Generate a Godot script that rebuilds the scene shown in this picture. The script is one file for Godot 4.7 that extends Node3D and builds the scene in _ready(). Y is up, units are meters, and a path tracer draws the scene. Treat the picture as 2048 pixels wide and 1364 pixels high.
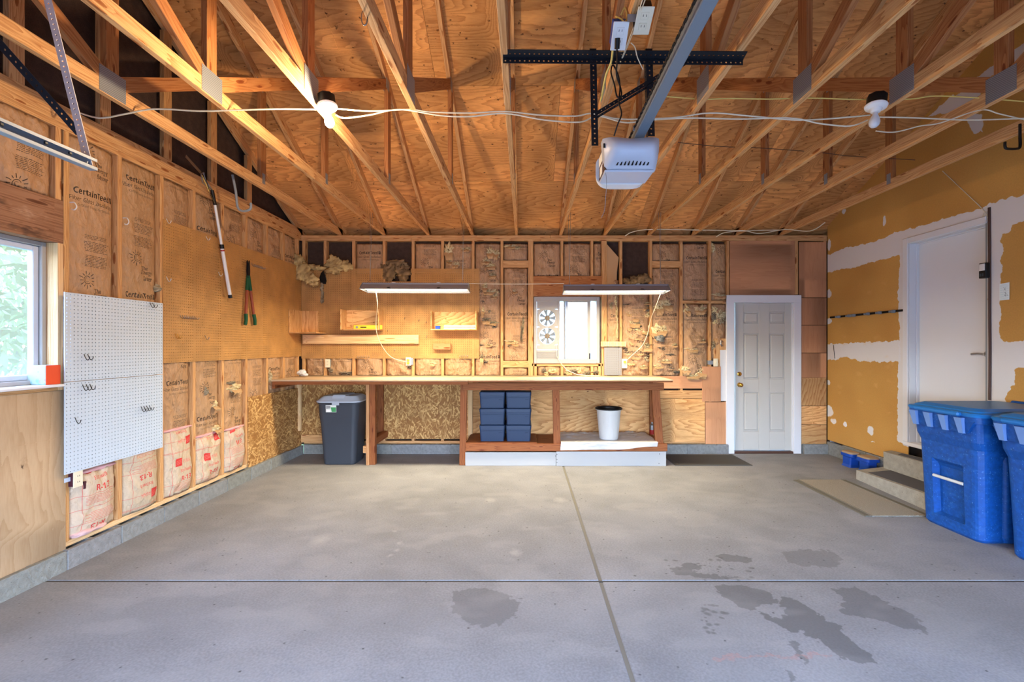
extends Node3D
# A garage interior. x to the right, y up, the camera looks along -z; "d" is the distance from the camera plane (z = -d).

const F := 905.0      # focal length in pixels of the 2048 x 1364 frame
const CX := 1048.0    # vanishing point of the garage's depth lines
const CY := 690.0
const EYE := 1.5
const DB := 6.27      # face of the studs of the back wall
const XL := -3.09     # face of the studs of the window wall
const XR := 4.206     # face of the drywall
const DF := -0.66     # the front wall with the garage door opening, behind the camera
const DC := 2.785     # centre of the roof trusses
const PLATE := 3.02   # top of the wall plates
const ORD := ["first", "second", "third", "fourth", "fifth", "sixth", "seventh", "eighth", "ninth", "tenth", "eleventh", "twelfth", "thirteenth"]

var rng := RandomNumberGenerator.new()
var M := {}
var used := {}


func at(px: float, py: float, d: float) -> Vector3:
	return Vector3((px - CX) / F * d, EYE - (py - CY) / F * d, -d)

func bx(px: float, d := DB) -> float:
	return (px - CX) / F * d

func by(py: float, d := DB) -> float:
	return EYE - (py - CY) / F * d

func side_d(px: float, x: float) -> float:
	return x * F / (px - CX)

func sw(px: float, py: float, x: float) -> Vector3:
	return at(px, py, side_d(px, x))

func fl(px: float, py: float, y := 0.0) -> Vector3:
	return at(px, py, (EYE - y) * F / (py - CY))

func rr(a: float, b: float) -> float:
	return rng.randf_range(a, b)

func lin(c: Color) -> Color:
	return c.srgb_to_linear()


class MB:
	var p := PackedVector3Array()
	var n := PackedVector3Array()
	var t := PackedVector2Array()
	var c := PackedColorArray()
	var ix := PackedInt32Array()
	var col := Color(1, 1, 1)

	func vert(a: Vector3, b: Vector3, u: Vector2) -> int:
		p.append(a)
		n.append(b)
		t.append(u)
		c.append(col)
		return p.size() - 1

	func tri(i: int, j: int, k: int) -> void:
		var g := (p[j] - p[i]).cross(p[k] - p[i])
		if g.dot(n[i] + n[j] + n[k]) > 0.0:
			ix.append(i); ix.append(k); ix.append(j)
		else:
			ix.append(i); ix.append(j); ix.append(k)

	func quad(a: Vector3, b: Vector3, c2: Vector3, d: Vector3, nor: Vector3, ua := Vector2(0, 0), ub := Vector2(1, 0), uc := Vector2(1, 1), ud := Vector2(0, 1)) -> void:
		var i := vert(a, nor, ua)
		var j := vert(b, nor, ub)
		var k := vert(c2, nor, uc)
		var l := vert(d, nor, ud)
		tri(i, j, k)
		tri(i, k, l)

	func buv(q: Vector3, axis: int) -> Vector2:
		if axis == 0:
			return Vector2(q.y, q.z)
		if axis == 1:
			return Vector2(q.x + 0.31, q.z)
		return Vector2(q.x, q.y)

	# a box with chamfered edges; the grain runs along its local z
	func box(xf: Transform3D, s: Vector3, bev := 0.0, uo := Vector2.ZERO) -> void:
		var h := s / 2.0
		bev = minf(bev, minf(h.x, minf(h.y, h.z)) * 0.6)
		for a in 3:
			var b := (a + 1) % 3
			var e := (a + 2) % 3
			for sg: float in [-1.0, 1.0]:
				var nn := Vector3.ZERO
				nn[a] = sg
				var id := []
				for q: Vector2 in [Vector2(-1, -1), Vector2(1, -1), Vector2(1, 1), Vector2(-1, 1)]:
					var v := Vector3.ZERO
					v[a] = sg * h[a]
					v[b] = q.x * (h[b] - bev)
					v[e] = q.y * (h[e] - bev)
					id.append(vert(xf * v, xf.basis * nn, buv(v, a) + uo))
				tri(id[0], id[1], id[2])
				tri(id[0], id[2], id[3])
			if bev > 0.0:
				for s1: float in [-1.0, 1.0]:
					for s2: float in [-1.0, 1.0]:
						# the edge along axis e between the faces a and b
						var v1 := Vector3.ZERO
						var v2 := Vector3.ZERO
						v1[a] = s1 * h[a]; v1[b] = s2 * (h[b] - bev)
						v2[a] = s1 * (h[a] - bev); v2[b] = s2 * h[b]
						var nn := Vector3.ZERO
						nn[a] = s1; nn[b] = s2
						nn = xf.basis * nn.normalized()
						var le := h[e] - bev
						var ve := Vector3.ZERO
						ve[e] = le
						var i := vert(xf * (v1 - ve), nn, buv(v1 - ve, a) + uo)
						var j := vert(xf * (v1 + ve), nn, buv(v1 + ve, a) + uo)
						var k := vert(xf * (v2 + ve), nn, buv(v2 + ve, a) + uo)
						var l := vert(xf * (v2 - ve), nn, buv(v2 - ve, a) + uo)
						tri(i, j, k)
						tri(i, k, l)
		if bev > 0.0:
			for sx: float in [-1.0, 1.0]:
				for sy: float in [-1.0, 1.0]:
					for sz: float in [-1.0, 1.0]:
						var nn := xf.basis * Vector3(sx, sy, sz).normalized()
						var i := vert(xf * Vector3(sx * h.x, sy * (h.y - bev), sz * (h.z - bev)), nn, uo)
						var j := vert(xf * Vector3(sx * (h.x - bev), sy * h.y, sz * (h.z - bev)), nn, uo)
						var k := vert(xf * Vector3(sx * (h.x - bev), sy * (h.y - bev), sz * h.z), nn, uo)
						tri(i, j, k)

	# a box with world-aligned sides whose grain runs along the given axis
	func slab(lo: Vector3, hi: Vector3, grain := 1, bev := 0.0, uo := Vector2.ZERO) -> void:
		var a := Vector3(minf(lo.x, hi.x), minf(lo.y, hi.y), minf(lo.z, hi.z))
		var s := (hi - lo).abs()
		var others := [0, 1, 2]
		others.erase(grain)
		var thin: int = others[0] if s[others[0]] < s[others[1]] else others[1]
		var wide: int = others[1] if thin == others[0] else others[0]
		var z := Vector3.ZERO
		z[grain] = 1.0
		var x := Vector3.ZERO
		x[wide] = 1.0
		var y := z.cross(x)
		box(Transform3D(Basis(x, y, z), a + s / 2.0), Vector3(s[wide], s[thin], s[grain]), bev, uo)

	# a bar from a to b: w across, h along "up"
	func bar(a: Vector3, b: Vector3, w: float, h: float, up := Vector3.UP, bev := 0.0, uo := Vector2.ZERO) -> void:
		var z := (b - a).normalized()
		if absf(z.dot(up)) > 0.999:
			up = Vector3(0, 0, 1) if absf(z.z) < 0.9 else Vector3(1, 0, 0)
		var x := up.cross(z).normalized()
		box(Transform3D(Basis(x, z.cross(x), z), (a + b) / 2.0), Vector3(w, h, a.distance_to(b)), bev, uo)

	func tube(pts: PackedVector3Array, r: float, seg := 6, r2 := -1.0) -> void:
		var m := pts.size()
		if r2 < 0.0:
			r2 = r
		var x := Vector3.ZERO
		var prev := -1
		var len0 := 0.0
		for i in m:
			var tan := (pts[mini(i + 1, m - 1)] - pts[maxi(i - 1, 0)]).normalized()
			if i == 0:
				x = tan.cross(Vector3.UP if absf(tan.y) < 0.9 else Vector3.RIGHT).normalized()
			else:
				x = (x - tan * x.dot(tan)).normalized()
				len0 += pts[i].distance_to(pts[i - 1])
			var y := tan.cross(x)
			var rad := lerpf(r, r2, float(i) / maxf(1.0, m - 1.0))
			var first := p.size()
			for k in seg + 1:
				var a := TAU * k / seg
				var o := x * cos(a) + y * sin(a)
				vert(pts[i] + o * rad, o, Vector2(float(k) / seg * rad * TAU, len0))
			if prev >= 0:
				for k in seg:
					tri(prev + k, prev + k + 1, first + k + 1)
					tri(prev + k, first + k + 1, first + k)
			prev = first
			if i == 0 or i == m - 1:
				var nn := -tan if i == 0 else tan
				var cc := vert(pts[i], nn, Vector2.ZERO)
				var ring := []
				for k in seg:
					var a := TAU * k / seg
					ring.append(vert(pts[i] + (x * cos(a) + y * sin(a)) * rad, nn, Vector2.ZERO))
				for k in seg:
					tri(cc, ring[k], ring[(k + 1) % seg])

	# profile of (radius, height) turned about the local y axis
	func lathe(xf: Transform3D, prof: Array, seg := 20, smooth := false) -> void:
		for i in prof.size() - 1:
			var a: Vector2 = prof[i]
			var b: Vector2 = prof[i + 1]
			var na := Vector2(b.y - a.y, a.x - b.x).normalized()
			var nb := na
			if smooth:
				if i > 0:
					var q: Vector2 = prof[i - 1]
					na = (na + Vector2(a.y - q.y, q.x - a.x).normalized()).normalized()
				if i < prof.size() - 2:
					var q2: Vector2 = prof[i + 2]
					nb = (nb + Vector2(q2.y - b.y, b.x - q2.x).normalized()).normalized()
			var first := p.size()
			for k in seg + 1:
				var an := TAU * k / seg
				var o := Vector3(cos(an), 0, sin(an))
				vert(xf * (o * a.x + Vector3(0, a.y, 0)), xf.basis * (o * na.x + Vector3(0, na.y, 0)), Vector2(float(k) / seg, a.y))
				vert(xf * (o * b.x + Vector3(0, b.y, 0)), xf.basis * (o * nb.x + Vector3(0, nb.y, 0)), Vector2(float(k) / seg, b.y))
			for k in seg:
				var f := first + 2 * k
				if a.x > 1e-5:
					tri(f, f + 1, f + 2)
				if b.x > 1e-5:
					tri(f + 1, f + 3, f + 2)

	# rounded rectangles [y, half x, half z, radius] joined from the bottom up
	func loft(xf: Transform3D, levels: Array, cs := 4, cap_low := true, cap_high := true) -> void:
		var cnt := 4 * (cs + 1)
		var rings := []
		for l: Array in levels:
			var ring := []
			for q in 4:
				var sx: float = [1.0, -1.0, -1.0, 1.0][q]
				var sz: float = [1.0, 1.0, -1.0, -1.0][q]
				for k in cs + 1:
					var a := PI / 2 * (q + float(k) / cs)
					var o := Vector3(cos(a), 0, sin(a))
					ring.append([Vector3(sx * (l[1] - l[3]), l[0], sz * (l[2] - l[3])) + o * l[3], o])
			rings.append(ring)
		for i in levels.size() - 1:
			var dy: float = levels[i + 1][0] - levels[i][0]
			var dr: float = (levels[i + 1][1] - levels[i][1] + levels[i + 1][2] - levels[i][2]) / 2.0
			var nn := Vector2(dy, -dr).normalized()
			if nn == Vector2.ZERO:
				continue
			var first := p.size()
			for k in cnt + 1:
				for lv in 2:
					var e: Array = rings[i + lv][k % cnt]
					vert(xf * e[0], xf.basis * (e[1] * nn.x + Vector3(0, nn.y, 0)), Vector2(float(k) / cnt, e[0].y))
			for k in cnt:
				var f := first + 2 * k
				tri(f, f + 1, f + 2)
				tri(f + 1, f + 3, f + 2)
		for e in 2:
			if (e == 0 and cap_low) or (e == 1 and cap_high):
				var ring: Array = rings[0] if e == 0 else rings[-1]
				var nn := xf.basis * Vector3(0, -1 if e == 0 else 1, 0)
				var mid := vert(xf * Vector3(0, ring[0][0].y, 0), nn, Vector2.ZERO)
				var ids := []
				for k in cnt:
					ids.append(vert(xf * ring[k][0], nn, Vector2(ring[k][0].x, ring[k][0].z)))
				for k in cnt:
					tri(mid, ids[k], ids[(k + 1) % cnt])

	# a smooth sheet from rows of points
	func grid(rows: Array, uvs: Array, toward: Vector3, cols := []) -> void:
		var nv := rows.size()
		var nu: int = rows[0].size()
		var nn := []
		var sum := 0.0
		for j in nv:
			for i in nu:
				var du: Vector3 = rows[j][mini(i + 1, nu - 1)] - rows[j][maxi(i - 1, 0)]
				var dv: Vector3 = rows[mini(j + 1, nv - 1)][i] - rows[maxi(j - 1, 0)][i]
				var g := du.cross(dv).normalized()
				nn.append(g)
				sum += g.dot(toward)
		var sg := -1.0 if sum < 0.0 else 1.0
		var first := p.size()
		var keep := col
		for j in nv:
			for i in nu:
				if cols:
					col = cols[j][i]
				vert(rows[j][i], nn[j * nu + i] * sg, uvs[j][i])
		col = keep
		for j in nv - 1:
			for i in nu - 1:
				var f := first + j * nu + i
				if sg < 0.0:
					ix.append_array([f, f + 1, f + nu + 1, f, f + nu + 1, f + nu])
				else:
					ix.append_array([f, f + nu + 1, f + 1, f, f + nu, f + nu + 1])

	# a polygon in the local xy plane with depth along z
	func prism(xf: Transform3D, poly: PackedVector2Array, depth: float) -> void:
		var tr := Geometry2D.triangulate_polygon(poly)
		for sg: float in [-1.0, 1.0]:
			var f := p.size()
			for q in poly:
				vert(xf * Vector3(q.x, q.y, sg * depth / 2.0), xf.basis * Vector3(0, 0, sg), q)
			for k in range(0, tr.size(), 3):
				tri(f + tr[k], f + tr[k + 1], f + tr[k + 2])
		var cw := Geometry2D.is_polygon_clockwise(poly)
		for i in poly.size():
			var a := poly[i]
			var b := poly[(i + 1) % poly.size()]
			var e := (b - a).normalized()
			var nn := Vector3(-e.y, e.x, 0) if cw else Vector3(e.y, -e.x, 0)
			quad(xf * Vector3(a.x, a.y, -depth / 2), xf * Vector3(b.x, b.y, -depth / 2), xf * Vector3(b.x, b.y, depth / 2), xf * Vector3(a.x, a.y, depth / 2), xf.basis * nn, a, b, b, a)

	# a lumpy closed body
	func blob(center: Vector3, size: Vector3, noise: FastNoiseLite, amp := 0.5, nu := 18, nv := 11, c1 := Color.WHITE, c2 := Color.WHITE) -> void:
		var rows := []
		var uvs := []
		var cols := []
		for j in nv + 1:
			var row := PackedVector3Array()
			var ur := PackedVector2Array()
			var cr := PackedColorArray()
			var v := PI * j / nv
			for i in nu + 1:
				var u := TAU * (i % nu) / nu
				var o := Vector3(sin(v) * cos(u), cos(v), sin(v) * sin(u))
				var q := center + o * size * 0.6
				var k := noise.get_noise_3dv(q * 14.0) + 0.5 * noise.get_noise_3dv(q * 37.0) + 0.25 * noise.get_noise_3dv(q * 90.0)
				row.append(center + o * size * (1.0 + amp * k))
				ur.append(Vector2(float(i) / nu, float(j) / nv))
				var m := noise.get_noise_3dv(q * 25.0 + Vector3(9, 9, 9)) * 0.8 + 0.5
				cr.append(c1.lerp(c2, clampf(m, 0, 1)))
			rows.append(row)
			uvs.append(ur)
			cols.append(cr)
		var first := p.size()
		grid(rows, uvs, Vector3.ZERO, cols)
		# orient the faces outwards
		var s := 0.0
		for i in range(first, p.size()):
			s += n[i].dot(p[i] - center)
		if s < 0.0:
			for i in range(first, p.size()):
				n[i] = -n[i]
			for k in range(ix.size() - nu * nv * 6, ix.size(), 3):
				var h := ix[k]
				ix[k] = ix[k + 1]
				ix[k + 1] = h

	# a board with a grid of round holes
	func holes(o: Vector3, du: Vector3, dv: Vector3, nu: int, nv: int, r: float, th: float, skip = null, walls := true) -> void:
		var cu := du / nu
		var cv := dv / nv
		var eu := du.normalized()
		var ev := dv.normalized()
		var nor := eu.cross(ev).normalized()
		var oo := [Vector2(.5, 0), Vector2(.5, .5), Vector2(0, .5), Vector2(-.5, .5), Vector2(-.5, 0), Vector2(-.5, -.5), Vector2(0, -.5), Vector2(.5, -.5)]
		for j in nv:
			for i in nu:
				if skip != null and skip.call((i + 0.5) / nu, (j + 0.5) / nv):
					continue
				var m := o + cu * (i + 0.5) + cv * (j + 0.5)
				var f := p.size()
				for k in 8:
					var q: Vector2 = oo[k]
					var w := m + cu * q.x + cv * q.y
					vert(w, nor, Vector2((w - o).dot(eu), (w - o).dot(ev)))
				for k in 8:
					var a := TAU * k / 8
					var w := m + (eu * cos(a) + ev * sin(a)) * r
					vert(w, nor, Vector2((w - o).dot(eu), (w - o).dot(ev)))
				for k in 8:
					var l := (k + 1) % 8
					ix.append_array([f + k, f + 8 + k, f + l, f + l, f + 8 + k, f + 8 + l])
				if walls:
					var g := p.size()
					for k in 8:
						var a := TAU * k / 8
						var b := eu * cos(a) + ev * sin(a)
						vert(m + b * r, -b, Vector2.ZERO)
						vert(m + b * r - nor * th, -b, Vector2.ZERO)
					for k in 8:
						var l := (k + 1) % 8
						ix.append_array([g + 2 * k, g + 2 * k + 1, g + 2 * l, g + 2 * l, g + 2 * k + 1, g + 2 * l + 1])
		# the rim
		var e1 := o
		var e2 := o + du
		var e3 := o + du + dv
		var e4 := o + dv
		var back := -nor * th
		quad(e1, e2, e2 + back, e1 + back, -ev)
		quad(e2, e3, e3 + back, e2 + back, eu)
		quad(e3, e4, e4 + back, e3 + back, ev)
		quad(e4, e1, e1 + back, e4 + back, -eu)

	func mesh(off := Vector3.ZERO) -> ArrayMesh:
		var q := p
		if off != Vector3.ZERO:
			q = Transform3D(Basis(), -off) * p
		var arr := []
		arr.resize(Mesh.ARRAY_MAX)
		arr[Mesh.ARRAY_VERTEX] = q
		arr[Mesh.ARRAY_NORMAL] = n
		arr[Mesh.ARRAY_TEX_UV] = t
		arr[Mesh.ARRAY_COLOR] = c
		arr[Mesh.ARRAY_INDEX] = ix
		var am := ArrayMesh.new()
		am.add_surface_from_arrays(Mesh.PRIMITIVE_TRIANGLES, arr)
		return am

	func bounds() -> AABB:
		var b := AABB(p[0], Vector3.ZERO)
		for v in p:
			b = b.expand(v)
		return b


func numbered(called: String) -> String:
	if not used.has(called):
		used[called] = 0
		return called
	used[called] += 1
	return "%s_%03d" % [called, used[called]]

# a part: the mesh is written in world coordinates and moved into its thing
func part(called: String, mb: MB, m: Material, parent: Node3D) -> MeshInstance3D:
	var o := MeshInstance3D.new()
	o.name = called
	var off := parent.position
	if parent.get_parent() != self:
		off = parent.get_parent().position
	o.mesh = mb.mesh(off)
	o.material_override = m
	parent.add_child(o, true)
	return o

func tag(o: Node, label: String, category: String, group := "", kind := "") -> void:
	o.set_meta("label", label)
	o.set_meta("category", category)
	if group:
		o.set_meta("group", group)
	if kind:
		o.set_meta("kind", kind)

# a thing with parts
func thing(called: String, label: String, category: String, base: Vector3, group := "", kind := "") -> Node3D:
	var o := Node3D.new()
	o.name = numbered(called)
	add_child(o)
	o.position = base
	tag(o, label, category, group, kind)
	return o

# a thing that is one mesh
func solo(called: String, mb: MB, m: Material, label: String, category: String, group := "", kind := "") -> MeshInstance3D:
	var b := mb.bounds()
	var base := Vector3(b.get_center().x, b.position.y, b.get_center().z)
	var o := MeshInstance3D.new()
	o.name = numbered(called)
	o.mesh = mb.mesh(base)
	o.material_override = m
	add_child(o)
	o.position = base
	tag(o, label, category, group, kind)
	return o

func ruv() -> Vector2:
	return Vector2(rng.randf(), rng.randf() * 3.0)

func tone(a := 0.88, b := 1.08) -> Color:
	var k := rr(a, b)
	return Color(k * rr(0.98, 1.02), k, k * rr(0.94, 1.04))

func box_part(called: String, lo: Vector3, hi: Vector3, m: Material, parent: Node3D, grain := 1, bev := 0.0, tint := Color.WHITE) -> MeshInstance3D:
	var mb := MB.new()
	mb.col = tint
	mb.slab(lo, hi, grain, bev, ruv())
	return part(called, mb, m, parent)

func tube_part(called: String, pts: Array, r: float, m: Material, parent: Node3D, seg := 6, tint := Color.WHITE) -> MeshInstance3D:
	var mb := MB.new()
	mb.col = tint
	mb.tube(PackedVector3Array(pts), r, seg)
	return part(called, mb, m, parent)

func smooth_path(pts: Array, steps := 6) -> PackedVector3Array:
	var out := PackedVector3Array()
	for i in pts.size() - 1:
		var a: Vector3 = pts[maxi(i - 1, 0)]
		var b: Vector3 = pts[i]
		var c: Vector3 = pts[i + 1]
		var d: Vector3 = pts[mini(i + 2, pts.size() - 1)]
		for k in steps:
			out.append(b.cubic_interpolate(c, a, d, float(k) / steps))
	out.append(pts[-1])
	return out

func cable(called: String, pts: Array, r: float, m: Material, label: String, category: String, group := "") -> MeshInstance3D:
	var mb := MB.new()
	mb.tube(smooth_path(pts), r, 6)
	return solo(called, mb, m, label, category, group)

func fnoise(sd: int, freq: float, oct := 3, kind := FastNoiseLite.TYPE_SIMPLEX_SMOOTH) -> FastNoiseLite:
	var f := FastNoiseLite.new()
	f.seed = sd
	f.frequency = freq
	f.noise_type = kind
	f.fractal_octaves = oct
	return f


const SHOP_ENERGY := 8.3
const BULB_ENERGY := 2.2

func _ready() -> void:
	rng.seed = 20240
	# camera
	var cam := Camera3D.new()
	cam.name = "camera"
	add_child(cam)
	cam.projection = Camera3D.PROJECTION_FRUSTUM
	cam.near = 0.05
	cam.far = 200.0
	cam.size = 1364.0 / F * cam.near
	cam.frustum_offset = Vector2((1024.0 - CX) / F, (CY - 682.0) / F) * cam.near
	cam.position = Vector3(0, EYE, 0)
	cam.current = true
	# sky and exposure
	var env := Environment.new()
	env.background_mode = Environment.BG_SKY
	var sky := Sky.new()
	var ps := ProceduralSkyMaterial.new()
	ps.sky_top_color = Color(0.60, 0.73, 0.94)
	ps.sky_horizon_color = Color(0.82, 0.89, 0.965)
	ps.ground_bottom_color = Color(0.45, 0.45, 0.43)
	ps.ground_horizon_color = Color(0.70, 0.72, 0.74)
	ps.sky_energy_multiplier = 4.6
	ps.ground_energy_multiplier = 2.5
	sky.sky_material = ps
	env.sky = sky
	env.ambient_light_source = Environment.AMBIENT_SOURCE_SKY
	env.tonemap_mode = Environment.TONE_MAPPER_LINEAR
	env.tonemap_exposure = 1.06
	env.sdfgi_enabled = true
	env.ssao_enabled = true
	env.ssil_enabled = true
	var we := WorldEnvironment.new()
	we.name = "environment"
	we.environment = env
	add_child(we)
	make_materials()
	make_floor()
	make_left_wall()
	make_back_wall()
	make_drywall()
	make_front_wall()
	make_ceiling()
	for k in range(-5, 7):
		make_truss(k)
	make_back_door()
	make_side_door()
	make_side_window()
	make_back_window()
	make_left_batts()
	make_back_batts()
	make_pegboards()
	make_bench()
	make_under_bench()
	make_lights()
	make_opener()
	make_track()
	make_bins()
	make_steps()
	make_shelves()
	make_wall_tools()
	make_bench_top_things()
	make_outlets()
	make_hooks()
	make_cables()
	make_right_side()
	make_outside()


# ---------------------------------------------------------------- textures
class Tex:
	var w: int
	var h: int
	var d: PackedByteArray

	func _init(ww: int, hh: int, c: Color) -> void:
		w = ww
		h = hh
		var im := Image.create(w, h, false, Image.FORMAT_RGB8)
		im.fill(c)
		d = im.get_data()

	func mixpx(x: int, y: int, c: Color, a: float) -> void:
		if y < 0 or y >= h:
			return
		x = posmod(x, w)
		var k := (y * w + x) * 3
		d[k] = int(lerpf(d[k], c.r8, a))
		d[k + 1] = int(lerpf(d[k + 1], c.g8, a))
		d[k + 2] = int(lerpf(d[k + 2], c.b8, a))

	# brightness of every pixel times 1 + amount * (noise - 0.5)
	func speckle(img: PackedByteArray, amount: float, tint := Color(1, 1, 1)) -> void:
		var ar := amount * tint.r / 255.0
		var ag := amount * tint.g / 255.0
		var ab := amount * tint.b / 255.0
		for i in w * h:
			var v := float(img[i]) - 127.5
			var k := i * 3
			d[k] = clampi(int(d[k] * (1.0 + ar * v)), 0, 255)
			d[k + 1] = clampi(int(d[k + 1] * (1.0 + ag * v)), 0, 255)
			d[k + 2] = clampi(int(d[k + 2] * (1.0 + ab * v)), 0, 255)

	func poly(pts: PackedVector2Array, c: Color, a: float, noise: FastNoiseLite = null, jit := 0.0, soft := 0.0) -> void:
		var b := Rect2(pts[0], Vector2.ZERO)
		for q in pts:
			b = b.expand(q)
		b = b.grow(jit + soft + 1)
		for y in range(maxi(0, int(b.position.y)), mini(h, int(b.end.y) + 1)):
			for x in range(int(b.position.x), int(b.end.x) + 1):
				if x < 0 or x >= w:
					continue
				var q := Vector2(x + 0.5, y + 0.5)
				if noise:
					q += Vector2(noise.get_noise_2d(x, y), noise.get_noise_2d(x + 511.0, y - 307.0)) * jit
				if Geometry2D.is_point_in_polygon(q, pts):
					var aa := a
					if soft > 0.0 and noise:
						aa = a * clampf(0.65 + noise.get_noise_2d(x * 3.0, y * 3.0) * soft, 0.0, 1.0)
					mixpx(x, y, c, aa)

	func ell(cx: float, cy: float, rx: float, ry: float, c: Color, a: float, noise: FastNoiseLite = null, jit := 0.0, hard := 0.5) -> void:
		for y in range(int(cy - ry - jit), int(cy + ry + jit) + 1):
			for x in range(int(cx - rx - jit), int(cx + rx + jit) + 1):
				var q := Vector2(x, y)
				if noise:
					q += Vector2(noise.get_noise_2d(x, y), noise.get_noise_2d(x + 511.0, y - 307.0)) * jit
				var e := Vector2((q.x - cx) / rx, (q.y - cy) / ry).length()
				if e < 1.0:
					mixpx(x, y, c, a * clampf((1.0 - e) / (1.0 - hard + 1e-4), 0, 1))

	func seg(a: Vector2, b: Vector2, wd: float, c: Color, al: float) -> void:
		var e := (b - a).normalized()
		var o := Vector2(-e.y, e.x) * wd / 2.0
		poly(PackedVector2Array([a + o, b + o, b - o, a - o]), c, al)

	# lettering from the outlines of a font, centred on (cx, cy) and wide pixels across
	func text(s: String, font: Font, cx: float, cy: float, wide: float, c: Color, al: float, turn := 0.0, tall := 0.0) -> void:
		var tm := TextMesh.new()
		tm.text = s
		tm.font = font
		tm.font_size = 96
		tm.pixel_size = 1.0
		tm.depth = 0.0
		tm.curve_step = 2.0
		var arr := tm.get_mesh_arrays()
		var v: PackedVector3Array = arr[Mesh.ARRAY_VERTEX]
		if v.is_empty():
			return
		var id := PackedInt32Array()
		if arr[Mesh.ARRAY_INDEX] != null:
			id = arr[Mesh.ARRAY_INDEX]
		if id.is_empty():
			id = PackedInt32Array(range(v.size()))
		var b := AABB(v[0], Vector3.ZERO)
		for q in v:
			b = b.expand(q)
		var k := wide / b.size.x
		var ky := k if tall <= 0.0 else tall / b.size.y
		var m := b.get_center()
		var pts := PackedVector2Array()
		for q in v:
			pts.append(Vector2((q.x - m.x) * k, -(q.y - m.y) * ky).rotated(turn) + Vector2(cx, cy))
		var hit := {}
		for i in range(0, id.size(), 3):
			var p0 := pts[id[i]]
			var p1 := pts[id[i + 1]]
			var p2 := pts[id[i + 2]]
			var ar := (p1 - p0).cross(p2 - p0)
			if absf(ar) < 1e-6:
				continue
			for y in range(int(floor(minf(p0.y, minf(p1.y, p2.y)))), int(ceil(maxf(p0.y, maxf(p1.y, p2.y)))) + 1):
				for x in range(int(floor(minf(p0.x, minf(p1.x, p2.x)))), int(ceil(maxf(p0.x, maxf(p1.x, p2.x)))) + 1):
					var q := Vector2(x + 0.5, y + 0.5)
					var w0 := (p1 - p0).cross(q - p0) / ar
					var w1 := (p2 - p1).cross(q - p1) / ar
					var w2 := (p0 - p2).cross(q - p2) / ar
					if w0 >= -0.02 and w1 >= -0.02 and w2 >= -0.02:
						hit[Vector2i(x, y)] = true
		for q: Vector2i in hit:
			mixpx(q.x, q.y, c, al)

	func out() -> ImageTexture:
		var im := Image.create_from_data(w, h, false, Image.FORMAT_RGB8, d)
		return ImageTexture.create_from_image(im)


# grey noise that repeats, w x h, stretched by sx, sy
func nz(w: int, h: int, sd: int, freq: float, oct := 3, sx := 1, sy := 1, kind := FastNoiseLite.TYPE_SIMPLEX_SMOOTH) -> PackedByteArray:
	var im := fnoise(sd, freq, oct, kind).get_seamless_image(maxi(4, w / sx), maxi(4, h / sy))
	im.convert(Image.FORMAT_L8)
	if sx > 1 or sy > 1:
		im.resize(w, h, Image.INTERPOLATE_CUBIC)
	return im.get_data()

func sysfont(nm: String, weight := 400, italic := false) -> SystemFont:
	var f := SystemFont.new()
	f.font_names = PackedStringArray([nm])
	f.font_weight = weight
	f.font_italic = italic
	return f

func mat(nm: String, c: Color, rough := 0.8, tex: Texture2D = null, sc := Vector3.ONE) -> StandardMaterial3D:
	var m := StandardMaterial3D.new()
	m.resource_name = nm
	m.albedo_color = c
	m.roughness = rough
	m.vertex_color_use_as_albedo = true
	m.metallic_specular = 0.4
	if tex:
		m.albedo_texture = tex
		m.uv1_scale = sc
	M[nm] = m
	return m

func noise_normal(sd: int, freq: float, size := 256, bump := 4.0, oct := 4, kind := FastNoiseLite.TYPE_SIMPLEX_SMOOTH) -> NoiseTexture2D:
	var t := NoiseTexture2D.new()
	t.width = size
	t.height = size
	t.seamless = true
	t.as_normal_map = true
	t.bump_strength = bump
	t.noise = fnoise(sd, freq, oct, kind)
	return t

# creased paper
func crumple(sd: int) -> NoiseTexture2D:
	var t := noise_normal(sd, 0.012, 512, 9.0, 4)
	var f: FastNoiseLite = t.noise
	f.fractal_type = FastNoiseLite.FRACTAL_RIDGED
	f.fractal_gain = 0.45
	f.domain_warp_enabled = true
	f.domain_warp_amplitude = 40.0
	f.domain_warp_frequency = 0.008
	return t

func wood_tex(w: int, h: int, light: Color, dark: Color, rings: float, warp: float, sd: int, knots: int) -> Tex:
	var t := Tex.new(w, h, light)
	var lo := nz(w, h, sd, 0.012, 2, 1, 8)
	var fine := nz(w, h, sd + 1, 0.11, 3, 1, 16)
	var kx := []
	var r2 := RandomNumberGenerator.new()
	r2.seed = sd
	for i in knots:
		kx.append([r2.randf() * w, r2.randf() * h, r2.randf_range(0.014, 0.034) * w * 1.3])
	for y in h:
		for x in w:
			var i := y * w + x
			var ph := rings * x / w + warp * (lo[i] / 255.0 - 0.5)
			var g := 0.0
			for kn: Array in kx:
				var dx: float = absf(x - kn[0])
				dx = minf(dx, w - dx)
				var dy: float = (y - kn[1]) * 0.35
				var rad: float = sqrt(dx * dx + dy * dy) / kn[2]
				if rad < 5.0:
					ph += 1.6 * exp(-rad * 0.8)
					if rad < 1.0:
						g = maxf(g, 1.5 - 0.5 * rad)
			var s := fposmod(ph, 1.0)
			var late := pow(s, 2.2)
			g = clampf(maxf(g, late * 0.72 + (fine[i] / 255.0 - 0.5) * 0.55), 0.0, 1.6)
			var k := i * 3
			t.d[k] = clampi(int(255.0 * lerpf(light.r, dark.r, g)), 0, 255)
			t.d[k + 1] = clampi(int(255.0 * lerpf(light.g, dark.g, g)), 0, 255)
			t.d[k + 2] = clampi(int(255.0 * lerpf(light.b, dark.b, g)), 0, 255)
	return t

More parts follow.
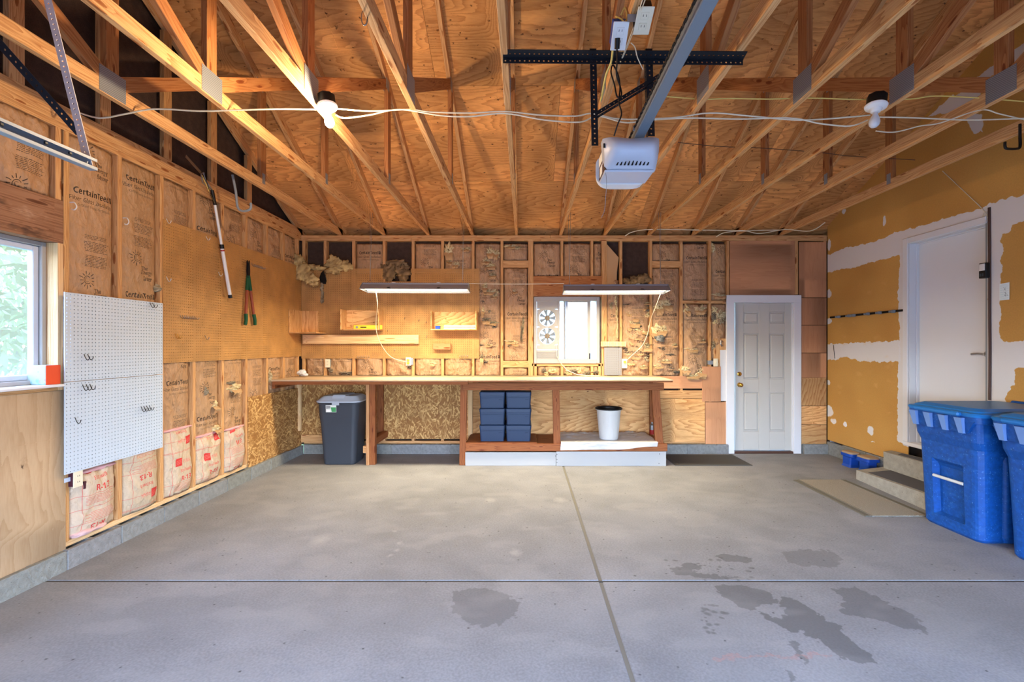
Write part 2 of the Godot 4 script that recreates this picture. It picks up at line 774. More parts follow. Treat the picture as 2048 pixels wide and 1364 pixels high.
# rotary-cut veneer: contour lines of a slow noise
func veneer_tex(w: int, h: int, light: Color, dark: Color, lines: float, sd: int, plugs: int, amount := 0.6) -> Tex:
	var t := Tex.new(w, h, light)
	var lo := nz(w, h, sd, 0.0045, 2, 2, 8)
	var mid := nz(w, h, sd + 3, 0.03, 2, 1, 6)
	var fine := nz(w, h, sd + 1, 0.2, 3, 1, 8)
	var blot := nz(w, h, sd + 2, 0.006, 3, 4, 4)
	for i in w * h:
		var ph := lines * lo[i] / 255.0 + 0.9 * mid[i] / 255.0
		var s := fposmod(ph, 1.0)
		var g := clampf(amount * s * s + (fine[i] - 128) / 640.0, 0.0, 1.0)
		var b := 1.0 + (blot[i] - 128) / 700.0
		var k := i * 3
		t.d[k] = clampi(int(255.0 * b * lerpf(light.r, dark.r, g)), 0, 255)
		t.d[k + 1] = clampi(int(255.0 * b * lerpf(light.g, dark.g, g)), 0, 255)
		t.d[k + 2] = clampi(int(255.0 * b * lerpf(light.b, dark.b, g)), 0, 255)
	var r2 := RandomNumberGenerator.new()
	r2.seed = sd
	var nn := fnoise(sd, 0.12, 2)
	for i in plugs:
		var x := r2.randf() * w
		var y := r2.randf() * h
		var s := r2.randf_range(1.3, 4.2) * w / 512.0
		t.ell(x, y, s, s * r2.randf_range(1.0, 2.6), Color(dark.r * 0.35, dark.g * 0.3, dark.b * 0.3), r2.randf_range(0.5, 0.9), nn, s, 0.3)
		if r2.randf() < 0.25:
			t.ell(x + r2.randf_range(-8, 8), y + r2.randf_range(-20, 20), s * 3, s * 7, dark, 0.35, nn, s * 3, 0.0)
	return t

func make_materials() -> void:
	var sans := sysfont("Droid Sans")
	var bold := sysfont("Droid Sans", 700)
	var serif := sysfont("Droid Serif", 700, true)
	# lumber
	var pine := wood_tex(256, 1024, Color(0.83, 0.645, 0.435), Color(0.62, 0.40, 0.22), 9.0, 3.2, 11, 7).out()
	var m := mat("pine", Color.WHITE, 0.75, pine, Vector3(1 / 0.28, 1 / 1.7, 1))
	m = mat("pine_dark", Color(0.84, 0.735, 0.665), 0.7, pine, Vector3(1 / 0.28, 1 / 1.7, 1))
	m = mat("pine_pale", Color(1.0, 1.0, 1.0), 0.75, wood_tex(256, 512, Color(0.90, 0.76, 0.57), Color(0.76, 0.57, 0.37), 9.0, 3.2, 12, 4).out(), Vector3(1 / 0.28, 1 / 1.7, 1))
	# roof sheathing
	var roof := veneer_tex(512, 1024, Color(0.84, 0.61, 0.37), Color(0.62, 0.39, 0.205), 13.0, 21, 150).out()
	mat("roof_ply", Color.WHITE, 0.85, roof, Vector3(1 / 1.22, 1 / 2.44, 1))
	var fir := veneer_tex(512, 512, Color(0.86, 0.675, 0.455), Color(0.67, 0.445, 0.245), 14.0, 37, 14, 0.8).out()
	mat("fir_ply", Color.WHITE, 0.8, fir, Vector3(1 / 1.22, 1 / 1.22, 1))
	mat("luan", Color(0.93, 0.86, 0.83), 0.7, veneer_tex(256, 256, Color(0.80, 0.625, 0.47), Color(0.68, 0.49, 0.34), 3.0, 41, 0, 0.25).out(), Vector3(1.6, 0.8, 1))
	mat("bench_ply", Color.WHITE, 0.7, veneer_tex(256, 256, Color(0.70, 0.61, 0.50), Color(0.61, 0.50, 0.38), 3.0, 43, 6, 0.3).out(), Vector3(1.6, 0.8, 1))
	mat("pale_ply", Color.WHITE, 0.75, veneer_tex(512, 512, Color(0.64, 0.54, 0.42), Color(0.555, 0.44, 0.315), 7.0, 47, 10, 0.55).out(), Vector3(1 / 1.22, 1 / 1.22, 1))
	var wt := wood_tex(256, 512, Color(0.60, 0.44, 0.33), Color(0.42, 0.27, 0.18), 8.0, 3.0, 15, 3)
	var wn := fnoise(16, 0.03, 3)
	for e: Array in [[70, 400, 40, 60], [190, 250, 50, 70], [60, 150, 30, 50], [200, 60, 30, 60]]:
		wt.ell(e[0], e[1], e[2], e[3], Color(0.20, 0.14, 0.11), 0.6, wn, 30, 0.1)
	for e: Array in [[120, 330, 30, 80], [40, 60, 30, 50], [230, 420, 20, 60]]:
		wt.ell(e[0], e[1], e[2], e[3], Color(0.78, 0.66, 0.56), 0.5, wn, 30, 0.1)
	mat("weathered", Color.WHITE, 0.8, wt.out(), Vector3(1 / 0.3, 1 / 1.3, 1))
	# strand board
	var osb := Tex.new(512, 512, Color(0.58, 0.40, 0.21))
	var r2 := RandomNumberGenerator.new()
	r2.seed = 5
	for i in 1700:
		var q := Vector2(r2.randf() * 512, r2.randf() * 512)
		var a := r2.randfn(0.0, 0.7)
		var e := Vector2(cos(a), sin(a)) * r2.randf_range(9, 24)
		var o := Vector2(-e.y, e.x).normalized() * r2.randf_range(1.5, 5.0)
		var k := r2.randf()
		var c := Color(0.52, 0.35, 0.18).lerp(Color(0.90, 0.74, 0.49), k)
		osb.poly(PackedVector2Array([q - e - o, q + e - o * 0.7, q + e + o, q - e + o * 0.8]), c, 0.85)
	mat("osb", Color.WHITE, 0.7, osb.out(), Vector3(1 / 1.1, 1 / 1.1, 1))
	# hardboard
	var hb := Tex.new(256, 256, Color(0.72, 0.535, 0.315))
	hb.speckle(nz(256, 256, 51, 0.3, 3), 0.12)
	hb.speckle(nz(256, 256, 52, 0.012, 3), 0.16)
	mat("hardboard", Color.WHITE, 0.62, hb.out(), Vector3(1.1, 1.1, 1))
	mat("white_board", Color(0.735, 0.785, 0.83), 0.5)
	mat("grey_board", Color(0.52, 0.52, 0.53), 0.5)
	# kraft paper with its print
	var kw := 512
	var kh := 1266
	var kraft := Tex.new(kw, kh, Color(0.705, 0.555, 0.415))
	kraft.speckle(nz(kw, kh, 61, 0.02, 3, 1, 4), 0.14)
	kraft.speckle(nz(kw, kh, 62, 0.2, 2), 0.07)
	var ink := Color(0.13, 0.10, 0.09)
	kraft.text("CertainTeed", bold, 245, 110, 350, ink, 0.86, 0.0, 62)
	kraft.poly(PackedVector2Array([Vector2(434, 82), Vector2(470, 82), Vector2(470, 138), Vector2(434, 138)]), ink, 0.85)
	kraft.seg(Vector2(446, 90), Vector2(446, 130), 4, Color(0.705, 0.555, 0.415), 0.9)
	kraft.seg(Vector2(446, 104), Vector2(462, 104), 4, Color(0.705, 0.555, 0.415), 0.9)
	kraft.text("Fiber Glass Insulation", sans, 255, 188, 440, ink, 0.8, 0.0, 42)
	kraft.text("Certified Thermal Performance", sans, 275, 245, 330, ink, 0.62, 0.0, 26)
	for blk: Array in [[520, 3], [585, 7], [720, 8]]:
		var y0: float = blk[0]
		for i in int(blk[1]):
			var x := 170.0
			var yy: float = y0 + i * 15.0
			while x < 400.0 - (i % 3) * 18.0:
				var ln := r2.randf_range(7, 30)
				kraft.poly(PackedVector2Array([Vector2(x, yy), Vector2(x + ln, yy), Vector2(x + ln, yy + 6), Vector2(x, yy + 6)]), ink, 0.62)
				x += ln + 6.0
	var sc := Vector2(190, 965)
	for k in 13:
		var a := TAU * k / 13.0 + 0.1
		var e := Vector2(cos(a), sin(a))
		kraft.seg(sc + e * 52, sc + e * (76 + 12 * (k % 2)), 7, ink, 0.8)
	for k in 24:
		var a := 0.7 + (TAU - 1.4) * k / 24.0
		var b := 0.7 + (TAU - 1.4) * (k + 1) / 24.0
		kraft.seg(sc + Vector2(cos(a), sin(a)) * 38, sc + Vector2(cos(b), sin(b)) * 38, 6, ink, 0.8)
		if k % 24 < 22:
			kraft.seg(sc + Vector2(cos(a), sin(a)) * 20, sc + Vector2(cos(b), sin(b)) * 20, 4, ink, 0.7)
	kraft.text("The", serif, 300, 1065, 80, ink, 0.85, 0.0, 46)
	kraft.text("Energy", serif, 330, 1120, 150, ink, 0.85, 0.0, 56)
	kraft.text("Saver", serif, 345, 1180, 130, ink, 0.85, 0.0, 48)
	m = mat("kraft", Color.WHITE, 0.5, kraft.out(), Vector3.ONE)
	m.normal_enabled = true
	m.normal_texture = crumple(63)
	m.normal_scale = 0.9
	mat("kraft_back", Color(0.74, 0.59, 0.42), 0.7)
	# paper of the red printed batts
	var pk := Tex.new(512, 1024, Color(0.77, 0.69, 0.59))
	pk.speckle(nz(512, 1024, 71, 0.02, 3, 1, 2), 0.10)
	var red := Color(0.80, 0.20, 0.20)
	for half in 2:
		var oy := 512.0 * half
		var f := PI if half == 1 else 0.0
		var mid := Vector2(270, oy + 256)
		var put := func(x: float, y: float) -> Vector2: return mid + (Vector2(x, y) - Vector2(270, 256)).rotated(f)
		var q: Vector2 = put.call(175, 120)
		pk.poly(PackedVector2Array([q + Vector2(-48, -48), q + Vector2(48, -48), q + Vector2(48, 48), q + Vector2(-48, 48)]), red, 0.95)
		for i in 3:
			pk.seg(q + Vector2(-38, -12 + i * 18).rotated(f), q + Vector2(38, -26 + i * 18).rotated(f), 4, Color(0.85, 0.62, 0.55), 0.8)
		q = put.call(300, 125)
		pk.text("PINK", sans, q.x, q.y, 120, Color(0.86, 0.40, 0.38), 0.9, f, 42)
		q = put.call(285, 230)
		pk.text("EcoTouch", serif, q.x, q.y, 170, red, 0.8, f, 40)
		q = put.call(295, 330)
		pk.text("R-13", bold, q.x, q.y, 150, red, 0.9, f, 58)
		for i in 6:
			var e1: Vector2 = put.call(120, 400 + i * 14)
			var e2: Vector2 = put.call(430 - (i % 2) * 60, 400 + i * 14)
			pk.seg(e1, e2, 3, red, 0.55)
	pk.seg(Vector2(95, 0), Vector2(95, 1023), 3, red, 0.6)
	for y in [4, 380, 508, 640, 892, 1018]:
		pk.seg(Vector2(0, y), Vector2(512, y), 3, red, 0.55)
	m = mat("pink_paper", Color.WHITE, 0.6, pk.out(), Vector3.ONE)
	m.normal_enabled = true
	m.normal_texture = crumple(64)
	m.normal_scale = 0.7
	mat("fluff", Color.WHITE, 0.95)
	# asphalt-soaked fibreboard
	var fb := Tex.new(256, 256, Color(0.265, 0.20, 0.17))
	fb.speckle(nz(256, 256, 77, 0.3, 3), 0.4)
	fb.speckle(nz(256, 256, 78, 0.03, 3), 0.25)
	mat("fibre_dark", Color.WHITE, 0.95, fb.out(), Vector3(1.5, 1.5, 1))
	# concrete
	var con := Tex.new(512, 512, Color(0.60, 0.595, 0.57))
	con.speckle(nz(512, 512, 81, 0.25, 3), 0.22)
	con.speckle(nz(512, 512, 82, 0.02, 4), 0.16)
	for i in 260:
		con.ell(r2.randf() * 512, r2.randf() * 512, r2.randf_range(1, 3), r2.randf_range(1, 3), Color(0.32, 0.32, 0.31), 0.7)
	m = mat("block", Color(0.86, 0.875, 0.89), 0.95, con.out(), Vector3(1.6, 1.6, 1.6))
	m.uv1_triplanar = true
	m.uv1_world_triplanar = true
	m.normal_enabled = true
	m.normal_texture = noise_normal(83, 0.08, 256, 3.0)
	m.normal_scale = 0.6
	m = mat("step_concrete", Color(1.0, 0.99, 0.96), 0.95, con.out(), Vector3(1.1, 1.1, 1.1))
	m.uv1_triplanar = true
	m.uv1_world_triplanar = true
	# plain ones
	mat("white_paint", Color(0.85, 0.85, 0.855), 0.5)
	mat("kick_paint", Color(0.67, 0.665, 0.65), 0.6)
	mat("door_paint", Color(0.74, 0.725, 0.69), 0.45)
	mat("white_plastic", Color(0.87, 0.87, 0.86), 0.35)
	mat("ivory", Color(0.87, 0.83, 0.72), 0.4)
	mat("cable_white", Color(0.86, 0.82, 0.72), 0.5)
	mat("cable_yellow", Color(0.86, 0.76, 0.42), 0.5)
	mat("black_plastic", Color(0.05, 0.05, 0.055), 0.45)
	mat("black_matte", Color(0.03, 0.03, 0.03), 0.9)
	mat("grey_plastic", Color(0.22, 0.24, 0.27), 0.5)
	mat("lid_grey", Color(0.66, 0.70, 0.74), 0.4)
	mat("tote_blue", Color(0.15, 0.22, 0.33), 0.45)
	mat("milk_plastic", Color(0.77, 0.77, 0.755), 0.35)
	mat("opener_grey", Color(0.72, 0.74, 0.78), 0.4)
	mat("brown_metal", Color(0.30, 0.20, 0.16), 0.5)
	mat("blue_box", Color(0.08, 0.26, 0.62), 0.4)
	mat("red_paint", Color(0.62, 0.10, 0.09), 0.5)
	mat("green_rubber", Color(0.05, 0.30, 0.17), 0.6)
	mat("tan_pad", Color(0.62, 0.53, 0.42), 0.9)
	mat("tread", Color(0.34, 0.34, 0.36), 0.95)
	mat("orange_paint", Color(0.86, 0.30, 0.14), 0.6)
	mat("yellow_paint", Color(0.90, 0.80, 0.24), 0.45)
	mat("paper", Color(0.90, 0.89, 0.85), 0.8)
	mat("silver_bag", Color(0.80, 0.80, 0.80), 0.28)
	mat("sheet", Color(0.76, 0.755, 0.75), 0.45)
	mat("alu", Color(0.64, 0.63, 0.61), 0.5)
	mat("vinyl", Color(0.76, 0.80, 0.86), 0.35)
	m = mat("galv", Color(0.62, 0.65, 0.68), 0.42)
	m.metallic = 0.7
	m = mat("steel", Color(0.60, 0.60, 0.61), 0.32)
	m.metallic = 0.9
	m = mat("track", Color(0.55, 0.59, 0.64), 0.5)
	m.metallic = 0.3
	m = mat("dark_steel", Color(0.13, 0.15, 0.18), 0.4)
	m.metallic = 0.5
	m = mat("rail_steel", Color(0.46, 0.51, 0.55), 0.45)
	m.metallic = 0.3
	m = mat("strap_pale", Color(0.86, 0.82, 0.81), 0.55)
	m = mat("brass", Color(0.83, 0.64, 0.28), 0.25)
	m.metallic = 1.0
	mat("hood", Color(0.48, 0.47, 0.50), 0.4)
	mat("hood_white", Color(0.92, 0.92, 0.90), 0.35)
	# truss plates: stamped rows
	var tp := Tex.new(128, 128, Color(0.55, 0.58, 0.61))
	for j in 10:
		for i in 12:
			var c := Color(0.36, 0.39, 0.42) if (i + j) % 2 == 0 else Color(0.84, 0.86, 0.88)
			tp.ell(5.3 + i * 10.66, 6.4 + j * 12.8, 2.4, 4.4, c, 0.9)
	m = mat("plate", Color.WHITE, 0.45, tp.out(), Vector3(14, 14, 1))
	m.metallic = 0.55
	# blue bins, scuffed
	var bl := Tex.new(512, 512, Color(0.065, 0.275, 0.55))
	bl.speckle(nz(512, 512, 91, 0.03, 4), 0.3)
	var bn := fnoise(92, 0.2, 2)
	for i in 520:
		var s := r2.randf_range(0.6, 2.2)
		bl.ell(r2.randf() * 512, r2.randf() * 512, s, s * r2.randf_range(0.7, 2.5), Color(0.62, 0.73, 0.86), r2.randf_range(0.2, 0.7), bn, 1.0)
	for i in 260:
		bl.ell(r2.randf() * 512, r2.randf() * 512, r2.randf_range(4, 26), r2.randf_range(4, 20), Color(0.33, 0.50, 0.74), r2.randf_range(0.08, 0.22), bn, 6.0, 0.0)
	m = mat("bin_blue", Color.WHITE, 0.42, bl.out(), Vector3(1.4, 1.4, 1.4))
	m.uv1_triplanar = true
	mat("bin_rib", Color(0.40, 0.53, 0.74), 0.5)
	mat("bin_lid", Color(0.13, 0.43, 0.70), 0.36)
	# glass and light
	m = mat("glass", Color(0.95, 0.98, 1.0, 0.06), 0.02)
	m.transparency = BaseMaterial3D.TRANSPARENCY_ALPHA
	m = mat("hazy_glass", Color(0.93, 0.96, 0.94, 0.26), 0.5)
	m.transparency = BaseMaterial3D.TRANSPARENCY_ALPHA
	m = mat("bulb_lit", Color(1, 0.96, 0.88), 0.4)
	m.emission_enabled = true
	m.emission = Color(1.0, 0.90, 0.74)
	m.emission_energy_multiplier = 9.0
	mat("bulb_off", Color(0.80, 0.81, 0.83), 0.3)
	m = mat("tube_lit", Color(1, 1, 1), 0.4)
	m.emission_enabled = true
	m.emission = Color(1.0, 0.93, 0.80)
	m.emission_energy_multiplier = 5.0
	# mats
	var mt := Tex.new(256, 256, Color(0.62, 0.585, 0.52))
	mt.speckle(nz(256, 256, 101, 0.35, 2, 1, 1, FastNoiseLite.TYPE_CELLULAR), 0.5)
	m = mat("mat_field", Color.WHITE, 0.95, mt.out(), Vector3(3, 3, 1))
	m.normal_enabled = true
	m.normal_texture = noise_normal(102, 0.15, 256, 6.0)
	mat("mat_border", Color(0.40, 0.385, 0.34), 0.95)
	mat("mat_dark", Color(0.29, 0.285, 0.27), 0.95)
	mat("leaf", Color(0.50, 0.61, 0.36), 0.6)
	M.leaf.backlight = Color(0.5, 0.6, 0.25)
	mat("bark", Color(0.36, 0.28, 0.20), 0.9)
	mat("siding", Color(0.90, 0.91, 0.92), 0.6)
	mat("asphalt", Color(0.50, 0.50, 0.49), 0.95)
	mat("lawn", Color(0.40, 0.50, 0.26), 0.95)
	mat("shingle", Color(0.25, 0.24, 0.23), 0.95)
	mat("duct", Color(0.52, 0.54, 0.55), 0.7)
	mat("maroon", Color(0.28, 0.12, 0.17), 0.6)


# ---------------------------------------------------------------- the shell
func roof_y(d: float) -> float:
	return 3.14 + 0.5 * (6.27 - d) if d > DC else 3.14 + 0.5 * (6.27 - (2.0 * DC - d))

func make_floor() -> void:
	var w := 1536
	var t := Tex.new(w, w, Color(0.535, 0.54, 0.545))
	t.speckle(nz(w, w, 201, 0.004, 4, 2, 2), 0.12, Color(1, 1, 1.06))
	t.speckle(nz(w, w, 202, 0.02, 3, 2, 2), 0.10)
	t.speckle(nz(w, w, 203, 0.3, 3), 0.20)
	var q := func(p: Vector3) -> Vector2: return Vector2((p.x + 3.2) / 7.6 * w, (6.4 + p.z) / 7.1 * w)
	var n1 := fnoise(204, 0.06, 3)
	var stain := Color(0.365, 0.365, 0.36)
	var crop := func(pts: Array) -> PackedVector2Array:
		var o := PackedVector2Array()
		for e: Array in pts:
			o.append(q.call(fl(1000 + e[0] / 1.954, 900 + e[1] / 1.954)))
		return o
	t.poly(crop.call([[835, 530], [960, 528], [1050, 550], [1085, 590], [1060, 600], [1010, 602], [1000, 625], [935, 615], [905, 590], [860, 560]]), stain, 0.62, n1, 7)
	t.poly(crop.call([[1085, 590], [1125, 570], [1200, 610], [1260, 655], [1325, 690], [1365, 740], [1440, 795], [1462, 832], [1400, 832], [1310, 795], [1245, 745], [1185, 712], [1130, 708], [1060, 675], [1000, 635], [1040, 640], [1100, 662], [1120, 630]]), stain, 0.66, n1, 7)
	t.poly(crop.call([[1290, 540], [1390, 535], [1500, 590], [1610, 640], [1660, 700], [1680, 720], [1600, 700], [1490, 665], [1400, 650], [1330, 640], [1350, 600], [1330, 570]]), stain, 0.52, n1, 9)
	t.poly(crop.call([[665, 465], [740, 440], [800, 450], [760, 475], [850, 490], [940, 495], [900, 505], [790, 500], [700, 485]]), stain, 0.6, n1, 8)
	t.poly(crop.call([[835, 415], [880, 405], [985, 425], [965, 440], [880, 435]]), stain, 0.6, n1, 6)
	t.poly(crop.call([[1100, 400], [1180, 388], [1300, 395], [1350, 430], [1300, 458], [1180, 455], [1110, 430]]), stain, 0.36, n1, 9)
	t.poly(crop.call([[1120, 745], [1160, 750], [1175, 790], [1200, 815], [1195, 842], [1160, 800]]), stain, 0.55, n1, 6)
	t.poly(crop.call([[1105, 850], [1130, 860], [1165, 905], [1140, 905]]), stain, 0.5, n1, 4)
	t.poly(crop.call([[-178, 558], [-110, 535], [0, 550], [80, 590], [60, 650], [-10, 685], [-110, 690], [-180, 640]]), stain, 0.42, n1, 8)
	for i in 46:
		var e := fl(1000 + rr(640, 1000) / 1.954, 900 + rr(400, 510) / 1.954) if i < 24 else fl(1000 + rr(780, 880) / 1.954, 900 + rr(600, 720) / 1.954)
		var c: Vector2 = q.call(e)
		var s := rr(1.5, 4.5)
		t.ell(c.x, c.y, s, s, stain, 0.6, n1, 2)
	# dusty pale patches, drips and the faint red streak
	var pale := Color(0.68, 0.675, 0.66)
	for e: Array in [[800, 1085, 5], [795, 1100, 6], [780, 1112, 5], [790, 1062, 5], [1030, 1105, 12], [1120, 1000, 16], [640, 1080, 20], [980, 1000, 14]]:
		var c: Vector2 = q.call(fl(e[0], e[1]))
		t.ell(c.x, c.y, e[2], e[2] * 1.4, pale, 0.5, n1, 5, 0.2)
	var n2 := fnoise(207, 0.012, 3)
	for y in w:
		for x in range(0, w):
			var v := n2.get_noise_2d(x * 0.6, y) - 0.12
			if v > 0.0:
				t.mixpx(x, y, pale, minf(v * 0.6, 0.16))
	t.poly(crop.call([[840, 803], [1180, 800], [1200, 792], [1290, 800], [1295, 808], [1180, 812], [840, 818]]), Color(0.76, 0.50, 0.46), 0.38, n1, 8, 0.8)
	for i in 1500:
		var s := rr(0.5, 1.7)
		var x := rr(0, w)
		var y := rr(0, w)
		if n2.get_noise_2d(x * 2.0 + 900, y * 2.0) > -0.12:
			t.ell(x, y, s, s, Color(0.25, 0.25, 0.25), 0.75)
	var m := mat("floor", Color(0.97, 0.97, 0.98), 0.86, t.out(), Vector3(1 / 7.6, 1 / 7.1, 1))
	m.normal_enabled = true
	m.normal_texture = noise_normal(208, 0.10, 512, 3.0, 5)
	m.normal_scale = 0.5
	# the normal map repeats finely: it needs its own scale, so the relief goes on the second set
	m.normal_enabled = false
	m.normal_texture = null
	m.detail_enabled = true
	m.detail_uv_layer = BaseMaterial3D.DETAIL_UV_2
	m.detail_normal = noise_normal(208, 0.09, 512, 3.0, 5)
	m.uv2_scale = Vector3(1.2, 1.2, 1)
	var root := thing("floor", "grey concrete slab floor with control joints and damp stains", "floor", Vector3(0.5, 0, -3), "", "structure")
	var g := 0.011
	var jx := 0.487
	var jd := 2.876
	var gz := 0.009
	for e: Array in [[-3.12, jx - g, DF, jd - gz], [jx + g, 4.3, DF, jd - gz], [-3.12, jx - g, jd + gz, 6.3], [jx + g, 4.3, jd + gz, 6.3]]:
		var mb := MB.new()
		mb.slab(Vector3(e[0], -0.12, -e[2]), Vector3(e[1], 0, -e[3]), 2, 0.004)
		for i in mb.p.size():
			mb.t[i] = Vector2(mb.p[i].x + 3.2, 6.4 + mb.p[i].z)
		var o := part("slab", mb, m, root)
		# fine relief from a second set of coordinates
		var am: ArrayMesh = o.mesh
		var arr := am.surface_get_arrays(0)
		arr[Mesh.ARRAY_TEX_UV2] = arr[Mesh.ARRAY_TEX_UV]
		am.clear_surfaces()
		am.add_surface_from_arrays(Mesh.PRIMITIVE_TRIANGLES, arr)
	var fill := mat("joint_filler", Color(0.46, 0.45, 0.41), 0.95)
	box_part("joint_filler", Vector3(jx - g, -0.1, -DF), Vector3(jx + g, -0.006, -6.3), fill, root, 2)
	box_part("joint_filler", Vector3(-3.12, -0.1, -(jd - gz)), Vector3(4.3, -0.004, -(jd + gz)), mat("joint_dark", Color(0.27, 0.265, 0.25), 0.95), root, 0)

# hollow concrete block between u0 and u1 along a wall
func block_part(root: Node3D, a: Vector3, along: Vector3, out: Vector3, ln: float, top: float) -> void:
	var mb := MB.new()
	mb.col = tone(0.92, 1.04)
	var g := 0.005
	var put := func(u0: float, u1: float, o0: float, o1: float) -> void:
		var p0 := a + along * u0 - out * o0
		var p1 := a + along * u1 - out * o1 + Vector3(0, top, 0)
		mb.slab(p0 + Vector3(0, -0.06, 0), p1, 1, 0.003)
	put.call(g, ln - g, 0.0, 0.034)
	put.call(g, ln - g, 0.166, 0.2)
	for c: float in [0.018, ln / 2, ln - 0.018]:
		put.call(clampf(c - 0.015, g, ln), clampf(c + 0.015, 0, ln - g), 0.034, 0.166)
	part("block", mb, M.block, root)

func make_left_wall() -> void:
	var root := thing("wall_left", "open stud wall with insulation, window and concrete block footing", "wall", Vector3(XL - 0.05, 0, -3), "", "structure")
	var jd := 3.013
	for k in range(-8, 8):
		var d0 := jd + 0.4064 * k
		if d0 + 0.4064 > 6.25 or d0 < DF:
			continue
		block_part(root, Vector3(-3.04, 0, -d0), Vector3(0, 0, -1), Vector3(1, 0, 0), 0.4064, 0.13)
	var mm := MB.new()
	mm.slab(Vector3(-3.046, -0.05, -DF), Vector3(-3.07, 0.12, -6.25), 2)
	part("mortar", mm, M.block, root)
	# sill plate and studs
	box_part("sill_plate", Vector3(XL - 0.01, 0.132, -DF), Vector3(XL - 0.1, 0.17, -6.2), M.pine_pale, root, 2, 0.002)
	box_part("sill_plate", Vector3(XL - 0.1, 0.132, -DF), Vector3(XL - 0.12, 0.16, -6.2), M.pine, root, 2)
	var studs := [3.057, 3.461, 3.862, 4.24, 4.643, 5.04, 5.446, 5.826, 6.2]
	for d: float in studs:
		box_part("stud", Vector3(XL, 0.17, -(d - 0.019)), Vector3(XL - 0.089, 2.944, -(d + 0.019)), M.pine, root, 1, 0.002, tone())
	for d: float in [0.2, 0.61, 1.01, 1.42]:
		box_part("stud", Vector3(XL, 0.17, -(d - 0.019)), Vector3(XL - 0.089, 2.944, -(d + 0.019)), M.pine, root, 1, 0.002, tone())
	# window framing
	box_part("header", Vector3(XL, 2.178, -1.72), Vector3(XL - 0.089, 2.466, -3.036), M.weathered, root, 2, 0.002)
	box_part("trimmer", Vector3(XL, 0.17, -3.0), Vector3(XL - 0.089, 2.178, -3.036), M.pine_pale, root, 1, 0.002, Color(1.05, 1.05, 1.05))
	box_part("trimmer", Vector3(XL, 0.17, -1.76), Vector3(XL - 0.089, 2.178, -1.8), M.pine, root, 1, 0.002)
	box_part("cripple", Vector3(XL, 2.466, -2.985), Vector3(XL - 0.089, 2.944, -3.023), M.pine, root, 1, 0.002)
	box_part("cripple", Vector3(XL, 2.466, -2.585), Vector3(XL - 0.089, 2.944, -2.623), M.pine, root, 1, 0.002)
	box_part("rough_sill", Vector3(XL, 1.185, -1.8), Vector3(XL - 0.089, 1.225, -3.0), M.pine, root, 2, 0.002)
	# double top plate
	box_part("top_plate", Vector3(XL, 2.944, -DF), Vector3(XL - 0.089, 2.981, -6.27), M.pine, root, 2, 0.002, tone())
	box_part("top_plate", Vector3(XL, 2.982, -DF), Vector3(XL - 0.089, 3.02, -6.27), M.pine, root, 2, 0.002, tone())
	# dark fibreboard sheathing outside, with the window opening
	for e: Array in [[DF, 1.8, 0.1, 3.02], [3.0, 6.4, 0.1, 3.02], [1.8, 3.0, 0.1, 1.2], [1.8, 3.0, 2.178, 3.02]]:
		box_part("sheathing", Vector3(XL - 0.09, e[2], -e[0]), Vector3(XL - 0.13, e[3], -e[1]), M.fibre_dark, root, 1)
	var mb := MB.new()
	var xf := Transform3D(Basis(Vector3(0, 0, -1), Vector3.UP, Vector3(1, 0, 0)), Vector3(XL - 0.11, 0, 0))
	mb.prism(xf, PackedVector2Array([Vector2(-1.25, 2.8), Vector2(6.85, 2.8), Vector2(6.85, roof_y(6.85)), Vector2(DC, roof_y(DC)), Vector2(-1.25, roof_y(-1.25))]), 0.04)
	part("gable_sheathing", mb, M.fibre_dark, root)
	for k in 9:
		var d := 0.42 + 0.585 * k
		if roof_y(d) < 3.4:
			continue
		box_part("gable_stud", Vector3(XL - 0.002, 3.109, -(d - 0.044)), Vector3(XL - 0.04, roof_y(d) - 0.1, -(d + 0.044)), M.pine, root, 1, 0.002, tone(0.88, 1.0))
	# plywood below the window, strand board in the corner
	var y0 := 0.112
	box_part("plywood_panel", Vector3(XL + 0.012, y0, -1.2), Vector3(XL, 1.2, -2.0), M.pale_ply, root, 1, 0.001)
	box_part("plywood_panel", Vector3(XL + 0.012, y0, -2.003), Vector3(XL, 1.2, -3.04), M.pale_ply, root, 1, 0.001)
	for e: Array in [[5.06, 6.26, 0.50, 0.915], [5.06, 6.26, y0, 0.498]]:
		box_part("strand_board", Vector3(XL + 0.012, e[2], -e[0]), Vector3(XL, e[3], -e[1]), M.osb, root, 1, 0.001, Color(1.15, 1.12, 1.02))

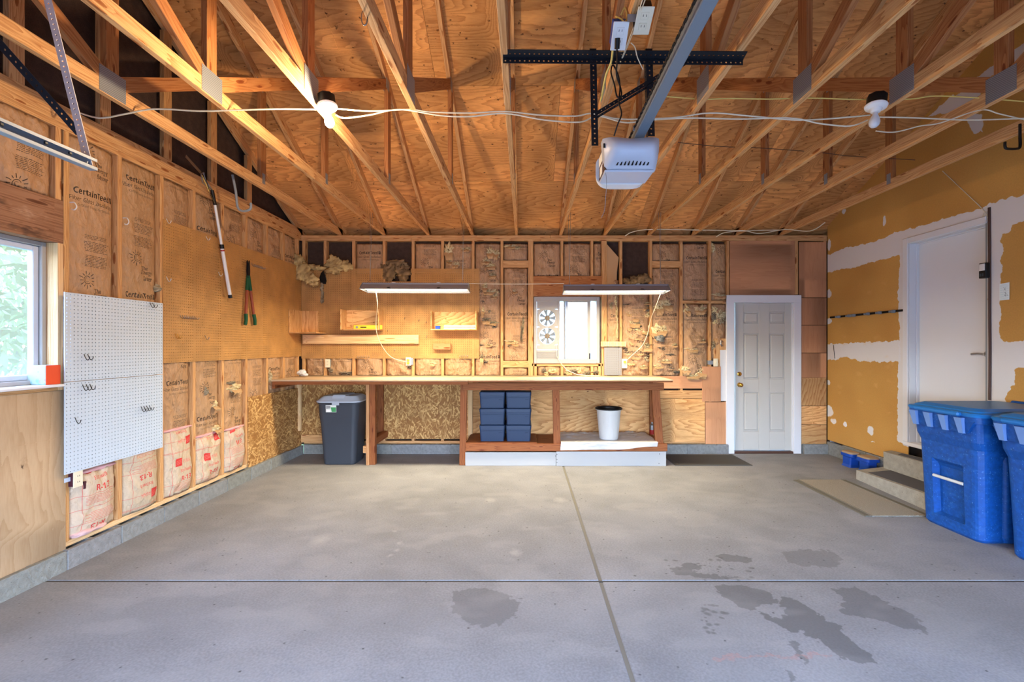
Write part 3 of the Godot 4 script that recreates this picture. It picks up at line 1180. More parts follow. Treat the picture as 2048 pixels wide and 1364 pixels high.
func make_back_wall() -> void:
	var root := thing("wall_back", "open stud wall with insulation, pegboard and panels above block footing", "wall", Vector3(0.5, 0, -DB), "", "structure")
	for k in range(0, 18):
		var x0 := -3.04 + 0.4064 * k
		if x0 < 2.9 and x0 + 0.4064 > 2.83:
			block_part(root, Vector3(x0, 0, -6.227), Vector3(1, 0, 0), Vector3(0, 0, 1), 2.82 - x0, 0.13)
			continue
		if x0 > 2.9 and x0 < 3.7:
			continue
		if x0 > 4.1:
			continue
		block_part(root, Vector3(x0, 0, -6.227), Vector3(1, 0, 0), Vector3(0, 0, 1), 0.4064, 0.13)
	block_part(root, Vector3(3.845, 0, -6.215), Vector3(1, 0, 0), Vector3(0, 0, 1), 0.34, 0.135)
	box_part("mortar", Vector3(-3.0, -0.05, -6.232), Vector3(2.82, 0.12, -6.25), M.block, root, 0)
	box_part("sill_plate", Vector3(-3.05, 0.132, -(DB + 0.005)), Vector3(2.83, 0.17, -(DB + 0.09)), M.pine, root, 0, 0.002)
	var full := [607, 650, 707, 768, 826, 885, 946, 1004, 1059, 1064, 1206, 1211, 1242, 1302, 1363, 1420, 1456]
	for px: int in full:
		var x := bx(px)
		box_part("stud", Vector3(x - 0.019, 0.17, -DB), Vector3(x + 0.019, 2.944, -(DB + 0.089)), M.pine, root, 1, 0.002, tone(0.9, 1.0))
	for px: int in [1593, 1650]:
		var x := bx(px)
		box_part("stud", Vector3(x - 0.022, 2.2, -DB), Vector3(x + 0.022, 2.944, -(DB + 0.089)), M.pine, root, 1, 0.002, tone(0.9, 1.0))
	for px: int in [1124, 1184]:
		var x := bx(px)
		box_part("cripple", Vector3(x - 0.019, by(552), -DB), Vector3(x + 0.019, 2.944, -(DB + 0.089)), M.pine, root, 1, 0.002, tone(0.9, 1.0))
		box_part("cripple", Vector3(x - 0.019, 0.17, -DB), Vector3(x + 0.019, by(733), -(DB + 0.089)), M.pine, root, 1, 0.002, tone())
	for px: int in [1071, 1199]:
		var x := bx(px)
		box_part("trimmer", Vector3(x - 0.019, 0.17, -DB), Vector3(x + 0.019, by(728), -(DB + 0.089)), M.pine, root, 1, 0.002, tone())
	# plates, header, blocking
	box_part("top_plate", Vector3(-3.09, 2.944, -DB), Vector3(bx(822), 2.981, -(DB + 0.089)), M.pine, root, 0, 0.002, tone(0.9, 1.0))
	box_part("top_plate", Vector3(bx(822) + 0.003, 2.944, -DB), Vector3(4.2, 2.981, -(DB + 0.089)), M.pine, root, 0, 0.002, tone(0.9, 1.0))
	box_part("top_plate", Vector3(-3.09, 2.982, -DB), Vector3(bx(1100), 3.02, -(DB + 0.089)), M.pine, root, 0, 0.002, tone(0.9, 1.0))
	box_part("top_plate", Vector3(bx(1100) + 0.003, 2.982, -DB), Vector3(4.2, 3.02, -(DB + 0.089)), M.pine, root, 0, 0.002, tone(0.9, 1.0))
	box_part("header", Vector3(bx(1067), by(593), -DB + 0.002), Vector3(bx(1204), by(552), -(DB + 0.089)), M.pine_dark, root, 0, 0.002)
	for e: Array in [[1006, 1057, 521, 535], [1006, 1057, 722, 735], [1304, 1361, 522, 535], [1064, 1206, 727, 732.5]]:
		box_part("blocking", Vector3(bx(e[0]), by(e[3]), -DB), Vector3(bx(e[1]), by(e[2]), -(DB + 0.089)), M.pine, root, 0, 0.002, tone(0.95, 1.05))
	box_part("blocking", Vector3(bx(1364), by(607), -DB + 0.004), Vector3(bx(1452), by(601), -(DB + 0.08)), M.pine, root, 0, 0.002, tone(1.0, 1.05))
	# the dark sheathing outside, with the openings of window and door
	var X0 := -3.2
	var X1 := 4.3
	var z := -(DB + 0.092)
	var wx0 := bx(1068)
	var wx1 := bx(1199)
	var dx0 := bx(1470)
	var dx1 := bx(1587)
	for e: Array in [[X0, wx0, 0.1, 3.02], [wx0, wx1, 0.1, by(727)], [wx0, wx1, by(594), 3.02], [wx1, dx0, 0.1, 3.02], [dx0, dx1, by(605), 3.02], [dx1, X1, -0.1, 3.02]]:
		box_part("sheathing", Vector3(e[0], e[2], z), Vector3(e[1], e[3], z - 0.03), M.fibre_dark, root, 1)
	# panels round the back door
	var pf := DB - 0.008
	for e: Array in [[1460, 1590, 481.5, 592, 0.56], [1598, 1653, 484, 595, 0.58], [1603, 1653, 596, 650, 0.56], [1603, 1653, 651, 705.5, 0.58], [1603, 1653, 706.5, 755, 0.57]]:
		box_part("wall_panel", Vector3(bx(e[0], pf), by(e[3], pf), -pf), Vector3(bx(e[1], pf), by(e[2], pf), -(pf + 0.007)), M.luan, root, 1 if e[1] - e[0] < 60 else 0, 0.001, Color(e[4], e[4], e[4]) * 1.45)
	for e: Array in [[755.5, 811, 1.0], [812, 849, 1.0], [850, 889, 0.86]]:
		box_part("wall_panel", Vector3(bx(1603, pf), by(e[1], pf), -pf), Vector3(bx(1653, pf), by(e[0], pf), -(pf + 0.007)), M.fir_ply, root, 0 if e[0] > 800 else 1, 0.001, Color(e[2], e[2], e[2]) * 0.88)
	# below and beside the bench
	box_part("strand_board", Vector3(-3.08, 0.20, -pf), Vector3(bx(926, pf), 1.02, -(pf + 0.012)), M.osb, root, 0, 0.001, Color(0.98, 0.95, 0.9))
	box_part("ledger", Vector3(bx(604, pf), by(884, pf), -(pf - 0.03)), Vector3(bx(668, pf), by(869, pf), -pf), M.pine, root, 0, 0.002, tone(1.0, 1.05))
	box_part("plywood_panel", Vector3(bx(930, pf), 0.155, -pf), Vector3(bx(1304, pf), 1.02, -(pf + 0.012)), M.fir_ply, root, 0, 0.001, Color(0.98, 0.95, 0.92))
	box_part("plywood_panel", Vector3(bx(1305, pf), 0.155, -pf), Vector3(bx(1410, pf), by(798, pf), -(pf + 0.012)), M.fir_ply, root, 0, 0.001, Color(1.0, 0.97, 0.92))
	box_part("ledger", Vector3(bx(1305, pf), by(797, pf), -(pf - 0.004)), Vector3(bx(1408, pf), by(781, pf), -(pf + 0.03)), M.pine, root, 0, 0.002, tone(1.02, 1.06))
	box_part("wall_panel", Vector3(bx(1300, pf), by(777, pf), -pf), Vector3(bx(1406, pf), by(752, pf), -(pf + 0.006)), M.luan, root, 0, 0.001, Color(1.1, 1.12, 1.15))
	box_part("wall_panel", Vector3(bx(1411, pf), by(889, pf), -pf), Vector3(bx(1453, pf), by(804, pf), -(pf + 0.008)), M.luan, root, 1, 0.001, Color(1.05, 1.0, 0.98))
	box_part("wall_panel", Vector3(bx(1405, pf - 0.02), by(803, pf), -(pf - 0.01)), Vector3(bx(1441, pf), by(733, pf), -(pf - 0.004)), M.luan, root, 1, 0.001, Color(1.12, 1.12, 1.14))
	box_part("wall_panel", Vector3(bx(1428, pf), by(733, pf), -pf), Vector3(bx(1453, pf), by(677, pf), -(pf + 0.008)), M.pine, root, 1, 0.001, Color(1.05, 1.05, 1.0))
	box_part("wall_panel", Vector3(bx(1440, pf), by(802, pf), -(pf - 0.001)), Vector3(bx(1453, pf), by(700, pf), -(pf + 0.005)), M.white_paint, root, 1, 0.001, Color(0.9, 0.88, 0.86))

func make_drywall() -> void:
	var W := 1024
	var H := 1280
	var t := Tex.new(W, H, Color(0.76, 0.57, 0.295))
	t.speckle(nz(W, H, 301, 0.006, 3, 2, 2), 0.14, Color(0.7, 1.0, 1.3))
	t.speckle(nz(W, H, 302, 0.25, 2), 0.07)
	var nn := fnoise(303, 0.035, 3)
	var q := func(px: float, py: float) -> Vector2:
		var v := sw(px, py, XR)
		return Vector2((6.4 + v.z) / 4.0 * W, (5.0 - v.y) / 5.0 * H)
	var c5 := func(pts: Array) -> PackedVector2Array:
		var o := PackedVector2Array()
		for e: Array in pts:
			o.append(q.call(1640 + e[0] / 3.1, 380 + e[1] / 3.1))
		return o
	var mud := Color(0.85, 0.845, 0.845)
	t.poly(c5.call([[44, 407], [170, 355], [300, 330], [400, 298], [470, 260], [540, 245], [700, 200], [860, 150], [1000, 115], [1060, 85], [1060, 200], [560, 330], [530, 400], [495, 403], [350, 440], [190, 485], [130, 490], [44, 517]]), mud, 0.95, nn, 5)
	t.poly(c5.call([[1030, 100], [1110, 65], [1275, 22], [1275, 195], [1200, 215], [1165, 262], [1125, 275], [1132, 350], [1122, 560], [1118, 900], [1130, 940], [1275, 937], [1275, 1100], [1215, 1105], [1200, 1200], [1150, 1280], [1150, 1500], [1030, 1560]]), mud, 0.95, nn, 6)
	t.poly(c5.call([[40, 955], [250, 945], [500, 933], [500, 1066], [380, 1066], [250, 1060], [150, 1035], [95, 1052], [40, 1055]]), mud, 0.95, nn, 6)
	t.poly(c5.call([[495, 396], [560, 380], [560, 1600], [480, 1560], [484, 1070], [492, 900], [485, 640]]), mud, 0.95, nn, 5)
	for e: Array in [[1768, 442, 3, 11], [1658, 490, 4, 12], [1658, 587, 5, 9], [1658, 642, 6, 6], [1657, 765, 4, 6], [1658, 822, 9, 14], [1667, 842, 6, 7], [1690, 848, 4, 7], [1741, 861, 6, 11], [1688, 422, 5, 4], [1746, 884, 4, 2]]:
		var a: Vector2 = q.call(e[0] - e[2], e[1] - e[3])
		var b: Vector2 = q.call(e[0] + e[2], e[1] + e[3])
		var c := (a + b) / 2.0
		t.ell(c.x, c.y, absf(b.x - a.x) / 2, absf(b.y - a.y) / 2, mud, 1.0, nn, 4, 0.85)
	for e: Array in [[[1858, 232], [1905, 190], [1962, 176], [1962, 198], [1905, 226]], [[1945, 160], [1992, 128], [1992, 150], [1960, 162]], [[1930, 232], [1966, 226], [1966, 262], [1948, 268]], [[1990, 112], [2060, 84], [2060, 122], [1990, 140]]]:
		var o := PackedVector2Array()
		for f: Array in e:
			o.append(q.call(f[0], f[1]))
		t.poly(o, mud, 0.92, nn, 5)
	# scraped lighter patches of paper
	for i in 40:
		var p2: Vector2 = q.call(rr(1665, 1790), rr(560, 870))
		t.ell(p2.x, p2.y, rr(3, 22), rr(2, 10), Color(0.86, 0.66, 0.40), rr(0.1, 0.35), nn, 8, 0.1)
	var m := mat("drywall", Color.WHITE, 0.85, t.out(), Vector3(0.25, -0.2, 1))
	m.uv1_offset = Vector3(0, 1, 0)
	var root := thing("wall_right", "brown unpainted drywall with white joint compound bands and block footing", "wall", Vector3(XR, 0, -3), "", "structure")
	var xf := Transform3D(Basis(Vector3(0, 0, -1), Vector3.UP, Vector3(1, 0, 0)), Vector3(XR + 0.006, 0, 0))
	var mb := MB.new()
	mb.prism(xf, PackedVector2Array([Vector2(DF, 0.188), Vector2(4.106, 0.188), Vector2(4.106, 2.62), Vector2(4.956, 2.62), Vector2(4.956, 0.188), Vector2(6.27, 0.188), Vector2(6.27, roof_y(6.27)), Vector2(DC, roof_y(DC)), Vector2(DF, roof_y(DF))]), 0.012)
	for i in mb.t.size():
		mb.t[i] = Vector2(6.4 - mb.t[i].x, mb.t[i].y)
	part("drywall", mb, m, root)
	# outside layer and footing
	mb = MB.new()
	mb.prism(Transform3D(xf.basis, Vector3(XR + 0.16, 0, 0)), PackedVector2Array([Vector2(-1.25, -0.1), Vector2(6.85, -0.1), Vector2(6.85, roof_y(6.85)), Vector2(DC, roof_y(DC)), Vector2(-1.25, roof_y(-1.25))]), 0.04)
	part("sheathing", mb, M.fibre_dark, root)
	for k in 16:
		var d0 := DF + 0.1 + 0.4064 * k
		block_part(root, Vector3(XR - 0.03, 0, -d0), Vector3(0, 0, -1), Vector3(-1, 0, 0), 0.4064, 0.185)
	box_part("mortar", Vector3(XR - 0.026, -0.05, -DF), Vector3(XR, 0.17, -6.24), M.block, root, 2)

func make_front_wall() -> void:
	var root := thing("wall_front", "front wall behind the viewer with the open garage doorway", "wall", Vector3(0.5, 0, -DF), "", "structure")
	var z0 := -DF
	var z1 := -DF + 0.14
	for e: Array in [[-3.2, -1.95, -0.1, 3.02], [3.05, 4.36, -0.1, 3.02], [-1.95, 3.05, 2.25, 3.02]]:
		box_part("wall_section", Vector3(e[0], e[2], z0), Vector3(e[1], e[3], z1), M.fir_ply, root, 1)
	# the garage door stands part way up behind the viewer
	var door := thing("garage_door", "sectional white garage door raised part way behind the viewer", "door", Vector3(0.55, 1.6, -DF + 0.03))
	for k in 2:
		box_part("door_section", Vector3(-1.945, 1.6 + 0.324 * k, z0 + 0.01), Vector3(3.045, 1.92 + 0.324 * k, z0 + 0.05), M.white_paint, door, 0, 0.006)

func make_ceiling() -> void:
	var root := thing("ceiling", "underside of plywood roof sheathing resting on the trusses", "ceiling", Vector3(0.5, 3.02, -DC), "", "structure")
	var s := Vector3(0, 0.5, 1.0).normalized()
	var rows := [6.82, 6.63, 5.54, 4.45, 3.36, DC]
	for sl in 2:
		for r in rows.size() - 1:
			var xs := []
			var x := -3.3 - (1.22 if r % 2 == 0 else 0.0)
			while x < 4.45:
				xs.append([maxf(x, -3.3), minf(x + 2.44, 4.45)])
				x += 2.44
			for e: Array in xs:
				var g := 0.0015
				var d0: float = rows[r] - g
				var d1: float = rows[r + 1] + g
				var a := Vector3(0, roof_y(d0), -d0)
				var b := Vector3(0, roof_y(d1), -d1)
				var nrm := Vector3(0, 1, -0.5).normalized()
				var dirs := s
				if sl == 1:
					a.z = -(2 * DC - d0)
					b.z = -(2 * DC - d1)
					nrm.z = -nrm.z
					dirs.z = -dirs.z
				var mb := MB.new()
				mb.col = tone(0.94, 1.05)
				var ax := Vector3(1, 0, 0)
				var mid: Vector3 = (a + b) / 2.0 + nrm * 0.006 + ax * (e[0] + e[1]) / 2.0
				mb.box(Transform3D(Basis(dirs, ax.cross(dirs), ax), mid), Vector3(a.distance_to(b), 0.012, e[1] - e[0] - 2 * g), 0.0, ruv())
				part("sheathing_panel", mb, M.roof_ply, root)
		var sg := 1.0 if sl == 0 else -1.0
		var dd := func(d: float) -> float: return -d if sl == 0 else -(2 * DC - d)
		var mb2 := MB.new()
		mb2.bar(Vector3(0.57, roof_y(6.85) + 0.035, dd.call(6.85)), Vector3(0.57, roof_y(DC) + 0.035, dd.call(DC)), 7.9, 0.03, Vector3(0, 1, -0.5 * sg))
		part("roof_covering", mb2, M.shingle, root)
		box_part("fascia", Vector3(-3.3, 2.7, dd.call(6.82)), Vector3(4.45, 2.95, dd.call(6.85)), M.pine_dark, root, 0)
		box_part("soffit", Vector3(-3.3, 2.79, dd.call(6.40)), Vector3(4.45, 2.81, dd.call(6.82)), M.pine, root, 0)

func raf(d: float) -> float:
	return roof_y(d) - 0.0995

func make_truss(k: int) -> void:
	var x := -0.104 + 0.6115 * k
	if k == -5:
		x = XL - 0.02
	var gable := k == -5
	var n := k + 5
	var lab: String = "wooden gable truss lying flat along the top of the window wall" if gable else "wooden roof truss, the %s one in from the window wall" % ORD[n - 1]
	var root := thing("roof_truss", lab, "truss", Vector3(x, PLATE, -DC), "roof trusses")
	var bev := 0.002
	var mem := func(called: String, d0: float, y0: float, d1: float, y1: float, w: float, m: Material, tn: Color) -> void:
		var mb := MB.new()
		mb.col = tn
		mb.bar(Vector3(x, y0, -d0), Vector3(x, y1, -d1), w, 0.038, Vector3(1, 0, 0), bev, ruv())
		part(called, mb, m, root)
	var y := PLATE + 0.0445
	mem.call("bottom_chord", 2 * DC - 6.32, y, 6.32, y, 0.088, M.pine, tone(0.98, 1.1))
	var h := 0.0995 / 2
	for sl in 2:
		var f := func(d: float) -> float: return d if sl == 0 else 2 * DC - d
		mem.call("top_chord", f.call(6.80), raf(6.80) + h, f.call(DC + 0.01), raf(DC + 0.01) + h, 0.088, M.pine, tone(0.9, 1.06))
		if gable:
			continue
		var dv := 4.4
		mem.call("web", f.call(dv), PLATE + 0.09, f.call(dv), raf(dv) + 0.0, 0.088, M.pine_dark, tone(0.85, 1.0))
		var a := Vector2(DC + 0.07, PLATE + 0.12)
		var b := Vector2(dv - 0.09, raf(dv - 0.09) - 0.035)
		mem.call("web", f.call(a.x), a.y, f.call(b.x), b.y, 0.088, M.pine_dark, tone(0.85, 1.02))
	if gable:
		return
	mem.call("king_post", DC, PLATE + 0.09, DC, raf(DC) + 0.03, 0.088, M.pine_dark, tone(0.88, 1.02))
	for sx: float in [-1.0, 1.0]:
		var xx := x + sx * 0.0202
		for e: Array in [[DC, PLATE + 0.005, 0.18, 0.155], [4.4, PLATE + 0.045, 0.046, 0.10], [2 * DC - 4.4, PLATE + 0.045, 0.046, 0.10], [4.34, raf(4.34) - 0.06, 0.10, 0.10]]:
			box_part("gusset_plate", Vector3(xx - 0.001, e[1], -(e[0] - e[2] / 2)), Vector3(xx + 0.001, e[1] + e[3], -(e[0] + e[2] / 2)), M.plate, root, 1)


# ---------------------------------------------------------------- doors and windows
func make_back_door() -> void:
	var root := thing("door_1", "closed beige six-panel door with brass knob beside the workbench", "door", Vector3(bx(1528), 0, -DB), "", "structure")
	var cf := DB - 0.03
	# casing
	for e: Array in [[1453, 1469, 590, 906], [1588, 1603, 590, 906]]:
		box_part("casing", Vector3(bx(e[0], cf), 0.0, -cf), Vector3(bx(e[1], cf), by(590, cf), -(DB + 0.0)), M.white_paint, root, 1, 0.004)
	box_part("casing", Vector3(bx(1453, cf), by(605, cf), -cf + 0.001), Vector3(bx(1603, cf), by(590, cf), -DB), M.white_paint, root, 0, 0.004)
	for e: Array in [[1466, 1470], [1587, 1590]]:
		box_part("jamb", Vector3(bx(e[0], cf), 0.0, -DB), Vector3(bx(e[1], cf), by(605, cf), -(DB + 0.1)), M.white_paint, root, 1)
	box_part("jamb", Vector3(bx(1466, cf), by(605, cf), -DB), Vector3(bx(1590, cf), by(601, cf), -(DB + 0.1)), M.white_paint, root, 0)
	box_part("threshold", Vector3(bx(1470, cf), 0.0, -(DB - 0.03)), Vector3(bx(1587, cf), 0.03, -(DB + 0.08)), M.brown_metal, root, 0, 0.004)
	# leaf
	var df := DB + 0.02
	var x := func(p: float) -> float: return bx(p, df)
	var y := func(p: float) -> float: return by(p, df)
	var leaf := Node3D.new()
	leaf.name = "leaf"
	root.add_child(leaf)
	box_part("core", Vector3(x.call(1470.6), 0.035, -(df + 0.016)), Vector3(x.call(1586.4), y.call(606), -(df + 0.04)), M.door_paint, leaf, 1)
	var cols := [1487.0, 1517.5, 1539.0, 1569.5]
	var rws := [624.0, 647.0, 667.0, 758.5, 784.5, 863.0]
	for e: Array in [[1470.6, cols[0]], [cols[1], cols[2]], [cols[3], 1586.4]]:
		box_part("stile", Vector3(x.call(e[0]), 0.035, -df), Vector3(x.call(e[1]), y.call(606), -(df + 0.016)), M.door_paint, leaf, 1, 0.003)
	for e: Array in [[606.0, rws[0]], [rws[1], rws[2]], [rws[3], rws[4]], [rws[5], 899.0]]:
		for c in 2:
			box_part("rail", Vector3(x.call(cols[2 * c]) - 0.001, y.call(e[1]), -df - 0.0003), Vector3(x.call(cols[2 * c + 1]) + 0.001, y.call(e[0]), -(df + 0.016)), M.door_paint, leaf, 0, 0.003)
	for c in 2:
		for r in 3:
			box_part("panel", Vector3(x.call(cols[2 * c] + 2.6), y.call(rws[2 * r + 1] - 2.6), -(df + 0.001)), Vector3(x.call(cols[2 * c + 1] - 2.6), y.call(rws[2 * r] + 2.6), -(df + 0.03)), M.door_paint, leaf, 1, 0.014)
	for e: Array in [[1478.5, 748.0, 0.024, 0.02], [1479.0, 769.5, 0.03, 0.055]]:
		var mb := MB.new()
		var o := at(e[0], e[1], df)
		var xf := Transform3D(Basis(Vector3.RIGHT, Vector3(0, 0, 1), Vector3(0, -1, 0)), o)
		if e[3] < 0.03:
			mb.lathe(xf, [Vector2(0.03, 0), Vector2(0.03, 0.008), Vector2(0.018, 0.012), Vector2(0.016, 0.02), Vector2(0, 0.022)], 18)
			part("deadbolt", mb, M.brass, leaf)
		else:
			mb.lathe(xf, [Vector2(0.032, 0), Vector2(0.030, 0.008), Vector2(0.012, 0.014), Vector2(0.012, 0.03), Vector2(0.024, 0.038), Vector2(0.029, 0.05), Vector2(0.025, 0.062), Vector2(0.012, 0.069), Vector2(0, 0.07)], 20, true)
			part("knob", mb, M.brass, leaf)
	for p: float in [643, 754, 868]:
		box_part("hinge", Vector3(x.call(1585.5), y.call(p + 7), -(df - 0.008)), Vector3(x.call(1589), y.call(p - 7), -df), M.steel, leaf, 1, 0.002)

func make_side_door() -> void:
	var root := thing("door_2", "white flush door with lever handle up the concrete steps", "door", Vector3(XR, 0.44, -4.55), "", "structure")
	var d0 := 4.106
	var d1 := 4.956
	var top := 2.62
	var b := 0.44
	# casing at the far side and the head
	box_part("casing", Vector3(XR - 0.018, b, -d1 + 0.012), Vector3(XR, top + 0.05, -(d1 + 0.052)), M.white_paint, root, 1, 0.004)
	box_part("casing", Vector3(XR - 0.018, top - 0.012, -d0), Vector3(XR, top + 0.05, -d1 + 0.012), M.white_paint, root, 2, 0.004)
	# jambs and stop
	box_part("jamb", Vector3(XR, b, -d1 + 0.018), Vector3(XR + 0.13, top, -d1), M.white_paint, root, 1)
	box_part("jamb", Vector3(XR, b, -d0), Vector3(XR + 0.13, top, -(d0 + 0.018)), M.duct, root, 1)
	box_part("jamb", Vector3(XR, top - 0.018, -d0 - 0.018), Vector3(XR + 0.13, top, -d1 + 0.018), M.white_paint, root, 2)
	box_part("stop", Vector3(XR + 0.07, b, -d1 + 0.03), Vector3(XR + 0.1, top - 0.018, -d1 + 0.018), M.white_paint, root, 1, 0.002)
	box_part("stop", Vector3(XR + 0.07, top - 0.03, -d0 - 0.018), Vector3(XR + 0.1, top - 0.018, -d1 + 0.018), M.white_paint, root, 2, 0.002)
	box_part("sill", Vector3(XR - 0.02, b - 0.04, -d0), Vector3(XR + 0.13, b, -(d1 + 0.05)), M.white_paint, root, 2, 0.004)
	box_part("leaf", Vector3(XR + 0.1, b + 0.008, -d0 - 0.019), Vector3(XR + 0.135, top - 0.02, -d1 + 0.019), M.white_paint, root, 1)
	# lever handle and strike
	var h := sw(1957.5, 708, XR + 0.1)
	var hx := XR + 0.1
	h.z = -(d0 + 0.02 + 0.075)
	var lever := MB.new()
	lever.lathe(Transform3D(Basis(Vector3(0, 1, 0), Vector3(-1, 0, 0), Vector3(0, 0, 1)), Vector3(hx, h.y, h.z)), [Vector2(0.032, 0), Vector2(0.03, 0.008), Vector2(0.012, 0.012), Vector2(0.012, 0.045), Vector2(0, 0.046)], 16)
	lever.tube(smooth_path([Vector3(hx - 0.04, h.y, h.z), Vector3(hx - 0.045, h.y + 0.004, h.z - 0.05), Vector3(hx - 0.045, h.y - 0.003, h.z - 0.11)]), 0.009, 8)
	part("lever_handle", lever, M.steel, root)
	box_part("strike_plate", Vector3(XR + 0.02, h.y - 0.035, -d0 - 0.0185), Vector3(XR + 0.09, h.y + 0.035, -d0 - 0.021), M.brass, root, 1)

func make_side_window() -> void:
	var root := thing("window_1", "bright vinyl framed window looking out on green leaves", "window", Vector3(XL - 0.09, 1.243, -2.4), "", "structure")
	var x0 := XL - 0.075
	var x1 := XL - 0.14
	var d0 := 1.8
	var d1 := 3.0
	var y0 := 1.243
	var y1 := 2.178
	var ring := func(called: String, xa: float, xb: float, in0: float, wd: float, m: Material, bev: float) -> void:
		var a := d0 + in0
		var b := d1 - in0
		var lo := y0 + in0
		var hi := y1 - in0
		box_part(called, Vector3(xa, lo, -a), Vector3(xb, hi, -(a + wd)), m, root, 1, bev)
		box_part(called, Vector3(xa, lo, -(b - wd)), Vector3(xb, hi, -b), m, root, 1, bev)
		box_part(called, Vector3(xa, lo, -(a + wd)), Vector3(xb, lo + wd, -(b - wd)), m, root, 2, bev)
		box_part(called, Vector3(xa, hi - wd, -(a + wd)), Vector3(xb, hi, -(b - wd)), m, root, 2, bev)
	ring.call("frame", x0, x1, 0.0, 0.03, M.alu, 0.004)
	ring.call("sash", x0 - 0.02, x1 + 0.005, 0.03, 0.035, M.vinyl, 0.004)
	box_part("meeting_stile", Vector3(x0 - 0.02, y0 + 0.06, -2.38), Vector3(x1 + 0.005, y1 - 0.06, -2.42), M.vinyl, root, 1, 0.004)
	box_part("pane", Vector3(x1 + 0.028, y0 + 0.06, -d0 - 0.06), Vector3(x1 + 0.032, y1 - 0.06, -d1 + 0.06), M.hazy_glass, root, 1)
	box_part("stool", Vector3(XL + 0.05, 1.225, -1.7), Vector3(x1, 1.243, -2.998), M.white_paint, root, 2, 0.004)
	# block of painted wood on the sill
	var mb := MB.new()
	var p := Vector3(XL - 0.02, 1.244, -2.93)
	mb.col = lin(Color(0.78, 0.86, 0.86))
	mb.slab(p + Vector3(-0.08, 0, 0.03), p + Vector3(0.045, 0.125, -0.06), 1, 0.003)
	var th := thing("wood_block", "small wood block smeared with teal and orange paint on the window sill", "block", p)
	part("core", mb, mat("daubed", Color.WHITE, 0.7, daub_tex(), Vector3(6, 6, 1)), th)
	box_part("painted_end", p + Vector3(0.045, 0.0, 0.03), p + Vector3(0.047, 0.125, -0.06), M.orange_paint, th)

func daub_tex() -> Texture2D:
	var t := Tex.new(128, 128, Color(0.84, 0.83, 0.80))
	var nn := fnoise(411, 0.05, 3)
	for i in 26:
		var c: Color = [Color(0.55, 0.80, 0.80), Color(0.88, 0.55, 0.42), Color(0.86, 0.86, 0.84)][i % 3]
		t.ell(rr(0, 128), rr(0, 128), rr(5, 18), rr(5, 22), c, 0.6, nn, 8, 0.3)
	return t.out()

func ring_plate(mb: MB, c: Vector3, hw: float, hh: float, r: float, th: float, seg := 28) -> void:
	for k in seg:
		var q := []
		for e: int in [k, k + 1]:
			var a := TAU * e / seg
			var o := Vector3(cos(a), sin(a), 0)
			var s := 1.0 / maxf(absf(o.x) / hw, absf(o.y) / hh)
			q.append([c + o * s, c + o * r, o])
		mb.quad(q[0][0], q[1][0], q[1][1], q[0][1], Vector3(0, 0, 1))
		var bk := Vector3(0, 0, -th)
		mb.quad(q[0][1], q[1][1], q[1][1] + bk, q[0][1] + bk, -q[0][2])

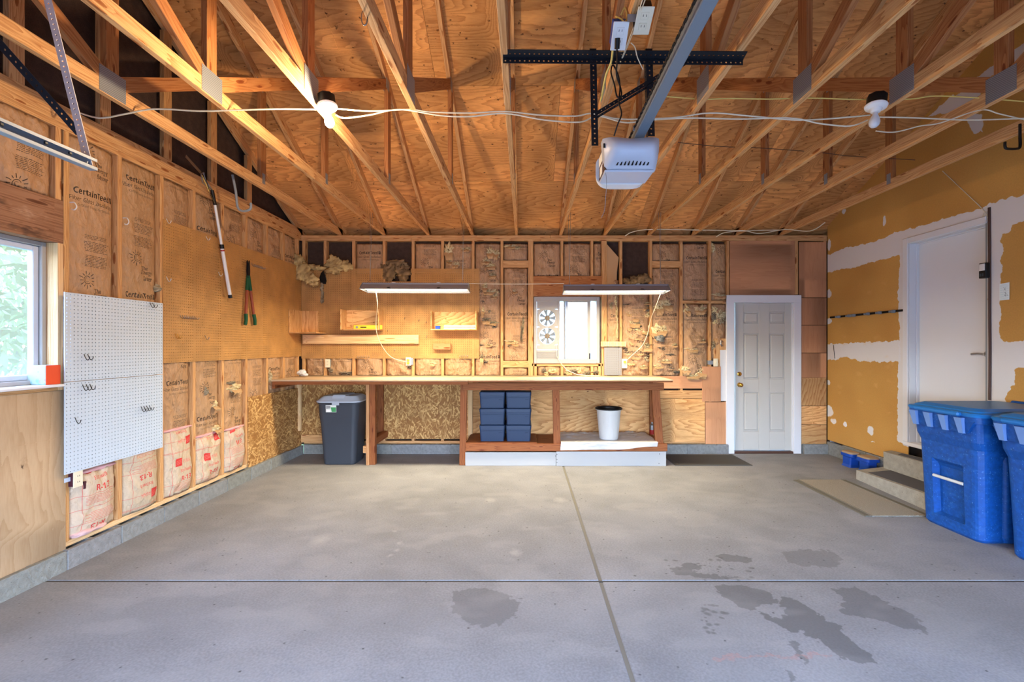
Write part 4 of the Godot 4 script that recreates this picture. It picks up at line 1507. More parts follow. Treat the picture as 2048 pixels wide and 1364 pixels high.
func make_back_window() -> void:
	var root := thing("window_2", "aluminium sliding window above the workbench", "window", at(1133, 727, DB), "", "structure")
	var f := DB - 0.02
	var x := func(p: float) -> float: return bx(p, f)
	var y := func(p: float) -> float: return by(p, f)
	var bxp := func(called: String, a: float, b: float, c: float, d: float, z0: float, z1: float, m: Material, bev: float) -> void:
		box_part(called, Vector3(x.call(a), y.call(d), -(f + z0)), Vector3(x.call(b), y.call(c), -(f + z1)), m, root, 1, bev)
	bxp.call("frame", 1068, 1073.5, 594, 727, 0.0, 0.1, M.alu, 0.003)
	bxp.call("frame", 1193, 1199.5, 594, 727, 0.0, 0.1, M.alu, 0.003)
	bxp.call("frame", 1073.5, 1193, 594, 602, 0.0, 0.1, M.alu, 0.003)
	bxp.call("frame", 1073.5, 1193, 718, 727, 0.0, 0.1, M.alu, 0.003)
	bxp.call("stile", 1115.5, 1119.5, 602, 718, 0.005, 0.06, M.alu, 0.003)
	bxp.call("stile", 1128, 1131, 602, 718, 0.05, 0.08, M.alu, 0.002)
	bxp.call("stile", 1131, 1136, 602, 718, 0.02, 0.05, M.galv, 0.002)
	bxp.call("stile", 1175, 1181.5, 602, 718, 0.02, 0.05, M.alu, 0.003)
	bxp.call("rail", 1136, 1175, 602, 604, 0.02, 0.05, M.alu, 0.0)
	bxp.call("rail", 1136, 1175, 716.5, 718, 0.02, 0.05, M.alu, 0.0)
	bxp.call("latch", 1178.6, 1181.2, 706.5, 722, 0.008, 0.02, M.black_plastic, 0.002)
	bxp.call("pane", 1136, 1175, 604, 716.5, 0.034, 0.037, M.glass, 0.0)
	bxp.call("pane", 1119.5, 1193, 602, 718, 0.064, 0.067, M.glass, 0.0)
	# twin fan
	var fan := thing("window_fan", "twin-blade window fan set into the sliding window", "fan", at(1094.5, 701, f))
	var fp := f + 0.012
	var pl := MB.new()
	var hw := bx(1115.3, fp) - bx(1094.5, fp)
	for py: float in [636.0, 672.0]:
		ring_plate(pl, at(1094.5, py, fp), hw, 18.0 / F * fp, 0.112, 0.05)
	var top := at(1094.5, 618, fp)
	pl.slab(top + Vector3(-hw, 0, 0), at(1094.5, 602, fp) + Vector3(hw, 0, -0.02), 0)
	pl.slab(at(1094.5, 699, fp) + Vector3(-hw, 0, 0), at(1094.5, 690, fp) + Vector3(hw, 0, -0.02), 0)
	part("fan_panel", pl, M.alu, fan)
	for py: float in [636.0, 672.0]:
		var c := at(1094.5, py, fp + 0.03)
		for k in 7:
			var a := TAU * k / 7 + (0.3 if py > 650 else 0.0)
			var o := Vector3(cos(a), sin(a), 0)
			var tn := Vector3(-sin(a), cos(a), 0)
			var b := MB.new()
			var rows := []
			var uvs := []
			for j in 4:
				var rad := lerpf(0.035, 0.108, j / 3.0)
				var wd := lerpf(0.011, 0.028, j / 3.0)
				rows.append(PackedVector3Array([c + o * rad - tn * wd + Vector3(0, 0, -0.012), c + o * rad + Vector3(0, 0, 0.002), c + o * rad + tn * wd + Vector3(0, 0, 0.014)]))
				uvs.append(PackedVector2Array([Vector2.ZERO, Vector2.ZERO, Vector2.ZERO]))
			b.grid(rows, uvs, Vector3(0, 0, 1))
			part("blade", b, M.duct, fan)
		var hub := MB.new()
		hub.col = lin(Color(0.8, 0.72, 0.6))
		hub.lathe(Transform3D(Basis(Vector3.RIGHT, Vector3(0, 0, 1), Vector3(0, -1, 0)), c + Vector3(0, 0, -0.02)), [Vector2(0.038, 0), Vector2(0.038, 0.03), Vector2(0.03, 0.04), Vector2(0, 0.045)], 20)
		part("hub", hub, M.alu, fan)
		var g := MB.new()
		g.tube(PackedVector3Array([c + Vector3(0, 0.112, 0.03), c + Vector3(0, -0.112, 0.03)]), 0.003)
		part("guard_wire", g, M.duct, fan)
	for k in 7:
		var yy := 703.0 + k * 2.2
		box_part("louvre", at(1073.5, yy + 1.6, fp), at(1113, yy, fp) + Vector3(0, 0, -0.012), M.alu, fan, 0, 0.002)
	box_part("louvre_backing", at(1073.5, 719, fp + 0.012), at(1115, 700, fp + 0.02), M.alu, fan, 0)
	tube_part("power_cord", [at(1113, 690, fp - 0.01), at(1113.5, 712, fp - 0.02), at(1122, 727, f - 0.03), at(1135, 741, 6.15), at(1155, 749.5, 6.1), at(1180, 751.0, 6.1), at(1200, 751.5, 6.05)], 0.004, M.cable_white, fan)


# ---------------------------------------------------------------- insulation
func wp(wall: String, u: float, y: float, out: float) -> Vector3:
	return Vector3(u, y, -(DB - out)) if wall == "b" else Vector3(XL + out, y, -u)

var batt_count := 0

func batt(label: String, wall: String, u0: float, u1: float, y0: float, y1: float, o := {}) -> Node3D:
	batt_count += 1
	var sd: int = o.get("seed", batt_count * 7 + 3)
	var top: float = o.get("y0", rr(2.2, 3.1))
	var rec: float = o.get("rec", -0.020)
	var bul: float = o.get("bulge", 0.014)
	var wr: float = o.get("wr", 0.012)
	var pink: bool = o.get("pink", false)
	var root := thing("insulation_batt", label, "insulation", wp(wall, (u0 + u1) / 2, y0, rec), o.get("group", "paper-faced insulation batts between the studs"))
	var n1 := fnoise(sd, 5.0, 3)
	n1.fractal_type = FastNoiseLite.FRACTAL_RIDGED
	n1.domain_warp_enabled = true
	n1.domain_warp_amplitude = 0.08
	n1.domain_warp_frequency = 3.0
	var n2 := fnoise(sd + 1, 1.6, 2)
	var nu := 16
	var nv := maxi(6, int((y1 - y0) / 0.022))
	var rows := []
	var uvs := []
	var tall: float = 0.75 if pink else 0.915
	var wid := u1 - u0
	for j in range(-1, nv + 2):
		var row := PackedVector3Array()
		var ur := PackedVector2Array()
		var v := clampf(float(j) / nv, 0.0, 1.0)
		var y := lerpf(y1, y0, v)
		for i in range(-1, nu + 2):
			var s := clampf(float(i) / nu, 0.0, 1.0)
			var u := lerpf(u0, u1, s)
			var e := minf(s, 1.0 - s) * 2.0
			var ev := minf(v, 1.0 - v) * (y1 - y0) / 0.12
			var lift := pow(clampf(e * 1.7, 0, 1), 0.6)
			var out := rec - 0.018 * (1.0 - lift)
			out += bul * lift * clampf(0.25 + ev, 0.0, 1.0) * (1.0 + 0.8 * n2.get_noise_2d(u * 2.0, y * 2.0))
			out += wr * clampf(e * 3.0, 0, 1) * (n1.get_noise_2d(u * 1.1, y * 0.8) - 0.1)
			out += 0.35 * wr * clampf(e * 3.0, 0, 1) * n1.get_noise_2d(u * 3.1 + 20.0, y * 2.3)
			out = minf(out, o.get("most", 0.1))
			if i < 0 or i > nu or j < 0 or j > nv:
				out = minf(-0.086, rec - 0.03)
			var yy := y
			if pink:
				yy += 0.02 * n2.get_noise_1d(u * 9.0 + 4.0) * (1.0 - v)
			row.append(wp(wall, u + 0.004 * n2.get_noise_2d(y * 5.0, 3.0) * (1.0 - e), yy, out))
			var uu := (u - u0) / 0.37
			ur.append(Vector2(uu, (top - y) / tall))
		rows.append(row)
		uvs.append(ur)
	var mb := MB.new()
	mb.col = tone(0.94, 1.04)
	mb.grid(rows, uvs, wp(wall, 0, 0, 1) - wp(wall, 0, 0, 0))
	part("facing_paper", mb, M.pink_paper if pink else M.kraft, root)
	if pink and o.get("fuzz", true):
		var fz := MB.new()
		fz.blob(wp(wall, (u0 + u1) / 2, y1 + 0.004, rec - 0.01), Vector3(0.025, 0.012, wid * 0.44), n1, 0.45, 22, 8, lin(Color(0.93, 0.74, 0.74)), lin(Color(0.83, 0.62, 0.62)))
		part("pink_fibre", fz, M.fluff, root)
	return root

var tear_n := 0
# exposed glass wool where the paper is torn, with a curled flap
func tear(root: Node3D, wall: String, u: float, y: float, w: float, h: float, dirty := 0.0, flap := true, out := -0.004) -> void:
	tear_n += 1
	var nn := fnoise(900 + tear_n, 1.0, 3)
	var rg := fnoise(1900 + tear_n, 1.0, 3)
	rg.fractal_type = FastNoiseLite.FRACTAL_RIDGED
	var mb := MB.new()
	if wall == "b":
		w *= 1.6
		h *= 1.5
	var c1 := lin(Color(0.95, 0.89, 0.70)).lerp(lin(Color(0.50, 0.45, 0.40)), dirty)
	var c2 := lin(Color(0.68, 0.53, 0.31)).lerp(lin(Color(0.15, 0.13, 0.12)), dirty)
	var prow := []
	var puv := []
	var pcol := []
	for j in 9:
		var row := PackedVector3Array()
		var ur := PackedVector2Array()
		var cr := PackedColorArray()
		var v := j / 8.0
		for i in 31:
			var a := TAU * (i % 30) / 30.0
			var k := 1.0 + 0.75 * nn.get_noise_2d(cos(a) * 1.3, sin(a) * 1.3) + 0.35 * nn.get_noise_2d(cos(a) * 5.0, sin(a) * 5.0 + 9.0)
			var pu := u + cos(a) * w * v * k
			var py := y + sin(a) * h * v * k
			var lift := 0.04 * (rg.get_noise_2d(pu * 22.0, py * 34.0) * 0.6 + 0.25) + 0.012 * nn.get_noise_2d(pu * 90.0, py * 90.0)
			row.append(wp(wall, pu, py, out + lift * (1.0 - v * v * v) - 0.03 * v * v * v * v))
			ur.append(Vector2(v, 0))
			cr.append(c1.lerp(c2, clampf(0.5 + 0.9 * nn.get_noise_2d(pu * 40.0, py * 60.0 + 7.0) - lift * 8.0, 0, 1)))
		prow.append(row)
		puv.append(ur)
		pcol.append(cr)
	mb.grid(prow, puv, wp(wall, 0, 0, 1) - wp(wall, 0, 0, 0), pcol)
	part("torn_wool", mb, M.fluff, root)
	if flap:
		var rows := []
		var uvs := []
		var lean := rr(-0.5, 0.5)
		for j in 6:
			var row := PackedVector3Array()
			var ur := PackedVector2Array()
			var v := j / 5.0
			for i in 7:
				var s := i / 6.0 - 0.5
				var ww := w * (1.7 - 0.7 * v) * (1.0 + 0.3 * nn.get_noise_2d(i * 13.0, j * 9.0))
				var curl := 0.012 + 0.05 * sin(v * 2.4) * (0.7 + 0.6 * nn.get_noise_2d(i * 17.0, j * 5.0 + 40.0))
				row.append(wp(wall, u + s * ww + lean * v * w * 0.6, y - h * 0.35 - h * 1.1 * v + 0.01 * nn.get_noise_1d(i * 21.0), out + curl))
				ur.append(Vector2(0.3 + 0.05 * i, 0.33 + 0.01 * j))
			rows.append(row)
			uvs.append(ur)
		var fm := MB.new()
		fm.col = tone(0.9, 1.1)
		fm.grid(rows, uvs, wp(wall, 0, 0, 1) - wp(wall, 0, 0, 0))
		part("paper_flap", fm, M.kraft_back, root)

func make_left_batts() -> void:
	var st := [3.057, 3.461, 3.862, 4.24, 4.643, 5.04, 5.446, 5.826, 6.2]
	var tops := [2.66, 2.896, 2.16, 2.70, 2.40, 2.55, 2.2, 2.75]
	batt("crumpled brown insulation batt above the window header", "l", 2.627, 2.981, 2.47, 2.942, {"y0": 3.18, "wr": 0.02})
	batt("brown insulation batt above the header, on the garage doorway side", "l", 2.2, 2.58, 2.47, 2.942, {"y0": 3.0})
	for i in 8:
		var low := 0.50 if i < 5 else 0.88
		var lab: String = "brown printed insulation batt in the window wall, %s stud bay from the window" % ORD[i]
		var b := batt(lab, "l", st[i] + 0.02, st[i + 1] - 0.02, low, 2.942, {"y0": tops[i], "rec": -0.026, "bulge": 0.012, "wr": 0.016, "most": -0.001})
		if i == 1:
			tear(b, "l", 3.835, 1.98, 0.02, 0.03, 0.5, false)
		if i == 3:
			tear(b, "l", 4.40, 1.05, 0.02, 0.05, 0.7, false)
			tear(b, "l", 4.52, 0.90, 0.05, 0.04, 0.1)
			tear(b, "l", 4.55, 0.66, 0.07, 0.035, 0.2)
		if i == 4:
			tear(b, "l", 4.84, 1.04, 0.11, 0.05, 0.25)
			tear(b, "l", 4.80, 1.10, 0.06, 0.02, 0.8, false)
		if i == 6:
			tear(b, "l", 5.52, 1.12, 0.02, 0.07, 0.5, false)
	var pt := [0.60, 0.86, 0.745, 0.62, 0.61]
	for i in 5:
		var lab: String = "tan insulation batt with red lettering at the wall foot, %s from the window" % ORD[i]
		batt(lab, "l", st[i] + 0.022, st[i + 1] - 0.022, 0.172, pt[i], {"pink": true, "most": 0.034, "fuzz": i != 1, "y0": [0.72, 0.95, 0.55, 0.5, 0.70][i], "rec": -0.012, "bulge": 0.04, "wr": 0.016, "group": "red printed insulation batts along the wall foot"})
	# pink scraps at the foot of the first bay
	var nn := fnoise(77, 1.0, 3)
	var mb := MB.new()
	mb.blob(Vector3(XL - 0.01, 0.185, -3.2), Vector3(0.05, 0.022, 0.12), nn, 0.6, 18, 10, lin(Color(0.90, 0.76, 0.74)), lin(Color(0.78, 0.62, 0.60)))
	solo("insulation_scrap", mb, M.fluff, "scrap of pink insulation lying on the sill plate under the white pegboard", "insulation")

func make_back_batts() -> void:
	var g := "paper-faced insulation batts between the studs"
	var mk := func(lab: String, a: float, b: float, c: float, d: float, o := {}) -> Node3D:
		return batt(lab, "b", bx(a), bx(b), by(d), by(c), o)
	var U := 487.0
	# above the pegboard
	mk.call("brown insulation batt above the back pegboard, third bay from the corner", 711, 764, U, 545, {"y0": 2.86})
	mk.call("brown insulation batt above the back pegboard, fifth bay from the corner", 830, 882, U, 545, {"y0": 3.35})
	var b: Node3D = mk.call("torn brown insulation batt above the back pegboard, sixth bay from the corner", 889, 943, U, 545, {"wr": 0.02})
	tear(b, "b", bx(897), by(500), 0.05, 0.07, 0.05)
	tear(b, "b", bx(912), by(528), 0.04, 0.03, 0.15)
	tear(b, "b", bx(930), by(498), 0.05, 0.02, 0.3)
	tear(b, "b", bx(899), by(522), 0.03, 0.03, 0.4)
	# below the pegboard
	var lows := [[611, 646], [654, 703], [711, 764], [772, 822], [830, 882], [889, 942]]
	var ys := [1.7, 1.45, 1.93, 1.50, 1.51, 1.44]
	for i in 6:
		b = mk.call("brown insulation batt showing between pegboard and bench top, %s bay from the corner" % ORD[i], lows[i][0], lows[i][1], 708, 752, {"y0": ys[i], "wr": 0.02})
		if i == 1:
			tear(b, "b", bx(661), by(741), 0.03, 0.025, 0.85, false)
			tear(b, "b", bx(690), by(746), 0.06, 0.015, 0.9, false)
		if i == 3:
			tear(b, "b", bx(818), by(735), 0.02, 0.012, 0.95, false)
		if i == 4:
			tear(b, "b", bx(866), by(727), 0.03, 0.02, 0.1)
	# beside the pegboard
	b = mk.call("badly torn insulation batt in the bay beside the back pegboard", 950, 1001, U, 752, {"y0": 2.33, "wr": 0.022})
	for e: Array in [[980, 503, .04, .05, .2], [992, 505, .03, .05, .3], [972, 521, .05, .03, .2], [982, 531, .06, .03, .15], [984, 549, .05, .03, .5], [970, 572, .03, .04, .2], [980, 582, .07, .03, .3], [988, 592, .04, .02, .1], [966, 620, .02, .05, .1], [972, 640, .05, .03, .9], [984, 645, .05, .02, .6], [964, 712, .02, .06, .7], [978, 690, .04, .015, .3]]:
		tear(b, "b", bx(e[0]), by(e[1]), e[2], e[3], e[4])
	for i in 9:
		tear(b, "b", bx(rr(958, 995)), by(rr(495, 740)), rr(0.03, 0.06), rr(0.008, 0.02), 0.95, false, -0.012)
	b = mk.call("small insulation batt above the upper blocking left of the window header", 1008, 1055, U, 520, {"y0": 3.0})
	tear(b, "b", bx(1022), by(492), 0.06, 0.02, 0.3)
	tear(b, "b", bx(1034), by(495), 0.05, 0.02, 0.5, false)
	b = mk.call("long insulation batt with a loose paper edge beside the sliding window", 1008, 1055, 536, 722, {"y0": 2.01, "wr": 0.02})
	for e: Array in [[1022, 683, .06, .02, .4], [1030, 686, .04, .025, .1], [1018, 690, .02, .03, .8], [1043, 670, .015, .12, .8], [1046, 650, .012, .1, .6], [1030, 582, .03, .02, .3]]:
		tear(b, "b", bx(e[0]), by(e[1]), e[2], e[3], e[4], e[2] > 0.02)
	mk.call("small insulation batt between the lower blocking and the bench top", 1008, 1055, 736, 752, {"y0": 2.44})
	# over and under the window
	mk.call("insulation batt over the window header, first bay", 1068, 1121, U, 552, {"y0": 3.45, "wr": 0.016})
	mk.call("insulation batt over the window header, second bay with curved creases", 1128, 1181, U, 552, {"y0": 3.25, "wr": 0.022})
	mk.call("narrow strip of insulation over the header end", 1188, 1203, U, 552, {"wr": 0.02})
	for e: Array in [[1075, 1121, "fan"], [1127, 1181, "sash"], [1187, 1196, "latch"]]:
		b = mk.call("torn insulation batt under the window below its %s" % e[2], e[0], e[1], 733, 752, {"wr": 0.02, "bulge": 0.0})
		for i in (4 if e[1] - e[0] > 20 else 1):
			tear(b, "b", bx(rr(e[0] + 6, e[1] - 6)), by(rr(735, 748)), rr(0.02, 0.05), rr(0.015, 0.03), [0.9, 0.1, 0.85, 0.2][i], i % 2 == 1)
	# right of the window
	b = mk.call("narrow folded insulation batt beside the window latch side", 1214, 1239, 560, 700, {"y0": 2.9, "wr": 0.02})
	for e: Array in [[1233, 620, .012, .1, .1], [1235, 660, .012, .1, .2], [1231, 600, .015, .06, .0], [1222, 612, .02, .05, .5]]:
		tear(b, "b", bx(e[0]), by(e[1]), e[2], e[3], e[4], false)
	var tr := MB.new()
	var z := -(DB + 0.015)
	tr.prism(Transform3D(Basis(), Vector3(0, 0, z)), PackedVector2Array([Vector2(bx(1214), by(488)), Vector2(bx(1238), by(515)), Vector2(bx(1234), by(545)), Vector2(bx(1233), by(575)), Vector2(bx(1214), by(575))]), 0.01)
	solo("paper_scrap", tr, M.kraft_back, "triangular remnant of brown paper high beside the window header", "paper")
	b = mk.call("insulation batt ripped into layers behind the hanging light cord", 1245, 1299, 580, 752, {"y0": 2.4, "wr": 0.03, "bulge": 0.03})
	for i in 14:
		tear(b, "b", bx(rr(1250, 1294)), by(rr(600, 735)), rr(0.03, 0.07), rr(0.01, 0.02), 0.95, false, -0.012)
	for i in 30:
		tear(b, "b", bx(rr(1250, 1294)), by(596 + i * 4.9), rr(0.025, 0.08), rr(0.012, 0.035), [0.05, 0.2, 0.0, 0.7, 0.3, 0.9][i % 6] if i < 17 else [0.3, 0.5][i % 2], i % 2 == 0)
	b = mk.call("small insulation batt above the blocking near the second shop light", 1305, 1360, U, 521, {"y0": 3.45, "wr": 0.02})
	b = mk.call("insulation batt with a ripped yellow patch behind the second shop light", 1305, 1360, 536, 752, {"y0": 2.0, "wr": 0.02})
	for e: Array in [[1319, 613, .05, .06, .0], [1334, 607, .06, .05, .05], [1314, 662, .07, .07, .0], [1324, 658, .06, .05, .05], [1349, 690, .03, .02, .5], [1331, 722, .06, .02, .4], [1318, 732, .05, .02, .2]]:
		tear(b, "b", bx(e[0]), by(e[1]), e[2], e[3], e[4])
	for i in 5:
		tear(b, "b", bx(rr(1310, 1355)), by(rr(690, 745)), rr(0.03, 0.06), rr(0.008, 0.016), 0.95, false, -0.012)
	mk.call("dusty insulation batt above the ledge beside the back door", 1366, 1417, U, 600, {"y0": 2.79, "wr": 0.014})
	b = mk.call("insulation batt with torn flaps below the ledge beside the back door", 1366, 1417, 608, 756, {"y0": 1.99, "wr": 0.022, "bulge": 0.025})
	for e: Array in [[1375, 618, .03, .05, .3], [1400, 618, .06, .04, .2], [1384, 697, .06, .03, .2], [1403, 681, .05, .02, .4], [1373, 738, .05, .04, .0], [1388, 750, .09, .03, .0], [1402, 742, .05, .05, .0]]:
		tear(b, "b", bx(e[0]), by(e[1]), e[2], e[3], e[4])
	b = mk.call("narrow insulation batt high up against the door framing", 1424, 1453, U, 600, {"y0": 2.6, "wr": 0.016})
	tear(b, "b", bx(1427), by(495), 0.02, 0.05, 0.1, false)
	tear(b, "b", bx(1440), by(590), 0.07, 0.03, 0.35)
	b = mk.call("shredded narrow insulation batt above the light switch", 1424, 1453, 608, 720, {"wr": 0.02})
	for e: Array in [[1430, 618, .03, .04, .2], [1428, 632, .03, .05, .9], [1440, 628, .06, .05, .4], [1432, 645, .03, .04, .1], [1444, 640, .04, .04, .7], [1428, 690, .02, .05, .8]]:
		tear(b, "b", bx(e[0]), by(e[1]), e[2], e[3], e[4], false)
	# loose wool in the open bays
	var c1 := lin(Color(0.86, 0.76, 0.52))
	var c2 := lin(Color(0.48, 0.37, 0.23))
	var wool := func(lab: String, list: Array, a := c1, c := c2) -> void:
		var mb := MB.new()
		for e: Array in list:
			tear_n += 1
			mb.blob(at(e[0], e[1], e[4]), Vector3(e[2] / 2, e[3] / 2, 0.035), fnoise(500 + tear_n, 1.0, 3), 0.7, 30, 18, a, c)
		solo("glass_wool", mb, M.fluff, lab, "insulation", "loose glass wool in the open bays")
	wool.call("long lump of yellow wool hanging out of the upper wall corner", [[596, 525, .16, .22, 6.15], [604, 543, .20, .20, 6.14], [619, 556, .18, .16, 6.15], [628, 566, .12, .10, 6.16]])
	wool.call("thin strip of yellow wool at the pegboard top in the first open bay", [[625, 535, .30, .07, 6.24], [640, 537, .14, .06, 6.24]])
	wool.call("big crumpled pile of yellow wool in the second open bay", [[668, 527, .22, .20, 6.22], [686, 530, .26, .14, 6.22], [672, 540, .20, .10, 6.2]])
	wool.call("greyish wool slab showing through the pegboard cutout", [[780, 545, .22, .24, 6.28], [806, 546, .24, .24, 6.28], [794, 528, .34, .10, 6.3]], lin(Color(0.62, 0.52, 0.38)), lin(Color(0.30, 0.24, 0.18)))
	wool.call("dusty wool ridge behind the second shop light", [[1258, 563, .18, .10, 6.3], [1275, 558, .24, .12, 6.3], [1292, 556, .18, .12, 6.3]], lin(Color(0.66, 0.55, 0.38)), lin(Color(0.28, 0.22, 0.17)))
	wool.call("grey wool tuft caught on the stud below the second shop light", [[1318, 677, .13, .08, 6.22]], lin(Color(0.62, 0.62, 0.60)), lin(Color(0.25, 0.25, 0.25)))


# ---------------------------------------------------------------- things
func make_pegboards() -> void:
	var mb := MB.new()
	var t := 0.006
	# brown, window wall: 8 by 4 feet
	mb.holes(Vector3(XL + 0.008, 1.345, -3.866), Vector3(0, 0, -2.396), Vector3(0, 1.232, 0), 94, 48, 0.0038, t, null, false)
	solo("pegboard", mb, M.hardboard, "large brown pegboard on the window wall holding the loppers", "pegboard")
	# brown, back wall, with a cutout
	mb = MB.new()
	var x0 := XL + 0.01
	var x1 := bx(959)
	var y0 := by(717)
	var y1 := by(537.5)
	var ca := (bx(766) - x0) / (x1 - x0)
	var cb := (bx(823) - x0) / (x1 - x0)
	var cy := (by(562) - y0) / (y1 - y0)
	mb.holes(Vector3(x0, y0, -(DB - 0.008)), Vector3(x1 - x0, 0, 0), Vector3(0, y1 - y0, 0), 96, 49, 0.0038, t, func(u: float, v: float) -> bool: return u > ca and u < cb and v > cy, false)
	solo("pegboard", mb, M.hardboard, "large brown pegboard on the back wall behind the small shelves", "pegboard")
	# white, two halves
	for e: Array in [[1.255, 1.852, "upper", 24], [0.638, 1.251, "lower", 24]]:
		mb = MB.new()
		mb.holes(Vector3(XL + 0.045, e[0], -3.0), Vector3(0, 0, -0.815), Vector3(0, e[1] - e[0], 0), 32, e[3], 0.0042, t)
		solo("pegboard", mb, M.white_board, "%s half of the white pegboard beside the window" % e[2], "pegboard")
	for i in 3:
		var d: float = [3.06, 3.46, 3.78][i]
		mb = MB.new()
		mb.slab(Vector3(XL, 0.66, -d - 0.015), Vector3(XL + 0.038, 1.83, -d + 0.015), 1)
		solo("furring_strip", mb, M.pine, "%s wood strip from the window holding the white pegboard off its studs" % ORD[i], "strip", "strips behind the white pegboard")
	# small grey one under its wooden tool strip
	mb = MB.new()
	var f := DB - 0.03
	mb.holes(at(1208.5, 750, f), Vector3(bx(1243.5, f) - bx(1208.5, f), 0, 0), Vector3(0, by(695, f) - by(750, f), 0), 9, 15, 0.0034, t)
	solo("pegboard", mb, M.grey_board, "small grey pegboard standing on the bench by the window", "pegboard")
	var h := MB.new()
	h.holes(at(1202, 693, f - 0.02), Vector3(bx(1252, f) - bx(1202, f), 0, 0), Vector3(0, by(683, f) - by(693, f), 0), 8, 1, 0.004, 0.03)
	solo("tool_strip", h, M.pine_pale, "short drilled wood strip over the small grey pegboard", "tool strip")

func hook(pos: Vector3, out: Vector3, m: Material, label: String, curl := 0.022, n := 1) -> void:
	var mb := MB.new()
	var side := Vector3.UP.cross(out)
	for k in n:
		var q := pos + side * 0.026 * k
		mb.tube(smooth_path([q + Vector3(0, 0.02, 0), q + out * 0.008, q + out * 0.022 + Vector3(0, -curl * 0.7, 0), q + out * 0.036 + Vector3(0, -curl * 0.4, 0), q + out * 0.04 + Vector3(0, 0.004, 0)], 4), 0.0024, 5)
	solo("peg_hook", mb, m, label, "hook", "wire hooks on the pegboards")

func make_hooks() -> void:
	var wx := XL + 0.052
	var o := Vector3(1, 0, 0)
	for e: Array in [[300, 610, 2, "top corner"], [168, 714, 2, "upper left part"], [165, 775, 3, "just below the seam"], [150, 841, 1, "lower corner near the plywood"], [282, 818, 4, "lower edge near the red printed batts"]]:
		hook(sw(e[0], e[1], wx), o, M.dark_steel, "dark wire hooks on the white pegboard, %s" % ["by its top corner away from the window", "above the seam towards the window", "just below the seam", "low down beside the plywood", "low down away from the window"][[300, 168, 165, 150, 282].find(int(e[0]))], 0.03, e[2])
	var bx2 := XL + 0.014
	for e: Array in [[333, 442, "near its top edge"], [412, 476, "under the pole saw"], [333, 558, "half way down its window side"], [410, 675, "low and alone"], [437, 548, "beside the pole saw grip"]]:
		hook(sw(e[0], e[1], bx2), o, M.white_plastic if e[1] < 570 else M.steel, "single wire hook on the brown pegboard, %s" % e[2], 0.03, 1)
	hook(sw(360, 634, bx2), o, M.steel, "row of wire hooks on the brown pegboard under the pole saw", 0.02, 8)
	hook(sw(503, 530, bx2), o, M.steel, "row of pale wire hooks on the brown pegboard past the loppers", 0.02, 9)
	hook(sw(350, 672, bx2), o, M.brass, "brass clip hook low on the brown pegboard", 0.035, 2)
	var b := Vector3(0, 0, 1)
	var bd := DB - 0.014
	for e: Array in [[716, 714, 7], [790, 701, 1], [838, 641, 1], [853, 645, 1], [810, 637, 1], [920, 713, 5], [776, 661, 1], [854, 674, 1]]:
		hook(at(e[0], e[1], bd), b, M.steel, "tiny wire hooks on the back pegboard, %s" % ["along its bottom edge by the outlet", "under the long ledge board", "between the two shelves, higher one", "between the two shelves, lower one", "beside the yellow level", "in its bottom corner by the torn batt", "right beside the level shelf", "over the small wood holder"][[716, 790, 838, 853, 810, 920, 776, 854].find(int(e[0]))], 0.016, e[2])
	# cup hooks on the studs
	for e: Array in [[140, 405], [246, 436]]:
		var p := sw(e[0], e[1], XL)
		var mb := MB.new()
		mb.tube(smooth_path([p, p + Vector3(0.03, 0, 0), p + Vector3(0.045, -0.03, 0), p + Vector3(0.03, -0.05, 0), p + Vector3(0.012, -0.045, 0)], 4), 0.004, 6)
		solo("cup_hook", mb, M.white_plastic, "white cup hook in the %s stud past the window" % ("first" if e[0] < 200 else "second"), "hook")

